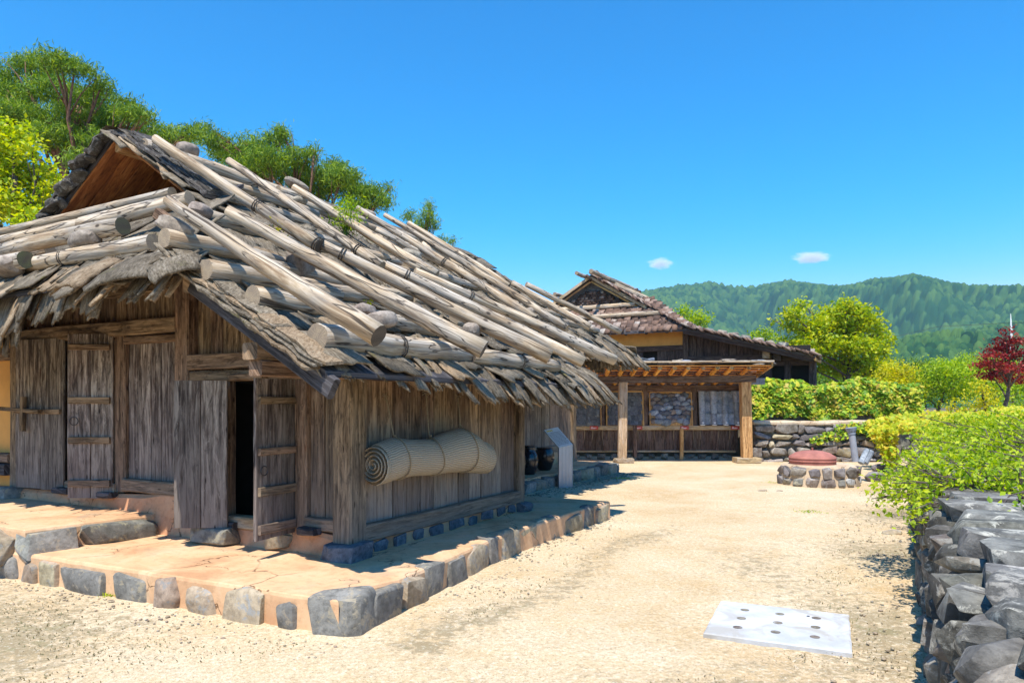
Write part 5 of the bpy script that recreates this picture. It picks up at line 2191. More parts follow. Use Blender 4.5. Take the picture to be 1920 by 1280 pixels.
for rw in range(7):
    for c in range(6):
        z = zb2 + .12 + rw * .135
        x = x0 + .10 + (x1 - x0 - .2) * (c + .5 * (rw % 2)) / 5.5 + rng.uniform(-.06, .06)
        rock('slate', rr2, (x, ypan(z, zb2, zt_) - .02 + rng.uniform(-.01, .01), z + rng.uniform(-.04, .04)), (float(rr2.uniform(.24, .36)), .03, float(rr2.uniform(.19, .28))), M['slate'] if rng.random() < .6 else (M['stovestone'] if rng.random() < .7 else M['rubblewall']), o, sub=1, boxy=.1, facets=5, tilt=.05)
o, x0, x1, zb2, zt_ = samp('sample panel of curved grey roof tiles in vertical rows, rightmost in the shelter', 1309, 1385, 2.17, False, back='shedwall')
for rw in range(3):
    for c in range(7):
        x = x0 + (x1 - x0) * (c + .5) / 7
        z0_, z1_ = zb2 + .02 + rw * .355, zb2 + .42 + rw * .355
        z1_ = min(z1_, zt_)
        up = c % 2 == 0
        r_o = .095 if up else .105
        rings = []
        for z in (z0_, z1_):
            yb = ypan(z, zb2, zt_) - (.06 if up else .05) - (.02 * (1 - (z - z0_) / .4))
            ring = []
            K = 7
            for j in range(K):
                an = math.pi * (j / (K - 1))
                ring.append(P3(x + math.cos(an) * r_o, yb - (math.sin(an) * r_o * (.8 if up else -.45)) + (0 if up else -.01), z))
            for j in range(K - 1, -1, -1):
                an = math.pi * (j / (K - 1))
                ring.append(P3(x + math.cos(an) * (r_o - .018), yb - (math.sin(an) * (r_o - .018) * (.8 if up else -.45)) + (.0 if up else .01), z))
            rings.append(ring)
        mb = MB()
        mb.grid(rings)
        obj('roof_tile', mb, M['rooftile'], o)
        if rw == 0 and up:
            mb = MB()
            lathe(mb, P3(x, ypan(zb2, zb2, zt_) - .07, zb2), [(.001, 0), (.075, 0), (.08, .02), (.07, .10), (.03, .15), (.001, .16)], 14)
            obj('tile_end_cap', mb, M['white'], o)

# stones under the shelter
for k in range(16):
    x = XL + (X1 - XL) * (k + .5) / 16
    rock('base_stone', rr2, (x, YB + .2, .10), (float(rr2.uniform(.2, .34)), .25, float(rr2.uniform(.12, .22))), M['drywarm'], sh, sub=1, boxy=.3)

# ------------------------------------------------------------------ second house
h2 = empty('back_farmhouse', W(24, 2, 1.4), label='farther dark timber farmhouse with reddish brown shingle roof and small gable', cat='house')
S2 = 21.5


TE, ZE = onS(1528, 664, 20.6)
TM, ZM = onS(1287, 613, 20.6)
TR, ZR = onS(1107, 514, 22.0)
print('house2', TE, ZE, TM, ZM, TR, ZR)


def z2(t):
    if t < TM:
        return ZM + (ZM - ZE) / (TM - TE) * (t - TM)
    g = (ZR - ZM) / (TR - TM)
    if t < TR:
        return ZM + g * (t - TM)
    return ZR - g * (t - TR)


def zs2(s):
    return ZM - .02 + .72 * (s - 20.6)


def slab2(pts, zf, th=.10, name='roof_deck', mat='dark'):
    mb = MB()
    top = [W(s, t, zf(s, t)) for s, t in pts]
    bot = [p - ZZ * th for p in top]
    mb.face(top)
    mb.face(bot[::-1])
    for i in range(len(pts)):
        j = (i + 1) % len(pts)
        mb.face([top[i], bot[i], bot[j], top[j]], [(0, 0), (.1, 0), (.1, 1), (0, 1)])
    return obj(name, mb, M[mat], h2)


GS = 2 * TR - TM
TH = TM + 1.75
slab2([(20.6, TE), (22.7, TE), (22.7, TM), (20.6, TM)], lambda s, t: z2(t) - .03)
slab2([(20.6, TM), (28, TM), (28, TR), (22.0, TR), (22.0, TH - .1), (22.2, TH)], lambda s, t: z2(t) - .03)
slab2([(20.6, TM), (22.3, TH), (22.6, TH), (22.6, GS - 1.75), (22.2, GS - 1.75), (20.6, GS)], lambda s, t: zs2(s) - .03)
slab2([(22.0, TR), (28, TR), (28, GS), (20.6, GS), (22.0, GS - 1.75)], lambda s, t: z2(t) - .03)
# shingles
r = random.Random(77)
T2 = []
for k in range(8):
    w, l, th = .22 + .05 * (k % 3), .26, .045 + .02 * (k % 2)
    v = np.array([(-w / 2, 0, 0), (w / 2, 0, 0), (w / 2 * r.uniform(.8, 1), -l, 0), (-w / 2 * r.uniform(.8, 1), -l * r.uniform(.85, 1.1), 0)])
    v = np.concatenate([v, v + np.array([0, 0, th])])
    f = np.array([(0, 1, 2, 3), (4, 7, 6, 5), (0, 4, 5, 1), (1, 5, 6, 2), (2, 6, 7, 3), (3, 7, 4, 0)])
    T2.append((v, f))
T2M = [npmesh('shingle', a, b, M['tile2']) for a, b in T2]
pl = []
t_ = TE - .1
while t_ < TR:
    s_ = 20.5 if t_ < TM else max(20.5 + (t_ - TM) * .9, 20.5) if t_ < TH else 21.9
    smax = 22.7 if t_ < TM else 26
    while s_ < smax:
        sl_ = .33 if t_ < TM else .6
        m = T(W(s_, t_ + .25, z2(t_ + .25) + r.uniform(.0, .05))) @ roofM(0, 0, 0, -V, sl_, r.uniform(-.25, .25), r.uniform(.10, .42), r.uniform(-.10, .10), r.uniform(.75, 1.15))
        pl.append((s_ * .3 + r.random() * .5, r.randrange(8), m))
        s_ += r.uniform(.22, .31)
    t_ += .155
s_ = 20.5
while s_ < 22.5:
    t_ = TM + (s_ - 20.6) * 1.05
    while t_ < GS - (s_ - 20.6):
        m = T(W(s_ + .22, t_, zs2(s_ + .22) + r.uniform(.0, .05))) @ roofM(0, 0, 0, -U, .72, r.uniform(-.25, .25), r.uniform(.12, .48), r.uniform(-.10, .10), r.uniform(.75, 1.15))
        pl.append((0 + r.random() * (9 if t_ < TR + .5 else 30), r.randrange(8), m))
        t_ += r.uniform(.22, .31)
    s_ += .15
pl.sort(key=lambda q: q[0])
add_parts('shingle', h2, pl, T2M, T2, M['tile2'], 290)
# gable
for sgn in (-1, 1):
    for k, (mat_, dz, w_, ds) in enumerate((('postlight', -.14, .12, -.02), ('newwood', -.30, .07, .08))):
        t1 = TR + sgn * 2.4
        beam('barge_board', W(21.97 + ds, TR + sgn * .02, z2(TR) + dz), W(21.97 + ds, t1, z2(t1) + dz), ZZ, w_, .05, M[mat_], h2, seed=k)
mb = MB()
mb.face([W(22.45, TR - 2.3, z2(TR - 2.3) - .1), W(22.45, TR + 2.3, z2(TR + 2.3) - .1), W(22.45, TR, z2(TR) - .1)])
obj('gable_wall', mb, M['barkpanel'], h2)
pg = []
for rw in range(8):
    for c in range(14):
        t0 = 5.2 + c * .17 + (rw % 2) * .08
        z0_ = 5.75 + rw * .10
        if z0_ < z2(t0) - .42 and z0_ < z2(t0 + .0) - .4:
            m = T(W(22.35, t0, z0_)) @ roofM(0, 0, 0, -U, 2.0, r.uniform(-.1, .1), 0, 0, .6)
            pg.append((0, r.randrange(8), m))
for _, k, m in pg:
    inst('gable_shingle', T2M[k], m, h2)
# roof poles
for (sa, ta, tb, zz, rad) in ((22.02, onS(1192, 563, 22.02)[0], 8.4, None, .09), (21.35, onS(1240, 592, 21.35)[0], 8.4, None, .09)):
    mb = MB()
    log(mb, W(sa, ta, zs2(sa) + .16), W(sa, tb, zs2(sa) + .16), rad, rad, rng, 10, 3)
    obj('roof_pole', mb, [M['pole'], M['pole_end']], h2)
for (px, py, t0, L, rad) in ((1081, 512, 6.75, 1.6, .08), (1040, 551, 8.2, 1.5, .08), (1108, 508, 6.0, 5.0, .09)):
    s0, z0_ = onT(px, py, t0)
    mb = MB()
    log(mb, W(s0, t0, z0_), W(s0 + L, t0, z0_), rad, rad, rng, 10, 3)
    obj('roof_pole', mb, [M['pole'], M['pole_end']], h2)
a = onS(1150, 533, 22.0)
b = onS(1215, 560, 22.3)
mb = MB()
log(mb, W(22.1, a[0], a[1]), W(22.9, b[0] + .1, b[1]), .13, .13, rng, 10, 3)
obj('roof_pole', mb, [M['pole'], M['pole_end']], h2)
for k in range(12):
    s0 = 22.3 + k * .5
    rock('roof_rubble', rr2, W(s0, TR - .1, z2(TR - .1) + .12), (.45, .3, .2), M['tile2'], h2, ax=U, sub=1, boxy=.3)
for k in range(9):
    t0 = 1.8 - k * .45
    rock('roof_rubble', rr2, W(22.5 + rng.uniform(-.1, .1), t0, z2(t0) + .12), (.45, .4, .28), M['kerb'] if k % 3 == 0 else M['rubble'], h2, ax=U, sub=1, boxy=.3)
# walls
gz = 1.35
e_ = split(-2.0, 2.32, 15, 3)
for i in range(len(e_) - 1):
    c = (e_[i] + e_[i + 1]) / 2
    if c > -.55:
        beam('board', W(S2, c, 3.45), W(S2, c, z2(c) - .14), V, e_[i + 1] - e_[i] - .015, .03, M['brownwall'], h2, seed=i, seg=1, jit=0)
        beam('board', W(S2, c, gz), W(S2, c, 3.2), V, e_[i + 1] - e_[i] - .015, .03, M['brownwall'], h2, seed=i + 40, seg=1, jit=0)
beam('tie_beam', W(S2 - .05, -2.0, 3.40), W(S2 - .05, 2.35, 3.40), ZZ, .28, .15, M['brownwall'], h2, seed=1)
for t0 in (2.42, -.55, -1.2, -2.0):
    beam('post', W(S2 - .02, t0, gz), W(S2 - .02, t0, z2(t0) - .12), V, .22, .2, M['brownwall'], h2, seed=int(t0 * 10) + 60)
beam('beam_end', W(S2 - .6, -.55, 3.5), W(S2 + .1, -.55, 3.5), ZZ, .26, .24, M['postlight'], h2, seed=4)
beam('beam_end', W(S2 - .5, -.9, 3.45), W(S2 + .1, -.9, 3.45), ZZ, .34, .24, M['brownwall'], h2, seed=5)
beam('lintel', W(S2 - .03, -2.0, 3.2), W(S2 - .03, -.6, 3.2), ZZ, .16, .12, M['brownwall'], h2, seed=6)
e_ = split(-1.9, -1.25, 2, 3)
mb = MB()
bar(mb, W(S2 + .35, -1.1, 2.2), W(S2 + .35, -1.1, 3.2), V, 1.9, .04)
obj('door', mb, M['shedwall'], h2)
beam('verge_rafter', W(20.66, TE + .05, z2(TE) - .18), W(20.66, TM + .1, z2(TM) - .15), ZZ, .17, .10, M['brownwall'], h2, seed=7)
beam('eave_board', W(20.7, TE + .02, ZE - .14), W(22.7, TE + .02, ZE - .14), ZZ, .12, .06, M['newwood'], h2, seed=8)
mb = MB()
ztp = zs2(S2) - .12
zlo = onS(1220, 650, S2)[1]
bar(mb, W(S2 + .02, 2.55, (zlo + ztp) / 2), W(S2 + .02, 10, (zlo + ztp) / 2), ZZ, ztp - zlo, .1)
obj('plaster_wall', mb, M['orange'], h2)
for k in range(9):
    t0 = 2.95 + k * .8
    mb = MB()
    log(mb, W(20.75, t0, zs2(20.75) - .20), W(21.6, t0, zs2(21.6) - .22), .085, .085, rng, 8, 1)
    obj('rafter', mb, [M['dark'], M['dark']], h2)
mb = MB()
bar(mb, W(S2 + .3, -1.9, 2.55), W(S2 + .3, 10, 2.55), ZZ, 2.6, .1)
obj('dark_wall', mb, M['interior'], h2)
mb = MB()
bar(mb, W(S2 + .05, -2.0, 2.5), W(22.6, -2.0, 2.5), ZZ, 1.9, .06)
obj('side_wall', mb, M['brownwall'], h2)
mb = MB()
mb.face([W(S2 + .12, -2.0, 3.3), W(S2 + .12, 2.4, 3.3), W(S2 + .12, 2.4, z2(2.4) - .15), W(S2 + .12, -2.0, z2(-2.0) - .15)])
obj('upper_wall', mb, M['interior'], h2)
beam('lintel', W(S2, 2.52, zlo - .08), W(S2, 10, zlo - .08), ZZ, .2, .14, M['brownwall'], h2, seed=9)
for (t0, t1) in ((2.55, 3.55), (4.1, 4.9), (4.95, 10)):
    e_ = split(t0, t1, max(3, int((t1 - t0) / .35)), 4)
    for i in range(len(e_) - 1):
        c = (e_[i] + e_[i + 1]) / 2
        beam('board', W(S2, c, gz), W(S2, c, zlo - .18), V, e_[i + 1] - e_[i] - .015, .03, M['brownwall'], h2, seed=i, seg=1, jit=0)

# ------------------------------------------------------------------ walls of stone
# raised ground behind and garden bed on the right


def rock_wall(parent, name, origin, ax, L, H, seed, mats, cell_w=(.2, .38), cell_h=(.14, .26), depth=.26, nrm=None, sub=2, limit=290, tall=False, h_fn=None, batter=0, s_near=None):
    r = random.Random(seed)
    rs_ = np.random.RandomState(seed)
    z = -.03
    cnt = 0
    ax = Vector(ax).normalized()
    while z < H - .06:
        h = r.uniform(*cell_h)
        h = min(h, H - z)
        x = r.uniform(-.2, 0)
        while x < L:
            w = r.uniform(*cell_w)
            hh = h * r.uniform(.6, 1.35)
            c = Vector(origin) + ax * (x + w / 2) + Vector(nrm) * (r.uniform(-.03, .03) + batter * z) + ZZ * (z + h / 2 + r.uniform(-.02, .02))
            rock(name, rs_, c, (w * 1.06, depth, hh), M[r.choice(mats)], parent, ax=ax, sub=sub, boxy=.3, facets=6, rough=.035, tilt=.16)
            cnt += 1
            x += w + .005
        z += h
    return cnt


# rubble wall behind the stove
YW = 21.9
xw0, xw1 = (1418 - 960) / F * YW, (1672 - 960) / F * YW
rw_ = empty('rubble_wall', ((xw0 + xw1) / 2, YW + .3, 0), label='low mortared rubble wall of brown and grey stones below the ivy', cat='stone wall')
mb = MB()
bar(mb, P3(xw0, YW + .30, .57), P3(xw1 + .3, YW + .30, .57), ZZ, 1.14, .5, random.Random(2), .03, 14, .01)
obj('wall_core', mb, M['drywarm'], rw_)
mb = MB()
bar(mb, P3(xw0 - .1, YW + .42, 1.17), P3(xw1 + .2, YW + .42, 1.17), ZZ, .14, .95, random.Random(2), .05, 14, .018)
obj('mortar_cap', mb, M['mortar'], rw_)
print('rubble', rock_wall(rw_, 'wall_stone', (xw0, YW, 0), ex, xw1 - xw0, 1.12, 31, ['rubblewall', 'rubblewall', 'kerbwarm', 'stovestone', 'drywarm'], (.16, .75), (.15, .40), .34, nrm=(0, 1, 0)))

# ivy wall
YI = 23.6
xi0, xi1 = (1412 - 960) / F * YI, (1722 - 960) / F * YI
iv = empty('ivy_wall', ((xi0 + xi1) / 2, YI + .2, 1.0), label='upper wall completely covered in green and yellow ivy', cat='ivy wall')
mb = MB()
bar(mb, P3(xi0 - .2, YI + .25, 1.25), P3(xi1, YI + .25, 1.25), ZZ, 2.1, .4, random.Random(3), .05, 10, .02)
obj('wall_core', mb, M['drywall'], iv)

rg = MB()
bar(rg, P3(-60, 24.2 + 30, .4), P3(60, 24.2 + 30, .4), ZZ, 1.9, 60)
o = obj('raised_ground', rg, M['soil'])
tag(o, 'raised ground behind the walls carrying the back house and trees', kind='structure')
# right garden bed
gb = MB()
a0, a1 = W(-6, -5.25, 0), W(17.0, -5.25, 0)
for (p, q_) in ():
    pass
gb.grid([[W(-6, -5.2, z) for z in (-.1, .80)] + [W(-6, -30, .86), W(-6, -30, -.1)], [W(15.6, -5.2, z) for z in (-.1, .80)] + [W(15.6, -30, 1.3), W(15.6, -30, -.1)]])
o = obj('garden_bed', gb, M['soil'])
tag(o, 'raised garden soil retained by the right stone wall', kind='structure')

# near dry stone wall on the right
tw = -4.99
rwall = empty('dry_stone_wall', W(4, -5.2, 0), label='near dry stone retaining wall with flat cap stones along the right edge', cat='stone wall')
mb = MB()
bar(mb, W(-3.2, tw - .36, .42), W(15.4, tw - .36, .42), ZZ, .80, .44, random.Random(5), .02, 10, .01)
obj('wall_core', mb, M['interior'], rwall)
r = random.Random(61)
rsw = np.random.RandomState(61)
cnt = 0
x = -3.1
while x < 15.2:
    big = x > 7
    w = r.uniform(.15, .28) * (1.6 if big else 1)
    z = -.05
    while z < .80:
        h = r.uniform(.12, .28)
        h = min(h, .86 - z)
        ww = w * r.uniform(.85, 1.15)
        ang = r.uniform(-.06, .06)
        rock('wall_stone', rsw, W(x + w / 2 + r.uniform(-.03, .03), tw - .02 + r.uniform(-.05, .03) - .08 * z, z + h / 2), (ww * 1.05, .34, h * 1.08), M[r.choice(['drywall', 'drywall', 'drywarm', 'capstone'])], rwall, ax=U, sub=2 if x > 2.5 else 3, boxy=.3, facets=7, rough=.04, tilt=.14)
        cnt += 1
        z += h
    x += w
print('drywall', cnt)
x = -3.0
k = 0
while x < 15.2:
    L = r.uniform(.30, .56)
    mm = M['capstone'] if r.random() < .7 else M['drywall']
    rock('cap_stone', rsw, W(x + L / 2, tw - .33 + r.uniform(-.04, .04), .88 + r.uniform(-.02, .02)), (L * 1.0, r.uniform(.48, .62), r.uniform(.15, .24)), mm, rwall, ax=U + V * r.uniform(-.1, .1), sub=4 if x < 3 else 3, boxy=.62, facets=6, rough=.02, tilt=.03)
    if r.random() < .9:
        rock('cap_stone', rsw, W(x + L / 2 + .1, tw - .88 + r.uniform(-.05, .05), .86 + r.uniform(-.02, .02)), (L * r.uniform(.6, .9), r.uniform(.4, .55), .14), mm, rwall, ax=U, sub=2, boxy=.5, facets=6, rough=.03, tilt=.05)
    x += L + .015

# ------------------------------------------------------------------ stove
sc = onZ(1566, 915, 0)
sc = Vector((sc.x, sc.y + .85, 0))
stove = empty('clay_stove', sc, label='low round stone and clay stove base in front of the rubble wall', cat='stove')
mb = MB()
rings = []
for z_, f in ((-.02, 1.0), (.22, .98), (.40, .94), (.44, .86), (.445, .1)):
    rings.append([sc + Vector((math.cos(k * 6.2832 / 36) * .83 * f * (1 + .02 * math.sin(k * 2.3)), math.sin(k * 6.2832 / 36) * .78 * f, z_)) for k in range(36)])
mb.grid(rings)
obj('mortar_body', mb, M['mortar'], stove, smooth=False)
rss = np.random.RandomState(3)
for row, (z_, h) in enumerate(((.09, .20), (.30, .22))):
    an = -math.pi - .2 + row * .1
    while an < .25:
        w = float(rss.uniform(.18, .36))
        da = w / .84
        c = sc + Vector((math.cos(an + da / 2) * .80, math.sin(an + da / 2) * .76, z_))
        rock('stove_stone', rss, c, (w * .96, .16, h * float(rss.uniform(.8, 1.15))), M[['stovestone', 'rubblewall', 'kerb', 'kerbwarm', 'white_stone'][rss.randint(5)]], stove, ax=Vector((-math.sin(an + da / 2), math.cos(an + da / 2), 0)), sub=2, boxy=.3, facets=7, tilt=.12)
        an += da + .04
lid = empty('cauldron', sc + Vector((-.12, 0, .44)), label='broad reddish brown iron cauldron with domed lid on the clay stove', cat='cauldron')
lc = WL['cauldron'] if 'cauldron' in WL else sc
mb = MB()
lathe(mb, lc, [(.48, -.02), (.485, .06), (.50, .065), (.50, .08), (.485, .085), (.485, .12), (.495, .125), (.495, .14), (.47, .18)], 40)
obj('pot', mb, M['iron'], lid, smooth=False)
mb = MB()
lathe(mb, lc, [(.47, .17), (.43, .20), (.36, .245), (.22, .285), (.08, .30), (.001, .302)], 40)
obj('lid', mb, M['iron'], lid, smooth=False)
mb = MB()
lathe(mb, lc, [(.02, .295), (.022, .34), (.03, .35), (.001, .36)], 10)
obj('lid_knob', mb, M['iron'], lid)
pc = Vector(sc + Vector((.28, .62, .40)))
pipe = empty('stove_pipe', pc, label='slightly leaning grey stove pipe with wider square cap behind the cauldron', cat='pipe')
mb = MB()
pt = ray(1597, 812, pc.y)
pb = ray(1604, 865, pc.y)
tube(mb, [pb, pt], [.075, .07], 14)
obj('pipe_tube', mb, M['pipe'], pipe, smooth=False)
mb = MB()
pd = (pt - pb).normalized()
tube(mb, [pt - pd * .02, pt + pd * .03, pt + pd * .05, pt + pd * .13], [.085, .085, .10, .125], 14)
obj('pipe_cap', mb, M['rooftile'], pipe, smooth=False)
for k, (dx, lab) in enumerate(((0.0, 'grey curved tile leaning behind the stove, left one of the pair'), (.12, 'grey curved tile leaning behind the stove, right one of the pair'))):
    c = ray(1614 + 8 * k, 868, pc.y - .1)
    mb = MB()
    tube(mb, [c, c + Vector((.20, .1, .30 - .04 * k))], [.07, .065], 10)
    o = obj('leaning_tile', mb, M['rooftile'])
    tag(o, lab, 'roof tile', 'leaning tiles')

# loose stones between stove and wall
for k, (px, py, L, lab) in enumerate(((1640, 898, .42, 'brown boulder at the right foot of the stove'), (1648, 880, .35, 'small grey stone behind the boulder by the stove'), (1490, 905, .2, 'flat brown stone at the left foot of the stove'))):
    p = onZ(px, py, .05)
    o = rock('loose_stone', rss, p + ZZ * .05, (L, L * .7, L * .6), M['stovestone'], None, sub=2, boxy=.25)
    tag(o, lab, 'stone')

# ------------------------------------------------------------------ foliage
def leaves(centers, size, rs_, aspect=.6, up=.3, shape='leaf', size_var=.35, bias=None):
    """centers (n,3) -> verts, faces arrays of folded rhombus leaves"""
    n = len(centers)
    d = rs_.normal(size=(n, 3))
    if bias is not None:
        d += np.array(bias)
    d /= np.linalg.norm(d, axis=1)[:, None]
    nr = rs_.normal(size=(n, 3)) + np.array([0, 0, up * 3])
    sd = np.cross(d, nr)
    sd /= np.linalg.norm(sd, axis=1)[:, None] + 1e-9
    nn = np.cross(sd, d)
    s = size * (1 + size_var * rs_.uniform(-1, 1, n))[:, None]
    if shape == 'leaf':
        a = centers - d * s * .5
        b = centers + sd * s * aspect * .5 + nn * s * .08
        c = centers + d * s * .5
        e = centers - sd * s * aspect * .5 + nn * s * .08
        v = np.stack([a, b, c, e], 1).reshape(-1, 3)
        i = np.arange(n)[:, None] * 4
        f = np.concatenate([i + np.array([[0, 1, 2]]), i + np.array([[0, 2, 3]])], 0)
        return v, f
    # lobed leaf: 7-gon-ish with notches (8 verts around a centre)
    prof = [(-.5, .0), (-.32, .30), (-.12, .20), (.05, .48), (.18, .20), (.5, 0), (.18, -.20), (.05, -.48), (-.12, -.20), (-.32, -.30)]
    vs_ = [centers + nn * s * .05]
    for x, y in prof:
        vs_.append(centers + d * s * x + sd * s * y)
    v = np.stack(vs_, 1).reshape(-1, 3)
    k = len(prof)
    i = np.arange(n)[:, None] * (k + 1)
    f = np.concatenate([i + np.array([[0, 1 + j, 1 + (j + 1) % k]]) for j in range(k)], 0)
    return v, f


def blob_points(rs_, c, rad, nclump, per, cr, shell=.45):
    """clumped points in an ellipsoid, biased to the outside"""
    u = rs_.normal(size=(nclump, 3))
    u /= np.linalg.norm(u, axis=1)[:, None]
    rr_ = (shell + (1 - shell) * rs_.uniform(0, 1, nclump) ** .7)[:, None]
    cc_ = np.array(c) + u * rr_ * np.array(rad)
    p = np.repeat(cc_, per, 0) + rs_.normal(size=(nclump * per, 3)) * cr
    return p


def foliage(name, parent, blobs, dens, per, cr, leaf, mat, seed, shape='leaf', aspect=.6, up=.3, shell=.45, bias=None, flat=1.0):
    rs_ = np.random.RandomState(seed)
    P = []
    for (c, rad) in blobs:
        area = (rad[0] * rad[1] + rad[0] * rad[2] + rad[1] * rad[2]) / 3 * 12
        n = max(4, int(dens * area))
        q_ = blob_points(rs_, c, rad, n, per, cr * np.array([1, 1, flat]), shell)
        P.append(q_)
    P = np.concatenate(P)
    v, f = leaves(P, leaf, rs_, aspect, up, shape, bias=bias)
    o = npobj(name, v, f, mat, parent)
    tag(o, kind='stuff')
    return o, len(f)


def limb(mb, a, b, r0, r1, rg_, seg=4, wob=.08):
    a, b = Vector(a), Vector(b)
    L = (b - a).length
    pts = []
    for k in range(seg + 1):
        f = k / seg
        p = a.lerp(b, f)
        if 0 < k < seg:
            p += Vector((rg_.uniform(-1, 1), rg_.uniform(-1, 1), rg_.uniform(-.4, 1))) * L * wob
        pts.append(p)
    tube(mb, pts, [r0 + (r1 - r0) * k / seg for k in range(seg + 1)], 6)
    return pts


def pxblob(px, py, rx, ry, Y, ryd=None, dy=0):
    c = ray(px, py, Y + dy)
    k = (Y + dy) / F
    return (tuple(c), (rx * k, (ryd if ryd else rx) * k, ry * k))


def tree(name, label, cat, base, blobs, mat, leaf, dens, per, cr, seed, tr=.15, trunkmat='trunk', top=None, group=None, **kw):
    kw.setdefault('up', .7)
    rg_ = random.Random(seed)
    root = empty(name, base, label=label, cat=cat, group=group)
    mb = MB()
    cs = [Vector(b[0]) for b in blobs]
    mean = sum(cs, Vector()) / len(cs)
    topp = Vector(top) if top else mean
    pts = limb(mb, base, topp, tr, tr * .35, rg_, 6, .03)
    for (c, rad) in blobs:
        c = Vector(c)
        zc = max(.25, min(.95, (c.z - base[2]) / max(.1, topp.z - base[2]) - .25))
        st_ = pts[min(5, max(1, int(zc * 6)))]
        p2 = limb(mb, st_, c, tr * .38, tr * .10, rg_, 3, .06)
        for _ in range(3):
            e = c + Vector((rg_.uniform(-1, 1) * rad[0], rg_.uniform(-1, 1) * rad[1], rg_.uniform(-.5, 1) * rad[2])) * .85
            limb(mb, p2[2], e, tr * .12, tr * .03, rg_, 2, .06)
    obj('trunk', mb, M[trunkmat], root, smooth=True)
    o, n = foliage('crown', root, blobs, dens, per, cr, leaf, M[mat], seed, **kw)
    print(name, n)
    return root


# tall pine at the left
Yp = 22
pads = [(-20, 150, 70, 30), (60, 128, 55, 22), (100, 112, 40, 16), (140, 130, 40, 20), (30, 185, 60, 26), (110, 175, 60, 28), (175, 185, 50, 24), (190, 160, 24, 16), (60, 225, 70, 30), (150, 225, 65, 28),
        (215, 232, 55, 26), (250, 215, 35, 18), (120, 262, 70, 26), (205, 272, 60, 24), (262, 258, 45, 22), (300, 250, 32, 16), (325, 262, 40, 16), (0, 215, 60, 40), (-40, 260, 60, 50), (158, 300, 40, 16), (270, 215, 22, 12), (352, 250, 26, 12), (375, 242, 16, 9), (240, 195, 22, 12)]
rp2 = random.Random(2)
bl = [pxblob(x, y, a * .9, b * .78, Yp, None, rp2.uniform(-1.4, 1.4)) for x, y, a, b in pads]
tree('pine_tree', 'tallest spreading green pine behind the gable at the left', 'pine tree', ray(120, 758, Yp) + Vector((0, 0, -1.7)), bl, 'pine', .18, 15, 34, .14, 101, tr=.26, trunkmat='pinetrunk', top=ray(150, 200, Yp), aspect=.14, up=.1, shell=.35, bias=(0, 0, .9), flat=.7)
pads = [(400, 262, 30, 18), (430, 285, 42, 24), (470, 280, 45, 28), (515, 262, 30, 18), (530, 248, 22, 12), (500, 300, 50, 28), (560, 296, 40, 18), (590, 282, 16, 8), (455, 320, 50, 22), (540, 330, 55, 24), (600, 335, 48, 26),
        (640, 330, 40, 24), (660, 355, 45, 24), (700, 360, 28, 16), (715, 378, 22, 14), (628, 312, 22, 14), (580, 365, 50, 20), (675, 385, 35, 16), (390, 240, 14, 8), (730, 352, 8, 5)]
bl = [pxblob(x, y, a * .9, b * .8, 25, None, rp2.uniform(-1.2, 1.2)) for x, y, a, b in pads]
tree('pine_tree', 'dense pine rising just behind the middle of the farmhouse ridge', 'pine tree', ray(560, 758, 25) + Vector((0, 0, -1.7)), bl, 'pine', .18, 15, 34, .14, 102, tr=.2, trunkmat='pinetrunk', top=ray(560, 330, 25), aspect=.14, up=.1, shell=.3, bias=(0, 0, .9), flat=.8)
pads = [(806, 385, 10, 12), (800, 405, 18, 14), (812, 420, 14, 12), (770, 405, 16, 8), (790, 425, 20, 12), (845, 453, 12, 6), (872, 476, 6, 4), (830, 450, 10, 6)]
bl = [pxblob(x, y, a, b, 27, None, rp2.uniform(-.5, .5)) for x, y, a, b in pads]
tree('pine_tree', 'small pine tip poking above the farmhouse poles against blue sky', 'pine tree', ray(800, 758, 27) + Vector((0, 0, -1.7)), bl, 'pine', .14, 36, 12, .09, 103, tr=.12, trunkmat='pinetrunk', top=ray(803, 400, 27), aspect=.16, up=.1, shell=.2, bias=(0, 0, .9))
# yellow tree left
pads = [(20, 255, 40, 25), (10, 300, 55, 30), (60, 285, 25, 16), (40, 340, 65, 30), (85, 330, 25, 14), (95, 360, 25, 14), (20, 385, 60, 30), (70, 395, 40, 24), (-30, 350, 50, 60), (110, 345, 12, 8), (60, 415, 30, 20)]
bl = [pxblob(x, y, a, b, 17, None, rp2.uniform(-.8, .8)) for x, y, a, b in pads]
tree('leafy_tree', 'yellow green broadleaf tree at the far left in front of the pine', 'tree', ray(20, 758, 17) + Vector((0, 0, -1.7)), bl, 'lime', .12, 30, 10, .14, 104, tr=.13, top=ray(30, 330, 17), aspect=.6, shell=.3)
# roof sapling
sp_ = onroof(648, 442, .1)
sap = empty('sapling', sp_, label='small bright green sapling growing out of the farmhouse roof', cat='plant')
mb = MB()
kk = sp_.y / F
tips = []
for (dx, dy) in ((-18, 44), (-8, 58), (4, 62), (14, 50), (22, 36), (-24, 30), (2, 40), (-6, 30), (10, 28), (18, 20)):
    e = sp_ + Vector((dx * kk, rng.uniform(-.1, .1), dy * kk))
    limb(mb, sp_, e, .008, .003, rng, 3, .04)
    tips.append(e)
obj('stem', mb, M['dgreen'], sap)
P = np.concatenate([np.array(e)[None] * 1.0 + np.random.RandomState(i).normal(size=(55, 3)) * .07 for i, e in enumerate(tips)] + [np.array(sp_)[None] + np.array([[0, 0, .15]]) + np.random.RandomState(99).normal(size=(80, 3)) * .06])
v, f = leaves(P, .06, np.random.RandomState(5), .35, .1, bias=(0, 0, .6))
tag(npobj('leaf_tuft', v, f, M['gleaf'], sap), kind='stuff')
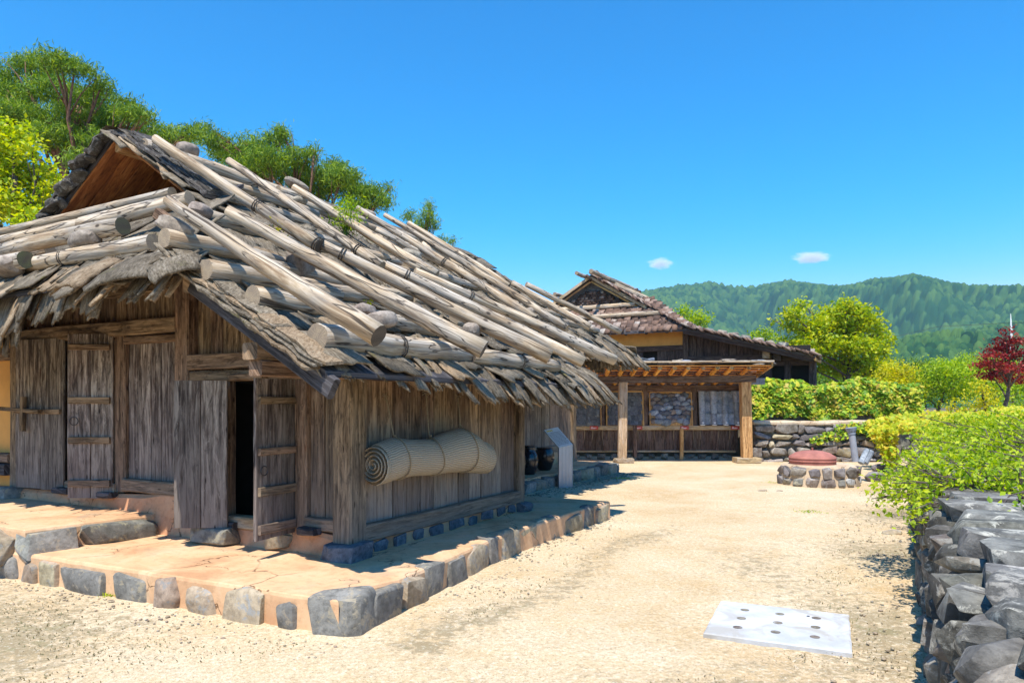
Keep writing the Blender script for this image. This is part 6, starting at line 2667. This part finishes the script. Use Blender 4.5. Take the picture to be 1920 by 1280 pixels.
for (px, py, lab) in ((522, 430, 'tiny yellow green weed tuft between poles left of the sapling'), (690, 567, 'tiny weed sprig above the eave corner stones')):
    p = onroof(px, py, .25)
    P = np.array(p)[None] + np.random.RandomState(px).normal(size=(60 if px < 600 else 25, 3)) * (.05 if px < 600 else .025)
    v, f = leaves(P, .035, np.random.RandomState(5), .5, .1)
    o = npobj('weed', v, f, M['yleaf'])
    tag(o, lab, 'weed')

# right trees on the raised ground
Yt = 34


def rtree(label, px, by, pads, mat, Y, seed, leaf=.15, dens=14, per=9, cr=.16, tr=.12, name='leafy_tree', tp=None, group=None, **kw):
    bl_ = [pxblob(x, y, a, b, Y, None, random.Random(seed + i).uniform(-.8, .8)) for i, (x, y, a, b) in enumerate(pads)]
    b0 = ray(px, by, Y)
    b0.z = 1.3 if b0.z > 1.3 or Y > 25 else b0.z
    return tree(name, label, 'tree', b0, bl_, mat, leaf, dens, per, cr, seed, tr=tr, top=ray(*tp, Y) if tp else None, group=group, **kw)


rtree('bright green round headed tree behind the ivy, right of the back farmhouse', 1592, 758,
      [(1588, 575, 20, 16), (1560, 590, 28, 14), (1610, 585, 22, 14), (1540, 605, 30, 14), (1500, 572, 12, 7), (1490, 592, 22, 9), (1520, 620, 34, 16), (1480, 610, 16, 8), (1590, 615, 44, 22), (1630, 600, 22, 18), (1645, 625, 18, 14), (1545, 645, 40, 20),
       (1610, 650, 44, 22), (1650, 655, 18, 20), (1500, 650, 26, 16), (1510, 680, 30, 20), (1570, 685, 40, 20), (1640, 690, 40, 18), (1450, 600, 6, 4), (1670, 640, 10, 6), (1470, 640, 10, 8)],
      'lime', Yt, 201, leaf=.18, dens=19, tp=(1590, 640), tr=.17, shell=.25)
rtree('light green treetop over the back farmhouse roof ridge', 1300, 758, [(1285, 585, 18, 9), (1315, 595, 20, 9), (1300, 605, 26, 10)], 'gleaf', 40, 202, tp=(1300, 605), tr=.1)
rtree('small green treetop above the right end of the back farmhouse roof', 1435, 758, [(1435, 625, 16, 7), (1420, 632, 14, 6), (1448, 635, 14, 7)], 'gleaf', 40, 203, tp=(1435, 635), tr=.1)
rtree('low yellow green tree right of the round headed tree', 1690, 770, [(1680, 700, 34, 18), (1700, 720, 34, 20), (1660, 730, 40, 20), (1715, 700, 16, 10), (1690, 745, 30, 18), (1725, 735, 14, 14)], 'yleaf', 30, 204, tp=(1690, 720), leaf=.14, tr=.1, shell=.25)
rtree('spreading mid green tree with pale trunk in the right background', 1758, 790, [(1750, 700, 30, 12), (1780, 690, 40, 10), (1800, 705, 36, 12), (1765, 720, 40, 14), (1740, 745, 30, 12), (1800, 735, 36, 16), (1830, 715, 22, 12)], 'gleaf', 27, 205, tp=(1770, 715), leaf=.12, tr=.09, shell=.25)
rtree('yellow green tree below the red maple', 1853, 800, [(1840, 730, 22, 18), (1845, 760, 26, 16), (1820, 770, 30, 14), (1862, 745, 14, 14), (1790, 772, 24, 12)], 'yleaf', 24, 206, tp=(1845, 750), leaf=.11, tr=.1, shell=.25)
rtree('green tree at the right edge of the photo beneath the maple', 1900, 800, [(1900, 738, 26, 12), (1885, 760, 24, 14), (1925, 765, 26, 20), (1900, 780, 24, 12)], 'gleaf', 24, 207, tp=(1900, 750), leaf=.11, tr=.1, shell=.25)
rtree('red leaved maple at the right edge of the photo', 1880, 790,
      [(1886, 622, 10, 12), (1890, 640, 20, 12), (1915, 640, 16, 14), (1875, 655, 26, 9), (1905, 665, 26, 12), (1860, 668, 22, 7), (1865, 685, 34, 9), (1905, 690, 30, 12), (1860, 702, 30, 7), (1900, 710, 34, 8), (1935, 680, 20, 30), (1848, 680, 14, 5)],
      'redleaf', 21, 208, leaf=.085, dens=36, cr=.12, tp=(1895, 670), tr=.08, name='maple_tree', shell=.2, flat=.35)
# background row filling the foot of the hills
k = 0
bgr = random.Random(9)
for (px, py, Y, mat, lab) in ((1735, 700, 60, 'dgreen', 'dark green tree far behind at the foot of the wooded hill'), (1600, 720, 55, 'gleaf', 'green tree behind the trunk of the round headed tree'), (1850, 700, 60, 'gleaf', 'green tree far behind the yellow green tree'),
                              (1460, 700, 50, 'gleaf', 'green tree behind the back farmhouse corner'), (1540, 725, 48, 'dgreen', 'darker bush behind the ivy wall'), (1960, 700, 50, 'gleaf', 'green tree beyond the right picture edge'), (1790, 690, 75, 'gleaf', 'far light green treetop in the right background')):
    pads = [(px + bgr.uniform(-55, 55), py + bgr.uniform(-12, 40), bgr.uniform(25, 45), bgr.uniform(12, 20)) for _ in range(9)]
    rtree(lab, px, 760, pads, mat, Y, 300 + k, leaf=.22, dens=5, per=8, cr=.3, tp=(px, py + 20), tr=.12, shell=.3)
    k += 1

# ivy over the upper wall: face and top
rsi = np.random.RandomState(44)


def ivy_patch(parent, name, n, fn, leaf, mat, bias=(0, -.3, -.8), up=.1, shape='ivy', seed=1):
    rs_ = np.random.RandomState(seed)
    P = np.array([fn(rs_) for _ in range(n)])
    d0 = rs_.normal(size=(n, 3)) * .5 + np.array(bias)
    v, f = leaves(P, leaf, rs_, .9, up, shape, bias=None)
    o = npobj(name, v, f, mat, parent)
    tag(o, kind='stuff')
    return o


def leaves_facing(P, leaf, rs_, nrm, tip, shape):
    """leaves whose faces look roughly along nrm and whose tips hang along tip"""
    n = len(P)
    nn = rs_.normal(size=(n, 3)) * .45 + np.array(nrm)
    nn /= np.linalg.norm(nn, axis=1)[:, None]
    d = rs_.normal(size=(n, 3)) * .45 + np.array(tip)
    d -= nn * (d * nn).sum(1)[:, None]
    d /= np.linalg.norm(d, axis=1)[:, None]
    sd = np.cross(d, nn)
    s = (leaf * (1 + .35 * rs_.uniform(-1, 1, n)))[:, None]
    prof = [(-.5, .0), (-.32, .30), (-.12, .20), (.05, .48), (.18, .20), (.5, 0), (.18, -.20), (.05, -.48), (-.12, -.20), (-.32, -.30)]
    vs_ = [P + nn * s * .07]
    for x, y in prof:
        vs_.append(P + d * s * x + sd * s * y)
    v = np.stack(vs_, 1).reshape(-1, 3)
    k = len(prof)
    i = np.arange(n)[:, None] * (k + 1)
    f = np.concatenate([i + np.array([[0, 1 + j, 1 + (j + 1) % k]]) for j in range(k)], 0)
    return v, f


def wall_ivy(parent, x0, x1, y, z0, z1, n, leaf, mat, seed, name='ivy_leaves'):
    rs_ = np.random.RandomState(seed)
    X = rs_.uniform(x0, x1, n)
    Z = z0 + (z1 - z0) * rs_.uniform(0, 1, n)
    lump = .07 * np.sin(X * 3.1 + 1) * np.sin(Z * 4 + X) + .05 * np.sin(X * 7 + Z * 5)
    Z = Z + .09 * np.sin(X * 2.3) + .05 * np.sin(X * 6.1)
    Yv = y - .12 - lump + rs_.uniform(-.10, .06, n)
    P = np.stack([X, Yv, Z], 1)
    v1, f1 = leaves_facing(P, leaf, rs_, (0, -.8, .75), (0, -.35, -1), 'ivy')
    m_ = int(n * .3)
    X = rs_.uniform(x0, x1, m_)
    P2 = np.stack([X, rs_.uniform(y - .1, y + .5, m_), z1 + .09 * np.sin(X * 2.3) + .05 * np.sin(X * 6.1) + rs_.uniform(-.05, .10, m_)], 1)
    v2, f2 = leaves_facing(P2, leaf, rs_, (0, -.4, 1), (0, -1, -.2), 'ivy')
    o = npobj(name, np.concatenate([v1, v2]), np.concatenate([f1, f2 + len(v1)]), mat, parent)
    tag(o, kind='stuff')


wall_ivy(iv, xi0 - .1, xi1 + .05, YI, 1.32, 2.38, 4200, .19, M['ivy'], 7)
# creeper hanging over the rubble wall
cr_ = empty('creeper', ray(1640, 790, YW - .2), label='yellow green creeper spilling over the right end of the rubble wall', cat='creeper')


def creeper_cloud(parent, blobs_px, mat, leaf, n_per, seed, name='creeper_leaves'):
    rs_ = np.random.RandomState(seed)
    P = []
    for (px, py, rx, ry, Y, dd_) in blobs_px:
        c = ray(px, py, Y)
        k_ = Y / F
        n = int(n_per * rx * ry / 400)
        u = rs_.normal(size=(n, 3))
        u /= np.linalg.norm(u, axis=1)[:, None]
        u *= rs_.uniform(.35, 1, n)[:, None] ** .6
        P.append(np.array(c) + u * np.array([rx * k_, dd_, ry * k_]))
    P = np.concatenate(P)
    P = P[P[:, 2] > .02]
    v, f = leaves_facing(P, leaf, rs_, (-.1, -.6, .8), (-.2, -.5, -.8), 'ivy')
    o = npobj(name, v, f, mat, parent)
    tag(o, kind='stuff')
    return len(P)


creeper_cloud(cr_, [(1560, 818, 34, 9, YW - .15, .12), (1535, 826, 18, 7, YW - .2, .1), (1590, 806, 30, 12, YW - .15, .14), (1625, 800, 34, 14, YW - .2, .2), (1650, 812, 24, 16, YW - .3, .25)], M['ivy'], .13, 120, 8)
cr2 = empty('creeper', ray(1690, 800, 18.5), label='yellow creeper heaped over the far corner between the two stone walls', cat='creeper')
creeper_cloud(cr2, [(1660, 800, 36, 16, 19.5, .5), (1700, 790, 50, 14, 19, .8), (1750, 785, 60, 14, 19, .9), (1662, 830, 16, 32, 18.4, .35), (1672, 858, 10, 22, 18, .3), (1655, 815, 24, 20, 18.8, .4), (1800, 785, 60, 14, 19, .9), (1730, 800, 60, 14, 17.5, .9)], M['creeper'], .13, 200, 9)
h_r = empty('hedge', ray(1880, 780, 17), label='rounded yellow green hedge at the right edge behind the shrub', cat='hedge')
creeper_cloud(h_r, [(1880, 785, 60, 18, 16, .9), (1930, 790, 60, 24, 15, .9), (1830, 790, 50, 14, 15.5, .8), (1900, 770, 30, 10, 19, .8)], M['creeper'], .11, 260, 10)

# shrubs over the right wall
def shrub(label, blobs, seed, leaf=.060, dens=40, per=7, cr=.07, base=None, mat='sleaf'):
    root = empty('shrub', base, label=label, cat='shrub')
    mb = MB()
    rg_ = random.Random(seed)
    for (c, rad) in blobs:
        c = Vector(c)
        for _ in range(7):
            e = c + Vector((rg_.uniform(-1, 1) * rad[0], rg_.uniform(-1, 1) * rad[1], rg_.uniform(-.3, 1) * rad[2])) * .9
            limb(mb, Vector(base) + Vector((rg_.uniform(-.2, .2), rg_.uniform(-.2, .2), 0)), e, .012, .004, rg_, 4, .06)
    obj('stem', mb, M['trunk'], root)
    o, n = foliage('leaves', root, blobs, dens, per, cr, leaf, M[mat], seed, aspect=.55, up=.5, shell=.15)
    print('shrub', n)


def sb(s, t, z, a, b, c):
    return (tuple(W(s, t, z)), (a, b, c))


shrub('nearest bright green shrub whose branches hang over the wall towards the yard', [
    (tuple(ray(1672, 905, 7.6)), (.22, .22, .20)), (tuple(ray(1700, 930, 7.0)), (.26, .25, .2)), (tuple(ray(1655, 930, 7.3)), (.13, .15, .12)), (tuple(ray(1735, 955, 6.3)), (.2, .2, .17)), (tuple(ray(1700, 885, 7.6)), (.3, .3, .2)),
    (tuple(ray(1745, 900, 7.0)), (.34, .34, .24)), (tuple(ray(1790, 900, 6.8)), (.34, .34, .26)), (tuple(ray(1840, 910, 6.6)), (.36, .34, .24)), (tuple(ray(1730, 975, 5.9)), (.13, .15, .10)), (tuple(ray(1752, 960, 6.0)), (.13, .15, .10))], 51, base=W(2.6, -5.7, .85), dens=44)
shrub('broad bright green shrub filling the garden bed at the right edge', [
    (tuple(ray(1800, 860, 8.5)), (.5, .5, .3)), (tuple(ray(1870, 870, 8.0)), (.5, .5, .34)), (tuple(ray(1930, 880, 7.4)), (.5, .5, .34)), (tuple(ray(1900, 925, 6.4)), (.34, .34, .2)), (tuple(ray(1850, 825, 10)), (.6, .6, .34)), (tuple(ray(1920, 830, 9.5)), (.6, .6, .34)),
    (tuple(ray(1905, 975, 5.4)), (.14, .15, .09)), (tuple(ray(1935, 960, 5.5)), (.2, .2, .12))], 52, base=W(3.4, -6.6, .85), dens=36)
shrub('yellow green shrub farther back beside the far wall end', [
    (tuple(ray(1760, 840, 10.5)), (.5, .5, .28)), (tuple(ray(1810, 815, 12.5)), (.7, .7, .36)), (tuple(ray(1870, 805, 12.5)), (.8, .8, .36)), (tuple(ray(1760, 815, 13.5)), (.5, .5, .25)), (tuple(ray(1930, 800, 12)), (.7, .7, .36)), (tuple(ray(1790, 805, 15)), (.8, .8, .3)), (tuple(ray(1735, 860, 9.6)), (.28, .3, .2))], 53, base=W(7.5, -6.8, .9), dens=26, leaf=.07)

# ------------------------------------------------------------------ loose ground bits
rg_ = np.random.RandomState(6)


def scatter(name, pts, sizes, mat, label, seed, flat=.55):
    v0, f0 = ICO[1]
    rs_ = np.random.RandomState(seed)
    vv, ff = [], []
    for i, ((x, y, z), s_) in enumerate(zip(pts, sizes)):
        p = v0 * (1 + rs_.uniform(-.25, .25, (len(v0), 1))) * s_ * np.array([rs_.uniform(.7, 1.3), rs_.uniform(.7, 1.3), flat])
        vv.append(p + np.array([x, y, z]))
        ff.append(f0 + i * len(v0))
    o = npobj(name, np.concatenate(vv), np.concatenate(ff), mat)
    tag(o, label, kind='stuff')
    return o


pts, sz = [], []
for _ in range(420):
    s0 = rg_.uniform(-1.2, 5.2)
    t0 = -1.0 - abs(rg_.normal()) * .22 + (.25 if s0 > 1.5 else 0)
    p = W(s0, t0, .006)
    pts.append(p[:])
    sz.append(float(rg_.uniform(.004, .016)))
for _ in range(300):
    t0 = rg_.uniform(-1.2, 4)
    p = W(-1.4 - abs(rg_.normal()) * .25 - .04 * t0, t0, .006)
    pts.append(p[:])
    sz.append(float(rg_.uniform(.004, .016)))
for _ in range(900):
    p = W(rg_.uniform(5.5, 12), 1.62 - abs(rg_.normal()) * .25, .006)
    pts.append(p[:])
    sz.append(float(rg_.uniform(.008, .03)))
for _ in range(320):
    p = W(rg_.uniform(-2.5, 12), -4.75 + abs(rg_.normal()) * .4, .006)
    pts.append(p[:])
    sz.append(float(rg_.uniform(.004, .018)))
scatter('gravel', pts, sz, M['kerbwarm'], 'loose crumbs of stone along the kerbs and walls', 1)
pts, sz = [], []
for _ in range(420):
    Y = 3.6 + 14 * rg_.random_sample() ** 1.5
    X = rg_.uniform(-.75, .75) * Y
    s0, t0 = st((X, Y, 0))
    if (t0 > -1.2 and s0 > -1.5) or t0 < -4.7:
        continue
    pts.append((X, Y, .004))
    sz.append(float(rg_.uniform(.002, .005)))
scatter('gravel', pts, sz, M['rubblewall'], 'fine grit strewn over the sandy yard', 2)
for k, (px, py, L, lab) in enumerate(((1430, 921, .20, 'flat brown stone sunk in the sand left of the stove, larger one'), (1462, 921, .13, 'small flat stone sunk in the sand next to the larger one'), (208, 1128, .06, 'small pale pebble below the front kerb'), (1672, 1000, .25, 'pale stone chip beside the right wall'), (1090, 1120, .03, 'lone dark pebble in the middle of the yard'))):
    p = onZ(px, py, .0)
    o = rock('ground_stone', rss, p + ZZ * .01, (L, L * .7, L * .3), M['kerbwarm'], None, sub=2, boxy=.2)
    tag(o, lab, 'stone')
rs_ = np.random.RandomState(77)
P = []
while len(P) < 5200:
    Y = 3.4 + 9 * rs_.random_sample() ** 1.6
    X = rs_.uniform(-.75, .75) * Y
    s0, t0 = st((X, Y, 0))
    left = (s0 < -1.5 and t0 > -.9)
    edge = (-1.75 < t0 < -1.25 and -1 < s0 < 4.5)
    right = (-4.85 < t0 < -3.9)
    mid = (X - 1.6) ** 2 / 1.2 + (Y - 4.1) ** 2 / .3 < 1
    if not (left or edge or right or mid):
        continue
    if math.sin(X * 3.1 + math.sin(Y * 2.3) * 2) + math.sin(Y * 4.7 + X * 1.7) < rs_.uniform(-.9, 1.1):
        continue
    P.append((X, Y, .008))
P = np.array(P) + rs_.normal(size=(len(P), 3)) * np.array([.02, .02, .002])
v, f = leaves(P, .020, rs_, .35, .6, size_var=.6)
tag(npobj('dry_moss', v, f, leafmat('dry_moss', [(.10, .085, .04), (.16, .125, .06), (.12, .13, .045), (.24, .18, .09)], .1)), 'thin dry moss and straw bits over the sandy ground', kind='stuff')
# small weeds
for k, (px, py, n, sz_, lab) in enumerate(((1170, 897, 160, .10, 'flat patch of low weeds right of the metal stand'), (203, 1118, 40, .03, 'single weed sprig at the foot of the front kerb'), (1520, 960, 120, .08, 'low weed patch in front of the stove'), (1450, 905, 60, .1, 'sparse weeds left of the stove'))):
    p = onZ(px, py, .0)
    rs_ = np.random.RandomState(k)
    P = np.array(p)[None] + rs_.normal(size=(n, 3)) * np.array([sz_ * 1.5, sz_, .006]) + np.array([0, 0, .015])
    v, f = leaves(P, .03, rs_, .35, .1, bias=(0, 0, .6))
    o = npobj('weed', v, f, M['gleaf'])
    tag(o, lab, 'weed')

# mast on the right behind the maple
p = ray(1896, 700, 60)
mast = empty('radio_mast', Vector((p.x, p.y, 1.3)), label='thin white mast rising behind the red maple', cat='mast')
mb = MB()
tube(mb, [Vector((p.x, p.y, 1.3)), ray(1896, 620, 60), ray(1895, 588, 60)], [.14, .09, .02], 8)
obj('mast_pole', mb, M['white'], mast)
mb = MB()
q_ = ray(1896, 632, 60)
bar(mb, q_ - ex * .6, q_ + ex * .3, ZZ, .06, .06)
obj('crossarm', mb, M['metaldark'], mast)
mb = MB()
tube(mb, [ray(1640, 640, 90), ray(1760, 612, 75), ray(1896, 605, 60), ray(2100, 604, 50)], .018, 4)
w_ = obj('power_line', mb, M['metaldark'])
tag(w_, 'thin dark cable running to the mast behind the maple', 'cable')

# clouds: small volumes far above the mountain
cm = mat_cloud()
for k, (px, py, rx, ry, lab) in enumerate(((1238, 494, 24, 11, 'small white puff of cloud above the back farmhouse, left one'), (1522, 483, 34, 11, 'small white streak of cloud above the mountain, right one'), (1240, 552, 44, 9, 'white cloud bank peeping over the mountain behind the back farmhouse'))):
    Yc = 3000
    c = ray(px, py, Yc)
    v, f = ICO[2]
    me = npmesh('cloud', v * 1.35, f, cm)
    o = inst('cloud', me, T(c) @ Matrix.Diagonal((rx * 1.25 * Yc / F, rx * Yc / F * .8, ry * 1.25 * Yc / F, 1)), None)
    tag(o, lab, 'cloud')

# air
HAZE = 0.00016
if HAZE:
    mb = MB()
    x0, x1, y0, y1, z0, z1 = -2700, 2700, -60, 2400, -5, 430
    v = [Vector((x, y, z)) for z in (z0, z1) for x, y in ((x0, y0), (x1, y0), (x1, y1), (x0, y1))]
    mb.grid([v[:4], v[4:]])
    m = bpy.data.materials.new('air')
    m.use_nodes = True
    nt = m.node_tree
    for n in list(nt.nodes):
        nt.nodes.remove(n)
    out = nt.nodes.new('ShaderNodeOutputMaterial')
    vol = nt.nodes.new('ShaderNodeVolumePrincipled')
    vol.inputs['Color'].default_value = (.45, .78, 1.0, 1)
    vol.inputs['Density'].default_value = HAZE
    vol.inputs['Anisotropy'].default_value = .2
    nt.links.new(vol.outputs[0], out.inputs['Volume'])
    hz = obj('haze', mb, m, origin=(0, 0, 0))
    tag(hz, 'thin blue air over the valley', kind='stuff')
print('tris', sum(len(o.data.polygons) for o in bpy.data.objects if o.type == 'MESH'), 'objs', len(bpy.data.objects))
